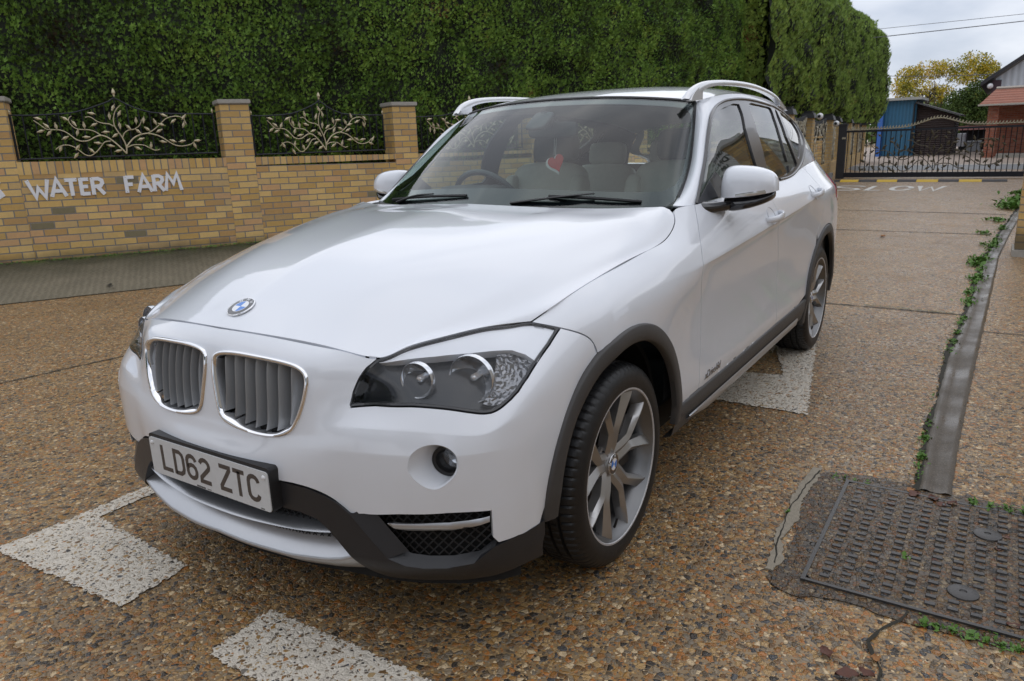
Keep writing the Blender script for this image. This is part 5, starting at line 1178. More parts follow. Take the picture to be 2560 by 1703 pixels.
# ---- wall line (shared by apron, wall, fence and hedge): s runs towards the left of the picture
WE, WN = np.array((.86162, -.50774)), np.array((-.50774, -.86162))
_poly = [(-6.863, -4.649), (-7.75, -4.22), (-8.6, -3.87), (-9.6, -3.53), (-10.8, -3.2), (-12.2, -2.93), (-14, -2.72), (-16.5, -2.58), (-19, -2.50), (-21, -2.47)]
def W0(s): return WE*s+WN*(7.1611+.014*(s-1.3)**2)
_sl = [-3.552]
for i in range(1, len(_poly)): _sl.append(_sl[-1]-math.dist(_poly[i], _poly[i-1]))
def WP(s, off=0):
    """point of the wall face at s, moved off metres behind the face"""
    def q(s):
        if s >= -3.552: return W0(s)
        return np.array((np.interp(-s, [-a for a in _sl], [p[0] for p in _poly]), np.interp(-s, [-a for a in _sl], [p[1] for p in _poly])))
    p = q(s); t = q(s+.05)-q(s-.05); t /= np.linalg.norm(t); nrm = np.array((t[1], -t[0]))
    if nrm@WN < 0: nrm = -nrm
    return p+nrm*off
def ZS(s): return .0173*max(s, -3.6)
# ---- apron: ribbed concrete rising to the wall foot
APR = bpy.data.materials.new('ribbed_concrete_apron')
def _apr():
    t, b, L = nodes(APR); g = t.nodes.new('ShaderNodeNewGeometry'); P = g.outputs['Position']
    mp = t.nodes.new('ShaderNodeMapping'); mp.inputs['Rotation'].default_value = (0, 0, math.radians(33)); L(P, mp.inputs[0])
    wv = nn_(t, 'ShaderNodeTexWave'); wv.inputs['Scale'].default_value = 5.2; wv.inputs['Distortion'].default_value = 3.5; wv.inputs['Detail'].default_value = 3; wv.inputs['Detail Scale'].default_value = 3; L(mp.outputs[0], wv.inputs['Vector'])
    n1 = noise_(t, P, 2.2, 7, .65); n2 = noise_(t, P, 60, 4, .6)
    col = mixc(t, n1, (.10, .09, .062), (.25, .215, .15)); col = mixc(t, maprange(t, wv.outputs['Fac'], .2, .8, .28, 0), col, mixc(t, 1.0, col, (.35, .34, .3), 'MULTIPLY'))
    col = mixc(t, maprange(t, n2, .5, .75, 0, .5), col, (.20, .17, .12))
    uv = t.nodes.new('ShaderNodeUVMap'); uv.uv_map = 'edge'; sx = t.nodes.new('ShaderNodeSeparateXYZ'); L(uv.outputs[0], sx.inputs[0])
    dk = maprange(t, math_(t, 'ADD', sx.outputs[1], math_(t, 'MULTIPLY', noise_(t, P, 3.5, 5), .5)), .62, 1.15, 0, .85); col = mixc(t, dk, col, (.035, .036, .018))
    gm = math_(t, 'MULTIPLY', maprange(t, sx.outputs[1], .82, 1.0, 0, 1), maprange(t, noise_(t, P, 6, 5), .48, .62, 0, 1)); col = mixc(t, gm, col, (.07, .10, .018))
    L(col, b.inputs['Base Color']); b.inputs['Roughness'].default_value = .62
    bp = t.nodes.new('ShaderNodeBump'); bp.inputs['Strength'].default_value = .8; bp.inputs['Distance'].default_value = .01; L(math_(t, 'ADD', wv.outputs['Fac'], math_(t, 'MULTIPLY', n2, .6)), bp.inputs['Height']); L(bp.outputs[0], b.inputs['Normal'])
_apr()
def quadstrip(name, mat, A, B, n=1, kind='structure', z=None):
    A = np.array(A); B = np.array(B); V = []; U = []
    for i in range(len(A)):
        for k in range(n+1):
            V.append(lerp(A[i], B[i], k/n)); U.append((i, k/n))
    F = [(i*(n+1)+k, i*(n+1)+k+1, (i+1)*(n+1)+k+1, (i+1)*(n+1)+k) for i in range(len(A)-1) for k in range(n)]
    o = mesh_obj(name, V, F, mat); uv = o.data.uv_layers.new(name='edge')
    for lp in o.data.loops: uv.data[lp.index].uv = U[lp.vertex_index]
    up(o)
    if kind: o['kind'] = kind
    return o
ss = np.linspace(9, -12, 70)
def JL(s):   # front joint of the apron on the ground
    x = np.interp(-s, [-9, -2.25, -1.1, .2, 3.5, 6, 9, 12], [4.4, -1.09, -2.21, -3.55, -7.1, -9.6, -12.6, -15.5]); y = np.interp(-s, [-9, -2.25, -1.1, .2, 3.5, 6, 9, 12], [-8.7, -5.96, -5.35, -4.72, -3.4, -2.75, -2.3, -2.1])
    return (float(x), float(y), .004)
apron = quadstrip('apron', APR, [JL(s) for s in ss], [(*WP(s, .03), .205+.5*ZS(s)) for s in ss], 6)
# ---- joints, cracks and seams as thin dark strips
CRK = pmat('joint_dirt', (.028, .025, .017), .9, noise=.5, nscale=80); MOSS = pmat('moss', (.055, .10, .015), .9, noise=.6, nscale=90, bump=1, bscale=200)
def crack(name, pts, w, mat=CRK, jit=.004, z=.0045, seed=0):
    r = random.Random(seed); P = resample(np.array(pts, float), .03, False); T = np.gradient(P, axis=0); T /= np.linalg.norm(T, axis=1)[:, None]; N_ = np.stack([-T[:, 1], T[:, 0]], 1)
    A = []; B = []
    off = 0
    for p, n_ in zip(P, N_):
        off = off*.8+r.uniform(-1, 1)*jit; ww = w*r.uniform(.45, 1.15)/2
        A.append((*(p+n_*(off+ww)), z)); B.append((*(p+n_*(off-ww)), z))
    o = quadstrip(name, mat, A, B, 1); return o
crack('joint', [(-4.14, -.9), (-4.12, .6), (-4.10, 1.60)], .022, seed=1); crack('joint', [(-8.98, -1.9), (-8.95, .3), (-8.90, 1.69)], .035, seed=2); crack('joint', [(-11.95, -2.4), (-11.48, 1.82)], .05, seed=3)
crack('joint', [(2.5, -3.55), (.10, -3.17), (-.58, -3.08), (-2.5, -2.85), (-6, -2.5)], .020, seed=4); crack('joint', [JL(s)[:2] for s in np.linspace(8.5, -8, 40)], .022, seed=5, z=.006)
crack('joint', [(-3.63, 1.72), (-3.66, 4.5)], .014, seed=6); crack('joint', [(-.14, 1.66), (.05, 1.60), (.35, 1.66), (.9, 1.60)], .012, seed=7, jit=.008)
crack('crack', [(-1.93, -5.60), (-2.02, -5.78), (-2.0, -5.95), (-2.12, -6.1), (-2.10, -6.3)], .03, seed=8, jit=.02, z=.05)
crack('joint', [(-4.16, .95), (-4.11, 1.55)], .012, MOSS, seed=9, z=.0075)
# ---- parking bay paint
def paint(name, poly, label=None):
    P = np.array(poly); lo, hi = P.min(0), P.max(0); st = .02
    # grid with the distance to the outline stored per vertex
    xs = np.arange(lo[0], hi[0]+st, st); ys_ = np.arange(lo[1], hi[1]+st, st); G = np.stack(np.meshgrid(xs, ys_, indexing='ij'), -1); fl = G.reshape(-1, 2)
    d = np.full(len(fl), 1e9)
    for i in range(len(P)):
        a, b_ = P[i], P[(i+1) % len(P)]; ab = b_-a; tt = np.clip(((fl-a)@ab)/(ab@ab), 0, 1); d = np.minimum(d, np.linalg.norm(fl-(a+tt[:, None]*ab), axis=1))
    d = np.where(pip(fl, P), d, -d); nx, ny = len(xs), len(ys_)
    V = [(x, y, .0042) for x, y in fl]; F = [(i*ny+j, (i+1)*ny+j, (i+1)*ny+j+1, i*ny+j+1) for i in range(nx-1) for j in range(ny-1) if max(d[i*ny+j], d[(i+1)*ny+j], d[i*ny+j+1], d[(i+1)*ny+j+1]) > -.02]
    o = mesh_obj(name, V, F, AGGP); uv = o.data.uv_layers.new(name='edge')
    for lp in o.data.loops: uv.data[lp.index].uv = (d[lp.vertex_index], 0)
    o['kind'] = 'structure'; return o
paint('bay_marking', [(1.03, -1.04), (.755, -1.03), (-1.6, -1.06), (-1.6, -.96), (.70, -.925), (.735, -.33), (.99, -.30)])
paint('bay_marking', [(.75, .08), (.99, .09), (.985, .80), (.74, .82)])
paint('bay_marking', [(-2.72, .68), (-2.9, .87), (-1.56, 1.10), (-1.58, .0), (-1.85, .0), (-2.10, .60), (-2.14, .83), (-2.66, .66)])
# ---- the word on the drive
m_slow = MB(); fg = lambda x, y, h: (-17.85+(1-y)*1.5, x, .0045)
SLG = {'S': [[(.95, .85), (.75, .98), (.25, .98), (.06, .8), (.2, .6), (.8, .42), (.94, .2), (.75, .03), (.25, .03), (.05, .16)]], 'L': [[(.1, 1), (.1, .05), (1, .05)]], 'O': [arcp(.5, .5, .44, .46, 0, 345, 22)], 'W': [[(.0, 1), (.25, .0), (.5, .8), (.75, 0), (1, 1)]]}
for ch, x0, x1 in (('S', -1.68, -.98), ('L', -.86, -.55), ('O', -.40, .02), ('W', .12, .62)):
    for path in SLG[ch]: stroke(m_slow, [(lerp(x0, x1, p[0]), p[1]) for p in path], .11, fg, 0, .0005, closed=False)
o = m_slow.obj('road_lettering', pmat('road_paint', (.62, .60, .56), .7, noise=.12, nscale=20), None, smooth=False); o['kind'] = 'structure'
# ---- gutter channel and weeds
gx = [1.2, -.95, -1.45, -2.1, -2.9, -4.1, -5.5, -7.0, -9.4, -12, -18]; gl_ = [1.63, 1.62, 1.605, 1.60, 1.60, 1.635, 1.655, 1.685, 1.80, 1.95, 2.3]; gr_ = [1.72, 1.705, 1.70, 1.705, 1.715, 1.735, 1.755, 1.775, 1.885, 2.04, 2.4]
GUT = bpy.data.materials.new('wet_smooth_concrete')
def _gut():
    t, b, L = nodes(GUT); g = t.nodes.new('ShaderNodeNewGeometry'); P = g.outputs['Position']
    col = mixc(t, noise_(t, P, 9, 6, .65), (.040, .031, .022), (.095, .074, .052)); col = mixc(t, maprange(t, noise_(t, P, 45, 4), .5, .65, 0, .6), col, (.05, .04, .025)); col = mixc(t, maprange(t, noise_(t, P, 260, 2), .58, .66, 0, .6), col, (.26, .21, .15)); L(col, b.inputs['Base Color']); b.inputs['Specular IOR Level'].default_value = .3
    L(maprange(t, noise_(t, P, 3, 4), .35, .6, .22, .55), b.inputs['Roughness'])
    bp = t.nodes.new('ShaderNodeBump'); bp.inputs['Strength'].default_value = .3; bp.inputs['Distance'].default_value = .003; L(noise_(t, P, 70, 4), bp.inputs['Height']); L(bp.outputs[0], b.inputs['Normal'])
_gut()
gs = np.linspace(0, 1, 120); gxs = lerp(-.96, -17, gs**1.6); rows = []
for f, z in ((-.12, .0045), (0, .010), (.14, .0115), (.3, .006), (.5, .0048), (.7, .006), (.86, .0115), (1.0, .010), (1.1, .0045)):
    l = np.interp(-gxs, [-a for a in gx], gl_); r_ = np.interp(-gxs, [-a for a in gx], gr_); rows.append(np.stack([gxs, l+(r_-l)*f+.002*np.sin(gxs*40+f*9), np.full(120, z)], 1))
m = MB(); m.add(np.vstack(rows), [(a*120+i, a*120+i+1, (a+1)*120+i+1, (a+1)*120+i) for a in range(8) for i in range(119)]); o = m.obj('drain_channel', GUT, None, sharp=60); o['kind'] = 'structure'; up(o)
crack('gutter_crack', [(x, y-.018) for x, y in zip(gx[1:], gl_[1:])], .035, CRK, jit=.008, seed=12, z=.006)
WEED = pmat('weed_green', (.09, .19, .025), .55, noise=.5, nscale=30)
def weeds(name, spots, label_kind='stuff', size=.03):
    """low leafy tufts; spots: (x, y, spread, count, height)"""
    V = []; F = []; R_ = random.Random(5)
    for x, y, sp, n, hh in spots:
        for _ in range(n):
            a = R_.uniform(0, 6.28); d = R_.gauss(0, sp); px_, py_ = x+d*math.cos(a), y+d*math.sin(a)*.6; l = hh*R_.uniform(.5, 1.4); w_ = l*R_.uniform(.18, .4); th = R_.uniform(0, 6.28); el = R_.uniform(.15, 1.2)
            dx, dy, dz = math.cos(th)*math.cos(el)*l, math.sin(th)*math.cos(el)*l, math.sin(el)*l; nx, ny = -math.sin(th)*w_, math.cos(th)*w_; z0 = R_.uniform(.003, hh*.35)
            k = len(V); V += [(px_, py_, z0), (px_+dx*.5+nx, py_+dy*.5+ny, z0+dz*.6), (px_+dx, py_+dy, z0+dz*.85), (px_+dx*.5-nx, py_+dy*.5-ny, z0+dz*.6)]; F += [(k, k+1, k+2, k+3)]
    o = mesh_obj(name, V, F, WEED, smooth=False); o['kind'] = 'stuff'; return o
spots = []
for i in range(85):
    x = -1.05-(random.random()**1.5)*9; y = float(np.interp(-x, [-a for a in gx], gl_))-.02
    far = min(1, -x/6); dens = .5+.5*math.sin(x*3.1)+.8*(x < -3.3); spots.append((x, y+random.uniform(-.01, .012), .02+.035*far, int((3+26*far)*max(0, dens)), .010+.018*far))
spots += [(-8.95, 1.60, .13, 110, .035), (-7.9, 1.62, .07, 60, .03), (-6.7, 1.62, .09, 190, .045), (-6.4, 1.60, .07, 120, .04), (-10.5, 1.74, .16, 140, .05), (-12.5, 1.9, .22, 260, .10), (-13.6, 1.95, .2, 200, .10), (-15.2, 2.1, .25, 200, .11), (-5.6, 1.62, .05, 120, .03), (-4.9, 1.60, .035, 90, .025), (-3.3, 1.585, .02, 60, .015), (-1.5, 1.585, .018, 70, .016), (-1.28, 1.59, .018, 60, .018)]
spots += [(-.93, 1.32+.04*i, .02, 12, .012) for i in range(4)]+[(-.93, 1.78+.05*i, .025, 26, .018) for i in range(8)]+[(-.10, 1.70+.035*i, .016, 30, .014) for i in range(10)]+[(-.55, 1.235, .012, 14, .016), (-.42, 1.62, .008, 6, .02)]
weeds('weeds', spots)
# moss and weeds at the wall foot
sp = [(*WP(s, -.03+random.uniform(-.05, .03)), .05, 16, .02) for s in np.linspace(5, -2.5, 150)]
V0 = weeds('wall_foot_moss', sp); 
for v in V0.data.vertices: v.co.z += .205
# ---- manhole cover with raised studs
IRON = pmat('worn_cast_iron', (.060, .057, .055), .36, metal=.35, noise=.35, nscale=40, bump=.6, bscale=160); IRD = aggregate('grit_filled_iron', mortar=(.20, .155, .11), bright=.34)
mh = empty('manhole_cover', (-.53, 1.76, 0)); tag(mh, 'rectangular cast iron manhole cover with rows of raised studs', 'manhole cover')
mx0, mx1, my0, my1 = -.905, -.155, 1.375, 2.13; SK = lambda x, y: y+(x+.53)*-.05*0
inv_o = lambda m: [setattr(m, 'V', [(v[0]+.53, v[1]-1.76, v[2]) for v in m.V])]
m = MB(); m.prism([(mx0, my0+.03), (mx0+.03, my0), (mx1-.03, my0), (mx1, my0+.03), (mx1, my1), (mx0, my1)], .002, .009, lambda x, y, h: (x, y, h)); inv_o(m); m.obj('plate', IRD, mh, sharp=30)
m = MB()
for a, b_ in (((mx0, my0), (mx1, my0)), ((mx0, my0), (mx0, my1)), ((mx1, my0), (mx1, my1)), ((mx0, my1), (mx1, my1))):
    cx_, cy_ = (a[0]+b_[0])/2, (a[1]+b_[1])/2; hor = a[1] == b_[1]; m.box((cx_, cy_, .0072 if hor else .0068), ((.75+.014) if hor else .012, .012 if hor else (.755-.0125), .0072 if hor else .0064))
inv_o(m); m.obj('frame', IRON, mh, sharp=30)
m = MB(); R_ = random.Random(3)
bosses = [(-.70, 1.83), (-.30, 1.78)]
for i in range(18):
    for j in range(13):
        x = mx0+.045+i*.0390; y = my0+.052+j*.0555
        if any(math.hypot(x-a, y-b_) < .052 for a, b_ in bosses): continue
        if x > mx1-.03 or y > my1-.03: continue
        worn = max(0, 1-math.hypot(x-mx0, y-my0)/.38)+max(0, .6-math.hypot(x+.25, y-1.45)/.3)+.25*R_.random()
        m.box((x+R_.uniform(-.001, .001), y, .0108-.0045*min(1.15, worn)*R_.uniform(.5, 1.1)), (.0165, .030, .006), taper=.16)
inv_o(m); st_ = m.obj('studs', IRON, mh, sharp=30); st_['kind'] = 'stuff'
for a, b_ in bosses:
    m = MB(); m.lathe([(.0005, .0125), (.008, .0125), (.010, .0155), (.034, .0155), (.040, .013), (.042, .006)], 28, 'z', (a, b_, 0)); inv_o(m); m.obj('lifting_boss', IRON, mh, sharp=40)
# mortar bed and the broken pale edge round the cover
MORT = aggregate('dirty_mortar_bed', mortar=(.15, .12, .09), bright=.36)
bed = [(-.96, 1.27), (-1.0, 1.45), (-.985, 1.7), (-.97, 1.95), (-.97, 2.3), (-.09, 2.3), (-.10, 1.95), (-.085, 1.7), (-.10, 1.5), (-.06, 1.36), (-.10, 1.28), (-.25, 1.30), (-.5, 1.285), (-.75, 1.255)]
bp_ = relax(resample(np.array(bed), .03), 1); bp_ = bp_+RNG.uniform(-.007, .007, bp_.shape)
m = MB(); m.prism([tuple(p) for p in bp_], .0005, .0034, lambda x, y, h: (x, y, h)); o = m.obj('mortar_bed', MORT, None, smooth=False); o['kind'] = 'structure'
PALE = pmat('pale_broken_concrete', (.27, .235, .18), .8, noise=.3, nscale=60, bump=1, bscale=150)
pe = [(-.97, 1.235), (-.985, 1.265), (-.90, 1.275), (-.78, 1.265), (-.66, 1.262), (-.55, 1.282), (-.45, 1.275), (-.36, 1.262), (-.24, 1.30), (-.16, 1.288), (-.155, 1.262), (-.28, 1.255), (-.42, 1.235), (-.55, 1.240), (-.66, 1.222), (-.80, 1.225)]
pp = resample(np.array(pe), .015); pp = pp+RNG.uniform(-.005, .005, pp.shape); m = MB(); m.prism([tuple(p) for p in pp], .001, .0065, lambda x, y, h: (x, y, h)); o = m.obj('broken_edge', PALE, None, smooth=False); o['kind'] = 'structure'
crack('crack', [(-.955, 1.262), (-.80, 1.246), (-.62, 1.240), (-.48, 1.252), (-.33, 1.262), (-.2, 1.28)], .006, CRK, jit=.004, seed=20, z=.0072)
# loose pebbles and fallen leaves round the cover and on the drive
LEAF = [pmat('dead_leaf_brown', (.10, .035, .02), .6, noise=.4, nscale=80), pmat('dead_leaf_orange', (.28, .12, .03), .6, noise=.4, nscale=80)]
R_ = random.Random(11)
def dead_leaf(x, y, s, mi, k):
    th = R_.uniform(0, 6.28); V = []; F = []; n = 6
    for i in range(n+1):
        f = i/n; w_ = s*.32*math.sin(f*math.pi)**.7*(1+.25*math.sin(i*2.3+k)); zc = .006+.10*s*math.sin(f*3+k)**2
        for sg in (-1, 0, 1):
            lx, ly = (f-.5)*s, sg*w_; V.append((x+lx*math.cos(th)-ly*math.sin(th), y+lx*math.sin(th)+ly*math.cos(th), zc+abs(sg)*.12*s))
    for i in range(n):
        for j in range(2): F.append((i*3+j, i*3+j+1, i*3+j+4, i*3+j+3))
    V = np.array(V); c = V.mean(0); c[2] = .0; o = mesh_obj('fallen_leaf', V-c, F, LEAF[mi], smooth=True); o.location = c; return o
lv = [(-.90, 1.60, .06, 0), (-.895, 1.66, .055, 0), (-.885, 1.72, .05, 0), (-.86, 1.69, .045, 0), (-.78, 1.54, .035, 0), (-.77, 1.52, .025, 1), (-.71, 1.88, .03, 0), (-.62, 1.86, .035, 0), (-.60, 1.83, .025, 0), (-.55, 1.96, .03, 0), (-.42, 1.86, .03, 0), (-.2, 1.9, .04, 0), (.16, 1.50, .05, 0), (.22, 1.56, .06, 0), (.19, 1.60, .045, 0), (.12, 1.61, .035, 1), (-.93, 1.585, .045, 1), (-8.3, .55, .10, 1), (-.45, 1.70, .028, 0)]
for k, (x, y, s, mi) in enumerate(lv):
    o = dead_leaf(x, y, s*.95, mi, k); tag(o, 'small curled dead leaf, one of many round the manhole cover' if x > -1.5 else 'lone orange leaf lying on the drive behind the car', 'leaf', 'dead leaves round the manhole cover' if x > -1.5 else None)
# ================================================================ brick wall
def brick_mat(name, bw=.225, rh=.075, off=.5, ax='xz', dark=.06, cols=None, mortar=(.25, .235, .21)):
    m = bpy.data.materials.new(name); t, b, L = nodes(m); uvn = t.nodes.new('ShaderNodeUVMap'); uvn.uv_map = 'wall'; P = uvn.outputs[0]
    g = t.nodes.new('ShaderNodeNewGeometry'); G = g.outputs['Position']
    nz = nn_(t, 'ShaderNodeTexNoise'); nz.inputs['Scale'].default_value = 9; L(P, nz.inputs['Vector'])
    wv = t.nodes.new('ShaderNodeVectorMath'); wv.operation = 'MULTIPLY_ADD'; L(nz.outputs['Color'], wv.inputs[0]); wv.inputs[1].default_value = (.006, .006, 0); L(P, wv.inputs[2])
    br = nn_(t, 'ShaderNodeTexBrick'); br.offset = off; br.inputs['Scale'].default_value = 1; br.inputs['Brick Width'].default_value = bw; br.inputs['Row Height'].default_value = rh; br.inputs['Mortar Size'].default_value = .0066; br.inputs['Mortar Smooth'].default_value = .25; br.inputs['Bias'].default_value = 0
    br.inputs['Color1'].default_value = (0, 0, 0, 1); br.inputs['Color2'].default_value = (1, 1, 1, 1); br.inputs['Mortar'].default_value = (.5, .5, .5, 1); L(wv.outputs[0], br.inputs['Vector'])
    cols = cols or [(0, (.50, .32, .105)), (.18, (.60, .40, .14)), (.36, (.46, .28, .105)), (.52, (.64, .44, .17)), (.68, (.56, .34, .16)), (.80, (.54, .37, .16)), (.935, (.42, .28, .12)), (.965, (.20, .17, .095))]
    c = ramp(t, br.outputs['Color'], cols, 'CONSTANT')
    # each face is richer in the middle and greyer towards its edge, with small pits
    c = mixc(t, maprange(t, noise_(t, P, 24, 6, .65), .3, .7, 0, .55), c, mixc(t, 1.0, c, (1.28, 1.22, 1.2), 'MULTIPLY')); c = mixc(t, maprange(t, noise_(t, P, 170, 3), .62, .72, 0, .6), c, (.06, .045, .03))
    c = mixc(t, maprange(t, noise_(t, P, 2.2, 5), .45, .75, 0, .35), c, (.30, .24, .15))
    mo = mixc(t, noise_(t, P, 40, 4), tuple(v*.62 for v in mortar), tuple(v*1.2 for v in mortar))
    c = mixc(t, br.outputs['Fac'], c, mo)
    if dark:   # browner and darker towards the foot
        s = t.nodes.new('ShaderNodeSeparateXYZ'); L(G, s.inputs[0]); f = math_(t, 'ADD', s.outputs[2], math_(t, 'MULTIPLY', noise_(t, G, 5, 5), .16)); c = mixc(t, maprange(t, f, .40, .27, 0, .8), c, (.075, .062, .040))
    L(c, b.inputs['Base Color']); b.inputs['Roughness'].default_value = .82
    h = math_(t, 'ADD', math_(t, 'MULTIPLY', br.outputs['Fac'], -1.0), math_(t, 'MULTIPLY', noise_(t, P, 130, 4), .35)); bp = t.nodes.new('ShaderNodeBump'); bp.inputs['Strength'].default_value = .9; bp.inputs['Distance'].default_value = .006; L(h, bp.inputs['Height']); L(bp.outputs[0], b.inputs['Normal']); return m
BRK = brick_mat('yellow_stock_brick'); SOL = brick_mat('brick_on_edge', bw=.075, rh=.40, off=0, dark=0)
CAPM = pmat('concrete_pier_cap', (.36, .34, .30), .8, noise=.2, nscale=25, bump=.5)
def sweep_box(name, mat, s0, s1, z0, z1, front, back, parent=None, step=.25, base_uv=(0, 0), zslope=True, capends=True):
    S_ = np.linspace(s0, s1, max(2, int(abs(s1-s0)/step)+1)); V = []; uvs = []
    for s in S_:
        f, b_ = WP(s, front), WP(s, back); zz = ZS(s) if zslope else 0
        V += [(*f, z0), (*f, z1+zz), (*b_, z1+zz), (*b_, z0)]
    F = []; U = []
    for i in range(len(S_)-1):
        a, c = i*4, i*4+4; u0, u1 = -S_[i]+20, -S_[i+1]+20; h0, h1 = z1+ZS(S_[i]), z1+ZS(S_[i+1])
        vt, vb = 0-base_uv[1], -(z1-z0)-base_uv[1]
        F += [(a, c, c+1, a+1), (a+1, c+1, c+2, a+2), (a+2, c+2, c+3, a+3)]
        U += [[(u0, vb+30), (u1, vb+30), (u1, vt+30), (u0, vt+30)], [(u0, vt+30), (u1, vt+30), (u1, vt+30-(front-back)), (u0, vt+30-(front-back))], [(u0, vt+30), (u1, vt+30), (u1, vb+30), (u0, vb+30)]]
    F += [(0, 1, 2, 3), (len(V)-4, len(V)-1, len(V)-2, len(V)-3)]; w_ = abs(back-front); U += [[(0, 30+vb), (0, 30+vt), (w_, 30+vt), (w_, 30+vb)]]*1+[[(0, 30+vb), (w_, 30+vb), (w_, 30+vt), (0, 30+vt)]]
    o = mesh_obj(name, V, F, mat, parent, smooth=False); uv = o.data.uv_layers.new(name='wall')
    k = 0
    for p, u in zip(o.data.polygons, U):
        for li, q in zip(p.loop_indices, u): uv.data[li].uv = q
    bm = bmesh.new(); bm.from_mesh(o.data); bmesh.ops.recalc_face_normals(bm, faces=bm.faces); bm.to_mesh(o.data); bm.free()
    return o
wallT = empty('brick_wall', (*WP(1, 0), 0)); tag(wallT, 'long low yellow brick boundary wall with brick-on-edge coping', 'wall'); wl = Matrix.Translation(-Vector((*WP(1, 0), 0)))
def pinv(o, p):
    o.parent = p; o.matrix_parent_inverse = Matrix.Translation(-Vector(p.location)); return o
pinv(sweep_box('brickwork', BRK, 9, -16.9, 0.0, 1.1397, 0, .215), wallT)
pinv(sweep_box('coping', SOL, 9, -16.9, 1.1397, 1.2439, -.003, .218, base_uv=(0, -.2)), wallT)
def pier(s, w=.335, top=1.861, cap=.052):
    e = empty('brick_pier', (*WP(s, .1), 0)); zz = ZS(s)
    def bx(name, mat, hw, f, b_, z0, z1, over=0):
        a = WP(s+hw, 0); c = WP(s-hw, 0); t_ = (c-a)/np.linalg.norm(c-a); nr = np.array((-t_[1], t_[0])); nr = nr if nr@WN > 0 else -nr
        q = [a+nr*f, c+nr*f, c+nr*b_, a+nr*b_]; V = [(*p, z) for z in (z0, z1) for p in q]; F = [(0, 1, 5, 4), (1, 2, 6, 5), (2, 3, 7, 6), (3, 0, 4, 7), (4, 5, 6, 7), (0, 3, 2, 1)]
        o = mesh_obj(name, V, F, mat, smooth=False); uv = o.data.uv_layers.new(name='wall')
        W_, D_ = 2*hw, b_-f
        for p, (ua, ub) in zip(o.data.polygons, ((.1125, .1125+W_), (W_, W_+D_), (0, W_), (0, D_), (0, W_), (0, W_))):
            zz_ = [(ua, z0-z1), (ub, z0-z1), (ub, 0), (ua, 0)]
            for li, q_ in zip(p.loop_indices, zz_): uv.data[li].uv = (q_[0]+2.25*3, q_[1]+30)
        bm = bmesh.new(); bm.from_mesh(o.data); bmesh.ops.recalc_face_normals(bm, faces=bm.faces); bm.to_mesh(o.data); bm.free(); return pinv(o, e)
    bx('pier_brickwork', BRK, w/2, -.004, .335, 0, top+zz)
    c = bx('cap', CAPM, w/2+.022, -.026, .357, top+zz, top+zz+cap); md = None
    bm = bmesh.new(); bm.from_mesh(c.data); bmesh.ops.bevel(bm, geom=[e_ for e_ in bm.edges], offset=.008, segments=2, affect='EDGES'); bm.to_mesh(c.data); bm.free()
    return e
PS = [2.075, -.38, -2.535, -4.72, -6.9]
names_ = ['brick pier at the left edge of the photo, just past the letter S', 'brick pier with pale cap, directly right of the first vine fence panel', 'brick pier with pale cap seen just above the far door mirror', 'brick pier hidden behind the car roof, nearest the car', 'brick pier behind the car roof where the wall bends']
for s, nm in zip(PS, names_): tag(pier(s), nm, 'brick pier', 'piers along the brick wall')
# ---- raised letters on the wall
LW = pmat('white_painted_letter', (.80, .80, .82), .55, noise=.04); HOLE = pmat('screw', (.10, .08, .06), .6, metal=.5)
GW = {'W': [[(0, 1), (.34, .0), (.5, .55), (.80, .0), (1, 1)]], 'A': [[(0, 0), (.45, 1), (1, 0)], [(.2, .33), (.78, .33)]], 'T': [[(0, .92), (1, .92)], [(.5, .95), (.5, 0)]], 'E': [[(1, .92), (.12, .92)], [(.12, 1), (.12, 0)], [(.12, .08), (1, .08)], [(.12, .5), (.85, .5)]],
      'R': [[(.12, 1), (.12, 0)], [(.12, .92), (.6, .92), (.85, .82), (.88, .66), (.7, .5), (.15, .47)], [(.45, .48), (.95, 0)]], 'F': [[(.12, 1), (.12, 0)], [(.12, .92), (1, .92)], [(.12, .5), (.8, .5)]], 'M': [[(0, 0), (.2, 1), (.52, .42), (.80, 1), (1, 0)]],
      'S': [[(.9, .86), (.6, .97), (.2, .88), (.12, .68), (.4, .53), (.8, .42), (.92, .2), (.6, .03), (.1, .08)]]}
def wall_letter(ch, s0, s1, z0, z1, lab):
    e = empty('letter', (*WP((s0+s1)/2, -.01), (z0+z1)/2)); m = MB()
    f = lambda x, y, h: (*WP(lerp(s0, s1, x), -.002-h), lerp(z0, z1, y))
    # convert pen width to the same physical thickness both ways
    w_ = abs(s1-s0)
    for i, path in enumerate(GW[ch]):
        P = [(p[0]*w_, p[1]*(z1-z0)) for p in path]; g = lambda x, y, h, k=i: (*WP(s0+(s1-s0)*x/w_, -.002-h-.0006*k), z0+y)
        stroke(m, P, .039, g, 0, .012)
    o = m.obj('letter_face', LW, None, smooth=False); pinv(o, e)
    for q in (GW[ch][0][0], GW[ch][0][-1]):
        m = MB(); c = (*WP(lerp(s0, s1, min(.95, max(.05, q[0]))), -.0145), lerp(z0, z1, min(.93, max(.07, q[1])))); m.lathe([(.0005, .001), (.003, .001), (.0035, -.001)], 8, 'y', c); pinv(m.obj('screw', HOLE), e)
    tag(e, lab, 'letter', 'white letters fixed to the wall'); return e
lets = [('S', 2.235, 2.075), ('W', 1.849, 1.655), ('A', 1.635, 1.495), ('T', 1.495, 1.375), ('E', 1.352, 1.262), ('R', 1.243, 1.115), ('F', .905, .808), ('A', .775, .635), ('R', .620, .500), ('M', .490, .322)]
ll = ['letter S, cut off by the left edge of the photo', 'letter W, first letter of WATER', 'letter A in WATER', 'letter T in WATER', 'letter E in WATER', 'letter R ending WATER', 'letter F, first letter of FARM', 'letter A in FARM', 'letter R in FARM', 'letter M, last letter of FARM']
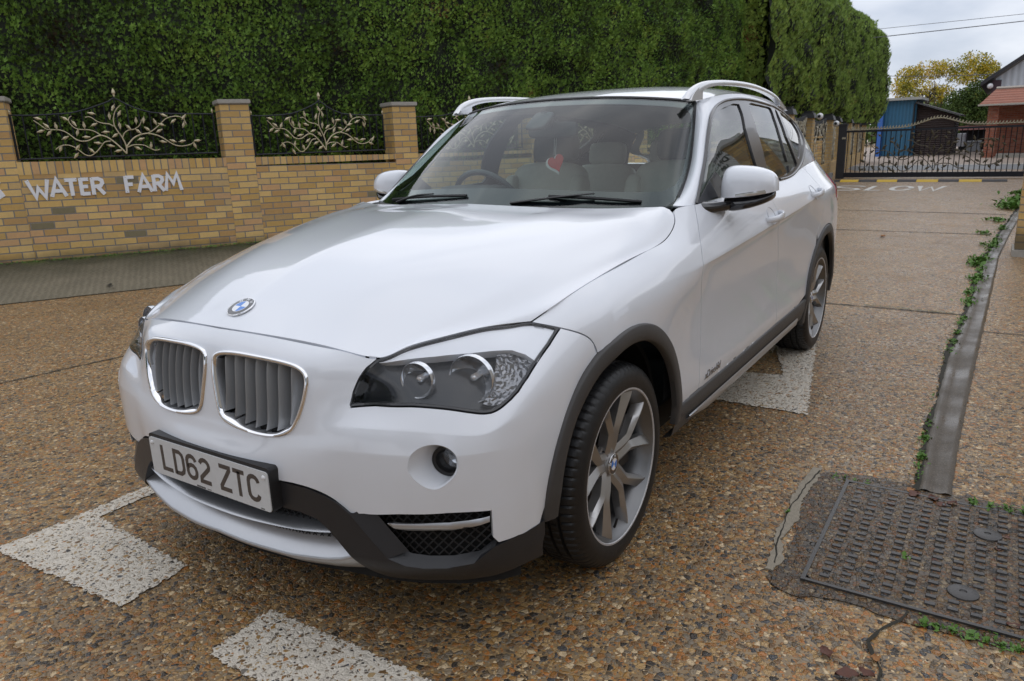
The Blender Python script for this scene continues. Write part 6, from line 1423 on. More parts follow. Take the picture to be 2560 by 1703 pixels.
for i, ((ch, a, b_), lb) in enumerate(zip(lets, ll)): wall_letter(ch, a, b_, .895-.0 if i else .905, 1.082 if i else 1.085, 'white screwed-on '+lb)
# ---- wrought iron panels with gilded vines
IRN = pmat('black_wrought_iron', (.016, .018, .026), .42, metal=.3, noise=.3, nscale=60); GOLD = pmat('pale_gold_paint', (.52, .45, .30), .42, metal=.25, noise=.3, nscale=90)
def leafm(m, P, Q, nv, L_, w_, th, mi=0):
    """a small cast leaf with a pinched stem"""
    d = np.array(Q)*L_; n_ = np.array(nv); q = np.cross(d/L_, n_); V = []
    for f, k in ((0, .15), (.18, .32), (.42, 1), (.62, .85), (.80, .45), (.88, .62), (1, .1)):
        for sg, h in ((-1, 0), (0, 1), (1, 0)): V.append(np.array(P)+d*(f-.5)+q*w_*k*sg+n_*(h*th))
    m.add(V, [(i*3+j, i*3+j+1, (i+1)*3+j+1, (i+1)*3+j) for i in range(6) for j in range(2)], mi)
def ipanel(place, width, z0, label, scale=1.0, hz=1.0, seed=1, goldm=None, name='fence_panel', group='iron panels between the piers', bars=19, loc=None, leaves=True):
    """place(x) -> ground point of fraction x across the panel, outward direction handled by it"""
    r = random.Random(seed); mid = place(.5, 0); e = empty(name, (mid[0], mid[1], z0)); pt_ = lambda x, z, o=0: (*place(x, o), z0+z*hz)
    top = VINE['top']; tz = lambda x: float(np.interp(x, [p[0] for p in top], [p[1] for p in top]))
    m = MB(); xs = np.linspace(0, 1, 41); R_ = .0085*scale
    m.tube([pt_(x, tz(x)) for x in xs], R_, 6); m.tube([pt_(x, 0) for x in xs[::4]], R_*1.15, 6)
    for x in (0, 1): m.tube([pt_(x, -.01), pt_(x, tz(x)+.01)], R_*1.3, 6)
    pinv(m.obj('frame', IRN), e)
    for i in range(1, bars-1):
        x = i/(bars-1); x = x if 0 < i < bars-1 else x; m = MB(); m.tube([pt_(x, 0), pt_(x, tz(x))], R_*.85, 6); pinv(m.obj('bar', IRN), e)
    m = MB()
    for k in 'ABCDEFGHI':
        P = spl([(p[0], p[1]) for p in VINE[k]], 4, False); n_ = len(P); rad = np.linspace(.0085 if k in 'AFC' else .006, .0045, n_)*scale
        m.tube([pt_(x, z, -.022*scale) for x, z in P], rad, 6, mi=0)
    if leaves:
        for i, (x, z) in enumerate(VINE['leaf']):
            P = pt_(x, z, -.026*scale); a = r.uniform(0, 6.28) if i % 3 else r.uniform(-.6, .6)+(1.57 if i % 2 else 0); t0 = np.array(pt_(x+.01, z)); t1 = np.array(pt_(x, z)); tx = (t0-t1)/np.linalg.norm(t0-t1)
            d = tx*math.cos(a)+np.array((0, 0, 1.))*math.sin(a); nv = np.cross(tx, (0, 0, 1.)); 
            if nv@(np.array(CAM)-np.array(P)) < 0: nv = -nv
            leafm(m, P, d, nv, .085*scale, .016*scale, .010*scale)
    pinv(m.obj('vine', goldm or GOLD), e)
    for x, h in ((0, .05), (.503, .09), (1, .05)):
        m = MB(); z = tz(x) if x else tz(0); p = pt_(x, z); s_ = scale*(1.5 if h > .06 else .9); m.lathe([(.0005, 0), (.007*s_, .004*s_), (.006*s_, .015*s_), (.014*s_, .03*s_), (.010*s_, .045*s_), (.0005, .062*s_)], 10, 'z', (p[0], p[1], p[2]+.006)); pinv(m.obj('finial', goldm or GOLD), e)
    tag(e, label, 'fence panel', group); return e
gaps = [(1.895, -.140, 'iron panel with golden vine above the words WATER FARM'), (-.580, -2.266, 'iron panel with golden vine between the two capped piers'), (-2.721, -4.45, 'iron panel with golden vine partly hidden by the car roof'), (-4.90, -6.70, 'iron panel with golden vine seen through the car windows'), (4.1, 2.26, 'iron panel outside the left edge of the photo')]
for i, (a, b_, lb) in enumerate(gaps): 
    if i == 4: continue
    ipanel(lambda x, o, a=a, b_=b_: WP(lerp(a, b_, x), .10+o), a-b_, 1.2882+ZS((a+b_)/2), lb, seed=i+3)
# ================================================================ hedges
def leafmat(name, stops, sss=0):
    m = bpy.data.materials.new(name); t, b, L = nodes(m); g = t.nodes.new('ShaderNodeNewGeometry'); P = g.outputs['Position']
    rn = g.outputs['Random Per Island']; n1 = noise_(t, P, 1.7, 4, .6); n2 = noise_(t, P, .45, 3)
    f = math_(t, 'ADD', math_(t, 'MULTIPLY', rn, .5), math_(t, 'ADD', math_(t, 'MULTIPLY', math_(t, 'SUBTRACT', n1, .5), 1.5), math_(t, 'ADD', .25, math_(t, 'MULTIPLY', math_(t, 'SUBTRACT', n2, .5), .8))), clamp=True)
    L(ramp(t, f, stops), b.inputs['Base Color']); b.inputs['Roughness'].default_value = .6; b.inputs['Specular IOR Level'].default_value = .25
    return m
HL = leafmat('conifer_foliage', [(0, (.035, .024, .012)), (.12, (.035, .048, .013)), (.36, (.085, .16, .030)), (.62, (.17, .30, .050)), (.90, (.28, .42, .075)), (1, (.16, .075, .028))])
HL2 = leafmat('conifer_foliage_far', [(0, (.07, .07, .020)), (.3, (.15, .23, .045)), (.65, (.24, .35, .068)), (.92, (.33, .44, .09)), (1, (.20, .12, .04))])
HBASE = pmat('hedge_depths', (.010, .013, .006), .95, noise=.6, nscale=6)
def vnoise(x, y, seed=0):
    x = np.asarray(x, float); y = np.asarray(y, float); xi = np.floor(x).astype(int); yi = np.floor(y).astype(int); fx = x-xi; fy = y-yi; fx = fx*fx*(3-2*fx); fy = fy*fy*(3-2*fy)
    def h(a, b): 
        v = (a*374761393+b*668265263+seed*1442695041) & 0xffffffff; v = ((v ^ (v >> 13))*1274126177) & 0xffffffff; return ((v ^ (v >> 16)) & 0xffff)/65535.
    return h(xi, yi)*(1-fx)*(1-fy)+h(xi+1, yi)*fx*(1-fy)+h(xi, yi+1)*(1-fx)*fy+h(xi+1, yi+1)*fx*fy
def hedge(name, surf, A, B, n, size, mat, label, bumps=.16, base_n=(160, 60), seed=1, up_bias=.55, loc=(0, 0, 0)):
    """surf(a, b) -> point, outward normal for arrays; a, b in metres along and up"""
    R_ = np.random.default_rng(seed); e = empty(name, loc)
    def disp(a, b): return bumps*(vnoise(a/.75, b/.55, seed)-.5)*1.3+bumps*.6*(vnoise(a/.25, b/.22, seed+5)-.5)
    aa, bb = np.meshgrid(np.linspace(A[0], A[1], base_n[0]), np.linspace(B[0], B[1], base_n[1]), indexing='ij'); P, Nr = surf(aa.ravel(), bb.ravel()); X = P+Nr*(disp(aa.ravel(), bb.ravel())-size*.75)[:, None]
    nb = base_n[1]; F = [(i*nb+j, (i+1)*nb+j, (i+1)*nb+j+1, i*nb+j+1) for i in range(base_n[0]-1) for j in range(nb-1)]
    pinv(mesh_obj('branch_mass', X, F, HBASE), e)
    a = R_.uniform(A[0], A[1], n); b = R_.uniform(B[0], B[1], n); P, Nr = surf(a, b); d = disp(a, b)-R_.random(n)**2*size*1.0
    # frond direction: tangential scatter with an outward and an upward lean
    T = R_.normal(size=(n, 3)); T -= (T*Nr).sum(1)[:, None]*Nr; T /= np.linalg.norm(T, axis=1)[:, None]
    cl = vnoise(a/.35, b/.3, seed+9)*6.28; tu = np.stack([np.zeros(n), np.zeros(n), np.ones(n)], 1); side = np.cross(Nr, tu); side /= np.linalg.norm(side, axis=1)[:, None]+1e-9
    D_ = T*.55+side*(np.cos(cl)*.6)[:, None]+tu*(up_bias+np.sin(cl)*.35)[:, None]+Nr*R_.uniform(.15, .9, n)[:, None]; D_ /= np.linalg.norm(D_, axis=1)[:, None]
    O = P+Nr*d[:, None]; S_ = np.cross(D_, Nr+T*.7); S_ /= np.linalg.norm(S_, axis=1)[:, None]+1e-9
    L_ = size*R_.uniform(.6, 1.35, n)[:, None]; W_ = L_*R_.uniform(.10, .17, n)[:, None]
    # each frond: three narrow blades from one stem = one island
    V = np.stack([O-S_*W_*.25, O+S_*W_*.25, O+D_*L_*.45+S_*W_*.7, O+D_*L_, O+D_*L_*.45-S_*W_*.7,
                  O+D_*L_*.62+S_*W_*2.7, O+D_*L_*.30+S_*W_*1.6, O+D_*L_*.62-S_*W_*2.7, O+D_*L_*.30-S_*W_*1.6], 1)+0
    k = np.arange(n)[:, None]*9
    F1 = np.concatenate([k+[0, 1, 2, 3], ], 1); quads = np.concatenate([k+np.array([0, 1, 2, 4]), k+np.array([1, 6, 5, 2]), k+np.array([0, 4, 7, 8])], 0); tris = k+np.array([4, 2, 3])
    nq = len(quads); nt_ = len(tris); me = bpy.data.meshes.new('foliage'); me.vertices.add(n*9); me.vertices.foreach_set('co', V.reshape(-1).astype(np.float32))
    me.loops.add(nq*4+nt_*3); me.loops.foreach_set('vertex_index', np.concatenate([quads.ravel(), tris.ravel()]).astype(np.int32)); me.polygons.add(nq+nt_)
    me.polygons.foreach_set('loop_start', np.concatenate([np.arange(nq)*4, nq*4+np.arange(nt_)*3]).astype(np.int32)); me.polygons.foreach_set('loop_total', np.concatenate([np.full(nq, 4), np.full(nt_, 3)]).astype(np.int32)); me.update(calc_edges=True); me.validate()
    me.materials.append(mat); o = bpy.data.objects.new('foliage', me); COL.objects.link(o); pinv(o, e)
    if label: tag(e, label, 'hedge')
    return e
_S = np.linspace(10.5, -14.5, 400); _PT = np.array([WP(s, .62) for s in _S]); _T = np.gradient(_PT, axis=0); _T /= np.linalg.norm(_T, axis=1)[:, None]; _N = np.stack([-_T[:, 1], _T[:, 0]], 1); _N *= np.sign((_N@-WN))[:, None]
def front(a, b):
    """a: distance along the wall (10.5 - s), b: height; leans back a little, rounds over at the top"""
    i = np.clip(a, 0, 25)/25*399; x = np.interp(i, np.arange(400), _PT[:, 0]); y = np.interp(i, np.arange(400), _PT[:, 1]); nx = np.interp(i, np.arange(400), _N[:, 0]); ny = np.interp(i, np.arange(400), _N[:, 1])
    H = 4.6; r = .7; bb = np.minimum(b, H-r); ov = np.clip((b-(H-r))/r, 0, 2.2); ang = np.minimum(ov, 1.5708); flat = np.clip(b-(H-r)-r*1.5708, 0, 9)
    back = r*(1-np.cos(ang))+flat; z = bb+r*np.sin(ang)
    lean = .0+.03*(bb-1.2); pinch = np.where(b < 1.9, .16*(1.9-b), 0)
    N3 = np.stack([nx*np.cos(ang), ny*np.cos(ang), np.sin(ang)], 1); P = np.stack([x-nx*(back+lean+pinch), y-ny*(back+lean+pinch), z], 1); return P, N3
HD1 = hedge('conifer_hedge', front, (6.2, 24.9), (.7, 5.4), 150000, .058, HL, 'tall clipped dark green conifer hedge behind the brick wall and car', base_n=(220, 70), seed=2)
# the second, taller hedge along the drive, with a rounded end
def front2(a, b):
    """runs from x=-17.4 to x=-33 along y=-2.9, then rounds off; cross section is an arch"""
    Ltot = 19.0; R_ = 1.1; aa = np.clip(a-Ltot, 0, R_*2.4); th = aa/R_; x = -15.3-np.minimum(a, Ltot)-R_*np.sin(th); yb = -2.80-.006*np.minimum(a, Ltot)-R_*(1-np.cos(th)); nx = -np.sin(th); ny = np.cos(th)
    H = 5.5; r = 1.25; z0 = 1.55; bb = np.minimum(b, H-r-z0); ov = np.clip((b-(H-r-z0))/r, 0, 3); ang = np.minimum(ov, 1.5708); flat = np.clip(b-(H-r-z0)-r*1.5708, 0, 9)
    low = np.where(b < .6, .35*(.6-b), 0); back = r*(1-np.cos(ang))+flat+low; z = z0+bb+r*np.sin(ang)
    return np.stack([x-nx*back, yb-ny*back, z], 1), np.stack([nx*np.cos(ang), ny*np.cos(ang), np.sin(ang)], 1)
HD2 = hedge('conifer_hedge', front2, (0, 21.5), (0, 5.6), 62000, .115, HL2, 'taller lighter green conifer hedge with rounded end beyond the car', bumps=.30, base_n=(120, 50), seed=4, up_bias=1.1)
# side face of the second hedge where the two meet
def end2(a, b):
    z0 = 1.55; H = 5.5; r = 1.0; yb = -2.95-a; bb = np.minimum(b, 3.2); return np.stack([-15.5+.35*vnoise(a, b*1.3, 3)+0*a, yb, z0+b-0.5], 1), np.stack([0*a+.93, 0*a+.3, 0*a+.2], 1)/1.0
HD3 = hedge('end_face', end2, (0, 2.2), (0, 4.3), 9000, .11, HL2, None, bumps=.3, base_n=(30, 40), seed=6, up_bias=1.0)
for c in list(HD3.children): c.parent = HD2; c.matrix_parent_inverse = Matrix.Identity(4)
bpy.data.objects.remove(HD3)
# ================================================================ drive fence, gate and what lies beyond
YB = brick_mat('pale_yellow_brick', dark=0, cols=[(0, (.46, .31, .12)), (.3, (.52, .36, .15)), (.6, (.43, .29, .12)), (.85, (.50, .33, .14))], mortar=(.38, .34, .27))
def boxuv(name, mat, lo, hi, parent=None, uvs=1):
    x0, y0, z0 = lo; x1, y1, z1 = hi; V = [(x0, y0, z0), (x1, y0, z0), (x1, y1, z0), (x0, y1, z0), (x0, y0, z1), (x1, y0, z1), (x1, y1, z1), (x0, y1, z1)]
    F = [(0, 3, 2, 1), (4, 5, 6, 7), (0, 1, 5, 4), (1, 2, 6, 5), (2, 3, 7, 6), (3, 0, 4, 7)]; o = mesh_obj(name, V, F, mat, None, smooth=False); uv = o.data.uv_layers.new(name='wall')
    for p in o.data.polygons:
        for li in p.loop_indices:
            v = o.data.vertices[o.data.loops[li].vertex_index].co; n = p.normal; uv.data[li].uv = ((v.y if abs(n.x) > .5 else v.x)+60, (v.z if abs(n.z) < .5 else v.y)+30)
    if parent: pinv(o, parent)
    return o
BCAP = pmat('black_pier_cap', (.02, .02, .022), .5, noise=.2); CAMW = pmat('white_camera', (.75, .75, .76), .35)
dp = [(-15.6, -2.42, 1.80), (-18.1, -2.50, 1.75), (-20.98, -2.58, 1.72), (-24.0, -2.92, 1.70), (-27.2, -3.10, 1.68), (-30.0, -3.30, 1.66), (-33.2, -3.52, 1.63)]
lab = ['pier with black cap nearest the back of the car', 'second black-capped pier behind the car, before the gate', 'pier with black cap and two white cameras beside the gate post', 'first black-capped pier beyond the gate post', 'second black-capped pier beyond the gate', 'third black-capped pier beyond the gate', 'farthest black-capped pier, next to the blue shed']
for i, ((x, y, z), lb) in enumerate(zip(dp, lab)):
    e = empty('gate_pier', (x, y, 0)); w_ = .125
    boxuv('pier_brickwork', YB, (x-w_, y-w_, 0), (x+w_, y+w_, z-.12), e); m = MB(); m.box((x, y, z-.06), (w_*2+.10, w_*2+.10, .12), taper=.25); m.box((x, y, z+.02), (.2, .2, .06)); pinv(m.obj('cap', BCAP, None, smooth=False), e)
    tag(e, 'pale brick '+lb, 'brick pier', 'black capped piers along the drive')
for (x, y, z, lb) in ((-20.74, -2.72, 1.52, 'left of two white security cameras on the gate pier'), (-20.72, -2.32, 1.50, 'right of two white security cameras on the gate pier'), (-17.9, -2.2, 1.66, 'white security camera on the pier before the gate')):
    e = empty('security_camera', (x, y, z)); m = MB(); m.lathe([(.0005, .10), (.05, .09), (.075, .05), (.08, 0), (.06, -.05), (.0005, -.06)], 16, 'x', (0, 0, 0)); m.obj('camera_dome', CAMW, e); m = MB(); m.lathe([(.0005, .115), (.03, .108), (.04, .09)], 12, 'x'); m.obj('lens', BLK, e); tag(e, lb, 'camera')
e = empty('garden_wall', (-27, -3.05, 0)); tag(e, 'very low pale brick wall between the black-capped piers', 'wall')
for a, b_ in zip(dp[:-1], dp[1:]):
    m = MB(); x0, y0, _ = a; x1, y1, _ = b_; V = [(x0, y0-.1, 0), (x1, y1-.1, 0), (x1, y1+.1, 0), (x0, y0+.1, 0), (x0, y0-.1, .42), (x1, y1-.1, .42), (x1, y1+.1, .42), (x0, y0+.1, .42)]
    o = mesh_obj('wall_section', V, [(0, 3, 2, 1), (4, 5, 6, 7), (0, 1, 5, 4), (1, 2, 6, 5), (2, 3, 7, 6), (3, 0, 4, 7)], YB, smooth=False); uv = o.data.uv_layers.new(name='wall')
    for p in o.data.polygons:
        for li in p.loop_indices: v = o.data.vertices[o.data.loops[li].vertex_index].co; uv.data[li].uv = (v.x+60, v.z+30)
    pinv(o, e)
GOLD2 = pmat('tarnished_gold_leaf', (.42, .38, .28), .5, noise=.5, nscale=20); BKB = pmat('black_backing_board', (.03, .031, .036), .7, noise=.3)
def leafy_panel(a, b_, z0, z1, label):
    e = empty('screen_panel', ((a[0]+b_[0])/2, (a[1]+b_[1])/2, z0)); a = np.array(a[:2]); b_ = np.array(b_[:2]); t_ = (b_-a)/np.linalg.norm(b_-a); nr = np.array((-t_[1], t_[0])); nr = nr if nr[1] > 0 else -nr; a = a+t_*.25; b_ = b_-t_*.25; Lg = np.linalg.norm(b_-a)
    q = lambda f, o, z: (*(a+(b_-a)*f+nr*o), z); m = MB(); m.add([q(0, 0, z0), q(1, 0, z0), q(1, 0, z1-.05), q(.5, 0, z1-.14), q(0, 0, z1-.05), q(0, -.03, z0), q(1, -.03, z0), q(1, -.03, z1-.05), q(.5, -.03, z1-.14), q(0, -.03, z1-.05)], [(0, 1, 2, 3, 4), (9, 8, 7, 6, 5), (2, 3, 8, 7), (3, 4, 9, 8)]); pinv(m.obj('backing', BKB, None, smooth=False), e)
    m = MB(); r = random.Random(int(a[0]*10)); 
    for k in range(9):
        x = r.uniform(.08, .92); P = [q(min(.97, max(.03, x+.10*math.sin(z*3+k))), .02, z) for z in np.linspace(z0+.04, z1-.2, 12)]; m.tube(P, .009, 4)
    for k in range(150):
        f, z = r.uniform(.04, .96), r.uniform(z0+.05, z1-.16); an = r.uniform(0, 6.28); d = np.array((*(t_*math.cos(an)), math.sin(an))); leafm(m, q(f, .035, z), d, np.array((*nr, 0)), .13, .028, .01)
    pinv(m.obj('vine', GOLD2), e); tag(e, label, 'screen panel', 'leaf screens between the black capped piers')
pl_ = ['black leafy iron screen nearest the back of the car', 'black leafy iron screen just left of the gate pier', 'first leafy screen seen through the gate', 'second leafy screen seen through the gate', 'third leafy screen seen through the gate', 'farthest leafy screen seen through the gate']
for i in range(6): leafy_panel(dp[i], dp[i+1], .42, dp[i][2]-.05, pl_[i])
# gate
GX = -21.0; gp = empty('gate_post', (GX, -2.18, 0)); m = MB(); m.box((GX, -2.18, .72), (.16, .20, 1.44)); m.box((GX, -2.18, 1.46), (.2, .24, .05)); pinv(m.obj('post', BKB, None, smooth=False), gp); m = MB(); m.box((GX+.085, -2.13, 1.10), (.01, .09, .05)); pinv(m.obj('latch_plate', GOLD2, None, smooth=False), gp)
m = MB(); m.box((GX+.05, -2.42, .10), (.12, .12, .14)); pinv(m.obj('gate_motor', pmat('grey_metal_box', (.35, .36, .38), .5), None, smooth=False), gp); tag(gp, 'square black steel post holding the left end of the sliding gate', 'gate post')
gt = empty('sliding_gate', (GX, 0, 0)); tag(gt, 'wide black iron sliding gate with curling golden vines', 'gate')
def gz(y): return 1.30+.21*math.exp(-((y-.13)/.5)**2)+.02*(y/2)
m = MB(); m.box((GX, 0, .10), (.10, 4.5, .13)); m.box((GX, 0, 1.27), (.07, 4.5, .05)); pinv(m.obj('rails', IRN, None, smooth=False), gt)
for y in np.arange(-2.03, 2.2, .118):
    m = MB(); m.tube([(GX, y, .15), (GX, y, 1.26)], .0115, 5); pinv(m.obj('bar', IRN), gt)
m = MB(); ys = np.linspace(-2.1, 2.2, 60); m.tube([(GX+.02, y, gz(y)+.03) for y in ys], .014, 5); r = random.Random(4)
for y in ys[::1]:
    leafm(m, (GX+.04, y, gz(y)+.06), np.array((0, math.cos(1.2), math.sin(1.2))), np.array((1., 0, 0)), .09, .02, .01)
pinv(m.obj('top_garland', GOLD2), gt)
m = MB()
gv = lambda x, z: (GX+.05, -1.9+x*3.9, .16+z*1.95)
for k in 'ABCDEFGHI':
    m.tube([gv(x, z) for x, z in spl(VINE[k], 3, False)], .011, 5)
BRZ = pmat('bronze_vine', (.10, .085, .055), .5, noise=.5, metal=.3)
for i, (x, z) in enumerate(VINE['leaf']): a = r.uniform(0, 6.28); leafm(m, gv(x, z), np.array((0, math.cos(a), math.sin(a))), np.array((1., 0, 0)), .15, .032, .015)
for i in range(60):
    a = r.uniform(0, 6.28); leafm(m, gv(r.uniform(.05, 1), r.uniform(.03, .52)), np.array((0, math.cos(a), math.sin(a))), np.array((1., 0, 0)), .12, .028, .015)
pinv(m.obj('vine', BRZ), gt)
# speed bump
YEL = pmat('yellow_rubber', (.62, .40, .02), .55, noise=.15); BLR = pmat('black_rubber', (.025, .025, .028), .6, noise=.2)
sb = empty('speed_bump', (-19.6, -.1, 0)); tag(sb, 'low black and yellow rubber speed bump in front of the gate', 'speed bump')
for a, b_, mt in ((-2.05, -1.90, BLR), (-1.90, -1.45, YEL), (-1.45, -1.02, BLR), (-1.02, -.55, YEL), (-.55, -.12, BLR), (-.12, .36, YEL), (.36, .80, BLR), (.80, 1.28, YEL), (1.28, 1.80, BLR)):
    m = MB(); V = []; 
    for y in (a+.004, b_-.004):
        for dx, z in ((-.17, .001), (-.12, .035), (-.04, .05), (.04, .05), (.12, .035), (.17, .001)): V.append((-19.6+dx, y, z))
    m.add(V, [(i, i+1, i+7, i+6) for i in range(5)]+[(0, 6, 11, 5), tuple(range(6)), tuple(range(6, 12))[::-1]]); pinv(m.obj('bump_section', mt, None, smooth=False), sb)
# ground beyond the gate
gplane('road', pmat('grey_asphalt', (.15, .155, .165), .55, noise=.15, nscale=3), [(-25.5, -2.5), (-25.5, 9), (-29, 9), (-29, -3.6)], .006); 
gplane('far_yard', pmat('pinkish_concrete', (.34, .27, .22), .75, noise=.15, nscale=2), [(-29, -3.2), (-29, 14), (-60, 14), (-60, -12)], .006)
gplane('kerb_line', pmat('pale_kerb', (.48, .44, .38), .7, noise=.1), [(-29, -3.4), (-29, 9), (-29.5, 9), (-29.5, -3.4)], .012)
for o in bpy.data.objects:
    if o.name in ('road', 'far_yard', 'kerb_line'): up(o)
# blue shed with the timber store leaning on it
def corr(name, base, scale, ax='y', bump=.5, depth=.02, rough=.55):
    m = bpy.data.materials.new(name); t, b, L = nodes(m); g = t.nodes.new('ShaderNodeNewGeometry'); s = t.nodes.new('ShaderNodeSeparateXYZ'); L(g.outputs['Position'], s.inputs[0])
    v = math_(t, 'SINE', math_(t, 'MULTIPLY', s.outputs[{'x': 0, 'y': 1, 'z': 2}[ax]], scale)); n = noise_(t, g.outputs['Position'], 2.5, 5)
    c = mixc(t, maprange(t, v, -1, 1, 0, .45), base, tuple(x*.45 for x in base)); c = mixc(t, maprange(t, n, .4, .7, 0, .4), c, tuple(x*.6+.02 for x in base)); L(c, b.inputs['Base Color']); b.inputs['Roughness'].default_value = rough
    bp = t.nodes.new('ShaderNodeBump'); bp.inputs['Strength'].default_value = bump; bp.inputs['Distance'].default_value = depth; L(v, bp.inputs['Height']); L(bp.outputs[0], b.inputs['Normal']); return m
BLU = corr('blue_corrugated_sheet', (.035, .155, .27), 42); TIM = corr('dark_timber_boards', (.055, .035, .032), 62, 'z', .8, .03)
sh = empty('blue_shed', (-40, -2.9, 0)); tag(sh, 'small blue corrugated metal shed behind the gate', 'shed')
m = MB(); m.box((-41.5, -2.92, 1.33), (3.0, 1.42, 2.62)); pinv(m.obj('wall', BLU, None, smooth=False), sh); m = MB(); m.box((-41.4, -2.86, 2.69), (3.4, 1.75, .12)); pinv(m.obj('roof', pmat('grey_fascia', (.40, .40, .37), .7, noise=.2), None, smooth=False), sh)
m = MB(); m.box((-39.9, -3.72, 1.25), (.3, .22, 2.5)); pinv(m.obj('side_panel', pmat('bright_blue_panel', (.05, .16, .50), .5, noise=.1), None, smooth=False), sh)
m = MB(); m.tube([(-39.95, -2.18, 2.6), (-39.95, -2.3, 2.4), (-39.95, -2.3, .1)], .04, 6); pinv(m.obj('downpipe', BLK), sh)
ts = empty('timber_shed', (-40, -1.4, 0)); tag(ts, 'dark brown boarded shed with sloping roof right of the blue shed', 'shed')
m = MB(); V = [(-40.3, -2.2, 0), (-40.3, -.58, 0), (-40.3, -.58, 1.83), (-40.3, -2.2, 2.42), (-44, -2.2, 0), (-44, -.58, 0), (-44, -.58, 1.83), (-44, -2.2, 2.42)]; m.add(V, [(0, 1, 2, 3), (4, 7, 6, 5), (1, 5, 6, 2), (0, 3, 7, 4)]); pinv(m.obj('wall', TIM, None, smooth=False), ts)
m = MB(); m.add([(-39.9, -2.25, 2.46), (-39.9, -.32, 1.78), (-44.2, -.32, 1.78), (-44.2, -2.25, 2.46), (-39.9, -2.25, 2.54), (-39.9, -.32, 1.86), (-44.2, -.32, 1.86), (-44.2, -2.25, 2.54)], [(0, 1, 2, 3), (4, 7, 6, 5), (0, 4, 5, 1), (1, 5, 6, 2), (2, 6, 7, 3), (3, 7, 4, 0)]); pinv(m.obj('roof', corr('dark_roof_sheet', (.10, .10, .105), 50), None, smooth=False), ts)
# red brick porch and the white gabled barn
RED = brick_mat('red_brick', dark=0, cols=[(0, (.32, .10, .055)), (.3, (.38, .13, .075)), (.6, (.28, .085, .05)), (.85, (.36, .15, .10))], mortar=(.30, .24, .20)); TIL = corr('clay_roof_tiles', (.36, .14, .09), 60, 'z', .9, .03, .8)
po = empty('brick_porch', (-36, 1.8, 0)); tag(po, 'red brick porch with clay tiled roof on the right behind the gate', 'porch')
boxuv('pillar', RED, (-36.3, .83, 0), (-35.85, 1.22, 2.12), po); boxuv('back_wall', RED, (-37.6, 1.2, 0), (-37.3, 5, 2.12), po); boxuv('side_wall', RED, (-36.3, 2.9, 0), (-35.9, 5, 2.12), po)
m = MB(); m.add([(-35.5, .50, 2.16), (-35.5, 5.2, 2.16), (-37.2, 5.2, 2.80), (-37.2, 1.0, 2.80), (-38.9, .50, 2.16), (-38.9, 5.2, 2.16), (-37.2, 1.0, 2.80)], [(0, 1, 2, 3), (0, 3, 4), (3, 2, 5, 4), (0, 4, 5, 1)]); pinv(m.obj('tiled_roof', TIL, None, smooth=False), po)
m = MB(); m.tube([(-37.2, 1.0, 2.83), (-37.2, 5.2, 2.83)], .07, 6); m.box((-35.52, 2.8, 2.13), (.05, 4.7, .07)); pinv(m.obj('ridge', pmat('pale_ridge', (.5, .46, .40), .8), None, smooth=False), po)
boxuv('floor_step', CAPM, (-37, 1.3, 0), (-35.4, 5, .14), po)
ba = empty('white_barn', (-39, 3, 0)); tag(ba, 'white sheeted barn gable with dark sloping eaves above the porch', 'barn')
m = MB(); V = [(-39, .9, 0), (-39, 9, 0), (-39, 9, 5.6), (-39, 4.6, 6.0), (-39, .9, 3.32)]; m.add(V, [(0, 1, 2, 3, 4)]); pinv(m.obj('gable', corr('white_profiled_sheet', (.62, .68, .72), 26, 'y', .4), None, smooth=False), ba)
m = MB(); m.add([(-39, .88, 0), (-50, .88, 0), (-50, .88, 3.3), (-39, .88, 3.3)], [(0, 1, 2, 3)]); m.box((-38.95, .95, 1.6), (.1, .35, 3.3)); pinv(m.obj('side_wall', pmat('dark_purple_boards', (.06, .035, .045), .7, noise=.3), None, smooth=False), ba)
m = MB(); a = np.array((.35, 3.02)); b2 = np.array((4.8, 6.2)); m.add([(-38.6, *a), (-38.6, *b2), (-51, *b2), (-51, *a), (-38.6, a[0], a[1]+.17), (-38.6, b2[0], b2[1]+.17), (-51, b2[0], b2[1]+.17), (-51, a[0], a[1]+.17)], [(0, 1, 2, 3), (4, 7, 6, 5), (0, 4, 5, 1), (1, 5, 6, 2), (2, 6, 7, 3), (3, 7, 4, 0)]); pinv(m.obj('roof', pmat('dark_roof_edge', (.03, .03, .034), .6, noise=.3), None, smooth=False), ba)
m = MB(); m.lathe([(.0005, .12), (.10, .06), (.12, 0), (.06, -.1)], 12, 'x', (-38.7, .72, 3.0)); pinv(m.obj('lamp', CAMW), ba)
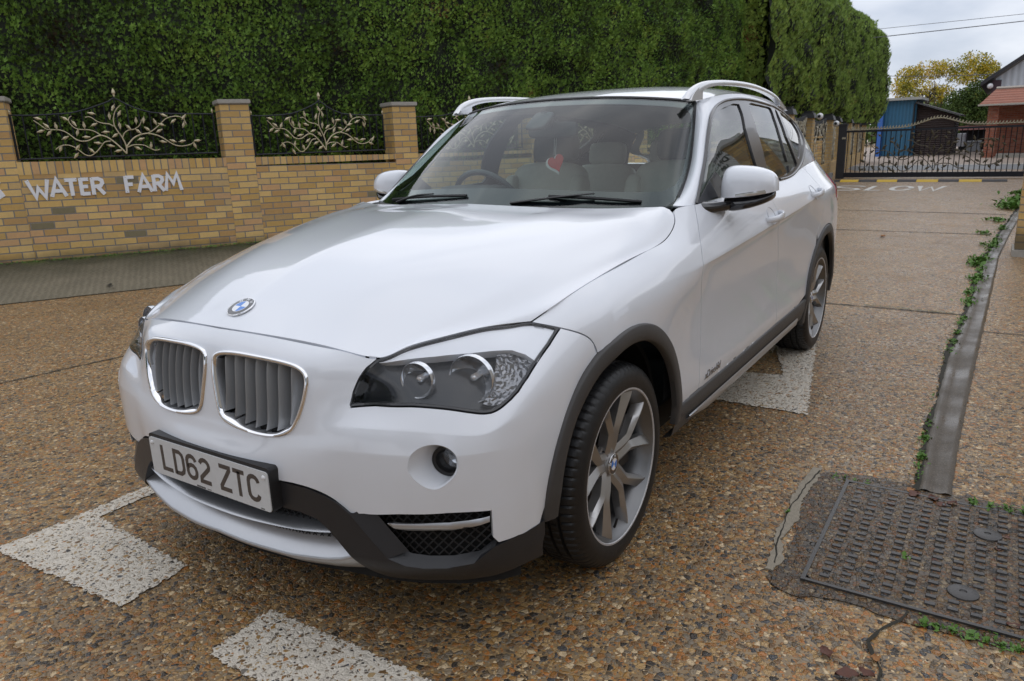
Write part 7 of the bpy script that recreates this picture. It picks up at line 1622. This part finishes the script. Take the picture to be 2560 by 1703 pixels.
# white trailer and low grey unit in the yard
tr = empty('white_trailer', (-45, -.6, 0)); tag(tr, 'small white box trailer standing in the yard beyond the gate', 'trailer'); m = MB(); m.box((-45.7, -.62, .62), (1.6, .66, .66)); pinv(m.obj('body', pmat('white_panel', (.72, .75, .80), .4, noise=.05), None, smooth=False), tr)
for y in (-.85, -.4): m = MB(); m.lathe([(.05, -.04), (.14, -.04), (.14, .04), (.05, .04)], 16, 'y', (-45.2, y, .15)); pinv(m.obj('wheel', BLK), tr)
un = empty('storage_tank', (-45, .1, 0)); tag(un, 'low pale grey storage tank right of the white trailer', 'tank'); m = MB(); m.box((-45.6, .12, .26), (1.1, .68, .46), taper=.06); m.box((-45.6, .12, .52), (1.15, .72, .05)); pinv(m.obj('tank_body', pmat('pale_grey_panel', (.42, .45, .48), .5, noise=.1), None, smooth=False), un)
op = empty('open_store', (-49, .2, 0)); tag(op, 'dark open-fronted store with reddish roof behind the trailer', 'store'); m = MB(); m.box((-50, .2, .55), (1.4, 1.9, 1.1)); pinv(m.obj('interior', VOID, None, smooth=False), op); m = MB(); m.box((-49.6, .2, 1.22), (1.8, 2.1, .22)); pinv(m.obj('roof', pmat('faded_red_roof', (.36, .17, .15), .8, noise=.3), None, smooth=False), op)  # solid near-black block: the shade inside the store is in its colour
# ---- autumn tree and the green one beside it
def tree(label, base, H, crown, n, size, mat, seed, kind='autumn_tree', trunk_r=.16):
    r = np.random.default_rng(seed); e = empty(kind, base); b_ = np.array(base, float); m = MB(); tips = []
    def branch(p, d, L_, R_, lv):
        P = [p]; q = p.copy(); dd = d.copy()
        for i in range(5): dd = dd+r.normal(size=3)*.13+np.array((0, 0, .05)); dd /= np.linalg.norm(dd); q = q+dd*L_/5; P.append(q.copy())
        m.tube(P, np.linspace(R_, R_*.55, 6), 6 if lv < 2 else 4, caps=False)
        if lv >= 3: tips.append(P[-1]); tips.append(P[3]); return
        for k in range(4 if lv == 0 else 3):
            a = r.uniform(0, 6.28); s_ = r.uniform(.5, .95); nd = dd*(1-s_*.5)+np.array((math.cos(a), math.sin(a), .25))*s_; nd /= np.linalg.norm(nd); branch(P[-1] if k < 2 else P[3], nd, L_*r.uniform(.62, .8), R_*.55, lv+1)
    branch(b_.copy(), np.array((0, 0, 1.)), H*.36, trunk_r, 0); o = m.obj('trunk', pmat('tree_bark', (.07, .055, .04), .85, noise=.4, nscale=12)); pinv(o, e)
    C = np.array(crown); per = n//len(C); O = []
    for x, y, z, rx, rz in C:
        k = r.normal(size=(per, 3)); k /= np.linalg.norm(k, axis=1)[:, None]; rad = r.random(per)**.45
        cl = r.normal(size=(14, 3)); cl /= np.linalg.norm(cl, axis=1)[:, None]; near = np.max(k@cl.T, axis=1); keep = near > r.uniform(.55, .9, per); k = k[keep]; rad = rad[keep]
        O.append(np.array((x, y, z))+k*rad[:, None]*np.array((rx, rx, rz)))
    O = np.vstack(O); k = len(O); D_ = r.normal(size=(k, 3)); D_ /= np.linalg.norm(D_, axis=1)[:, None]; S_ = np.cross(D_, r.normal(size=(k, 3))); S_ /= np.linalg.norm(S_, axis=1)[:, None]; L_ = size*r.uniform(.6, 1.4, k)[:, None]
    V = np.stack([O, O+D_*L_*.5+S_*L_*.35, O+D_*L_, O+D_*L_*.5-S_*L_*.35], 1).reshape(-1, 3); F = np.arange(k*4).reshape(-1, 4)
    o = mesh_obj('crown', V, F, mat, None, smooth=False); pinv(o, e); tag(e, label, 'tree'); return e
YL = leafmat('autumn_leaves', [(0, (.10, .12, .025)), (.3, (.26, .27, .04)), (.6, (.58, .46, .05)), (1, (.72, .42, .04))]); GL = leafmat('green_leaves', [(0, (.03, .045, .012)), (.4, (.06, .10, .022)), (.75, (.10, .16, .035)), (1, (.22, .22, .04))])
tree('yellow autumn tree rising behind the sheds', (-56, -2.2, 0), 5.2, [(-56, -4.3, 4.6, .95, .75), (-56, -3.2, 4.9, 1.0, .7), (-56, -1.9, 5.0, 1.1, .6), (-56, -.7, 5.2, 1.1, .75), (-56, .1, 4.7, .7, .6), (-55.5, -3.6, 3.6, 1.2, .8), (-55.5, -4.6, 3.9, .8, .7), (-55.5, -2.4, 3.4, .9, .6), (-56, -1.1, 4.3, 1.2, .5)], 17000, .105, YL, 3)
tree('dense green tree between the timber shed and the porch', (-53, -.4, 0), 3.6, [(-53, -1.1, 2.7, .95, .9), (-53, -.2, 3.1, .9, .9), (-53, .2, 2.1, .8, 1.0), (-53, -.9, 1.9, .9, .8), (-53.5, .5, 3.4, .6, .7)], 16000, .12, GL, 8, 'green_tree', .12)
# far tree belt so that the horizon is closed
def belt():
    r = np.random.default_rng(5); V = []; F = []
    O = np.stack([r.uniform(-95, -70, 9000), r.uniform(-60, 60, 9000), r.random(9000)**.8*4.0], 1); O[:, 2] *= .45+.55*vnoise(O[:, 1]/6, O[:, 0]/9, 2); k = len(O); D_ = r.normal(size=(k, 3)); D_ /= np.linalg.norm(D_, axis=1)[:, None]; S_ = np.cross(D_, r.normal(size=(k, 3))); S_ /= np.linalg.norm(S_, axis=1)[:, None]
    V = np.stack([O, O+D_*.5+S_*.35, O+D_*1.0, O+D_*.5-S_*.35], 1).reshape(-1, 3); o = mesh_obj('far_trees', V, np.arange(k*4).reshape(-1, 4), GL, None, smooth=False); o['kind'] = 'stuff'
belt()
# overhead wires
def wire(a, b_, sag, r_, label):
    P = [np.array(a)+(np.array(b_)-np.array(a))*t-np.array((0, 0, sag*4*t*(1-t))) for t in np.linspace(0, 1, 30)]; m = MB(); m.tube(P, r_, 4); o = m.obj('overhead_wire', pmat('wire_grey', (.12, .12, .13), .6)); tag(o, label, 'wire', 'overhead wires')
wire((-30, -14, 4.95), (-30, 12, 5.0), .10, .008, 'thin overhead wire, upper of the two crossing the sky'); wire((-30, -14, 4.55), (-30, 12, 4.92), .12, .014, 'thicker overhead wire, lower of the two crossing the sky'); wire((-50, -12, 5.5), (-50, 4, 4.15), .5, .018, 'dark cable crossing in front of the yellow tree')
# ---- right-hand pier and what stands beside the drive there (mirrored in the side glass)
BRK2 = brick_mat('yellow_brick_right', dark=.06)
e = empty('brick_pier', (-7.5, 2.15, 0)); boxuv('pier_brickwork', BRK2, (-7.55, 1.905, -.01), (-7.12, 2.35, 2.6), e); m = MB(); m.box((-7.33, 2.13, 2.63), (.52, .52, .06)); pinv(m.obj('cap', CAPM, None, smooth=False), e); tag(e, 'yellow brick pier at the right edge of the photo beside the drain', 'brick pier')
boxuv('plinth', CAPM, (-7.58, 1.885, .0), (-7.09, 2.38, .07), e)
ft = lambda body, size: (body, size)
def board_text(body, size, loc, parent, mat, bold=.0):
    fc = bpy.data.curves.new('lettering', 'FONT'); fc.body = body; fc.size = size; fc.align_x = 'CENTER'; fc.extrude = .002; fc.offset = bold
    o = bpy.data.objects.new('lettering', fc); COL.objects.link(o); dg = bpy.context.evaluated_depsgraph_get(); me = bpy.data.meshes.new_from_object(o.evaluated_get(dg)); bpy.data.objects.remove(o); me.materials.clear(); me.materials.append(mat)
    o = bpy.data.objects.new('lettering', me); COL.objects.link(o); o.matrix_world = Matrix.Translation(loc)@Matrix(((0, 0, 1), (1, 0, 0), (0, 1, 0))).to_4x4(); pinv(o, parent); return o
sg = empty('sign_board', (-8, 3.0, 0)); tag(sg, 'white business sign on posts beside the drive, mirrored in the front side window', 'sign')
m = MB(); m.box((-8.03, 3.02, 2.32), (.03, 1.55, 1.35)); pinv(m.obj('board', pmat('white_sign_board', (.72, .74, .74), .5, noise=.03), None, smooth=False), sg)
for y in (2.4, 3.65): m = MB(); m.box((-8.08, y, 1.5), (.07, .07, 3.0)); pinv(m.obj('post', BKB, None, smooth=False), sg)
for body, size, z in (('FARMWORLD', .235, 2.72), ('HYDRAULICS', .225, 2.47), ('LIMITED', .14, 2.30), ('SERVICING', .10, 2.12), ('BEARINGS     REPAIRS', .09, 1.95)): board_text(body, size, (-8.01, 3.02, z), sg, BLK, .006)
bb = empty('grey_barn', (-19, 6, 0)); tag(bb, 'tall pale corrugated barn outside the right of the photo, mirrored in the car windows', 'barn')
m = MB(); V = [(-14, 3.2, 0), (-14, 10, 0), (-14, 10, 3.6), (-14, 6.6, 5.2), (-14, 3.2, 3.6), (-34, 3.2, 0), (-34, 3.2, 3.6), (-34, 6.6, 5.2)]; m.add(V, [(0, 1, 2, 3, 4), (0, 4, 6, 5)]); pinv(m.obj('wall', corr('weathered_pale_sheet', (.40, .40, .34), 20, 'z', .4), None, smooth=False), bb); m = MB(); m.add([V[4], V[3], V[7], V[6]], [(0, 1, 2, 3)]); pinv(m.obj('roof', pmat('asbestos_roof', (.30, .30, .28), .8, noise=.2), None, smooth=False), bb)
# unseen building and trees, added to cut sky light and darken paint reflections
hs = empty('workshop', (9, 9, 0)); tag(hs, 'low rendered workshop behind the photographer', 'building'); m = MB(); m.box((1, 9.5, 2.0), (17, 4, 4.0)); pinv(m.obj('wall', pmat('cream_render', (.45, .42, .36), .8, noise=.15, nscale=2), None, smooth=False), hs); m = MB(); m.box((1, 9.5, 4.1), (17.6, 4.6, .2)); pinv(m.obj('roof', MAT['dark_roof_edge'], None, smooth=False), hs)
for i, (x, y) in enumerate(((9, -6.5), (10, 3), (8.5, -1.5))): tree(['broad green tree behind the photographer, left', 'broad green tree behind the photographer, right', 'broad green tree behind the photographer, middle'][i], (x, y, 0), 5, [(x, y, 3.6, 1.8, 1.4), (x+.8, y+.9, 3.0, 1.4, 1.2), (x-.5, y-1.1, 2.8, 1.4, 1.2)], 4000, .3, GL, 20+i, 'green_tree', .16)
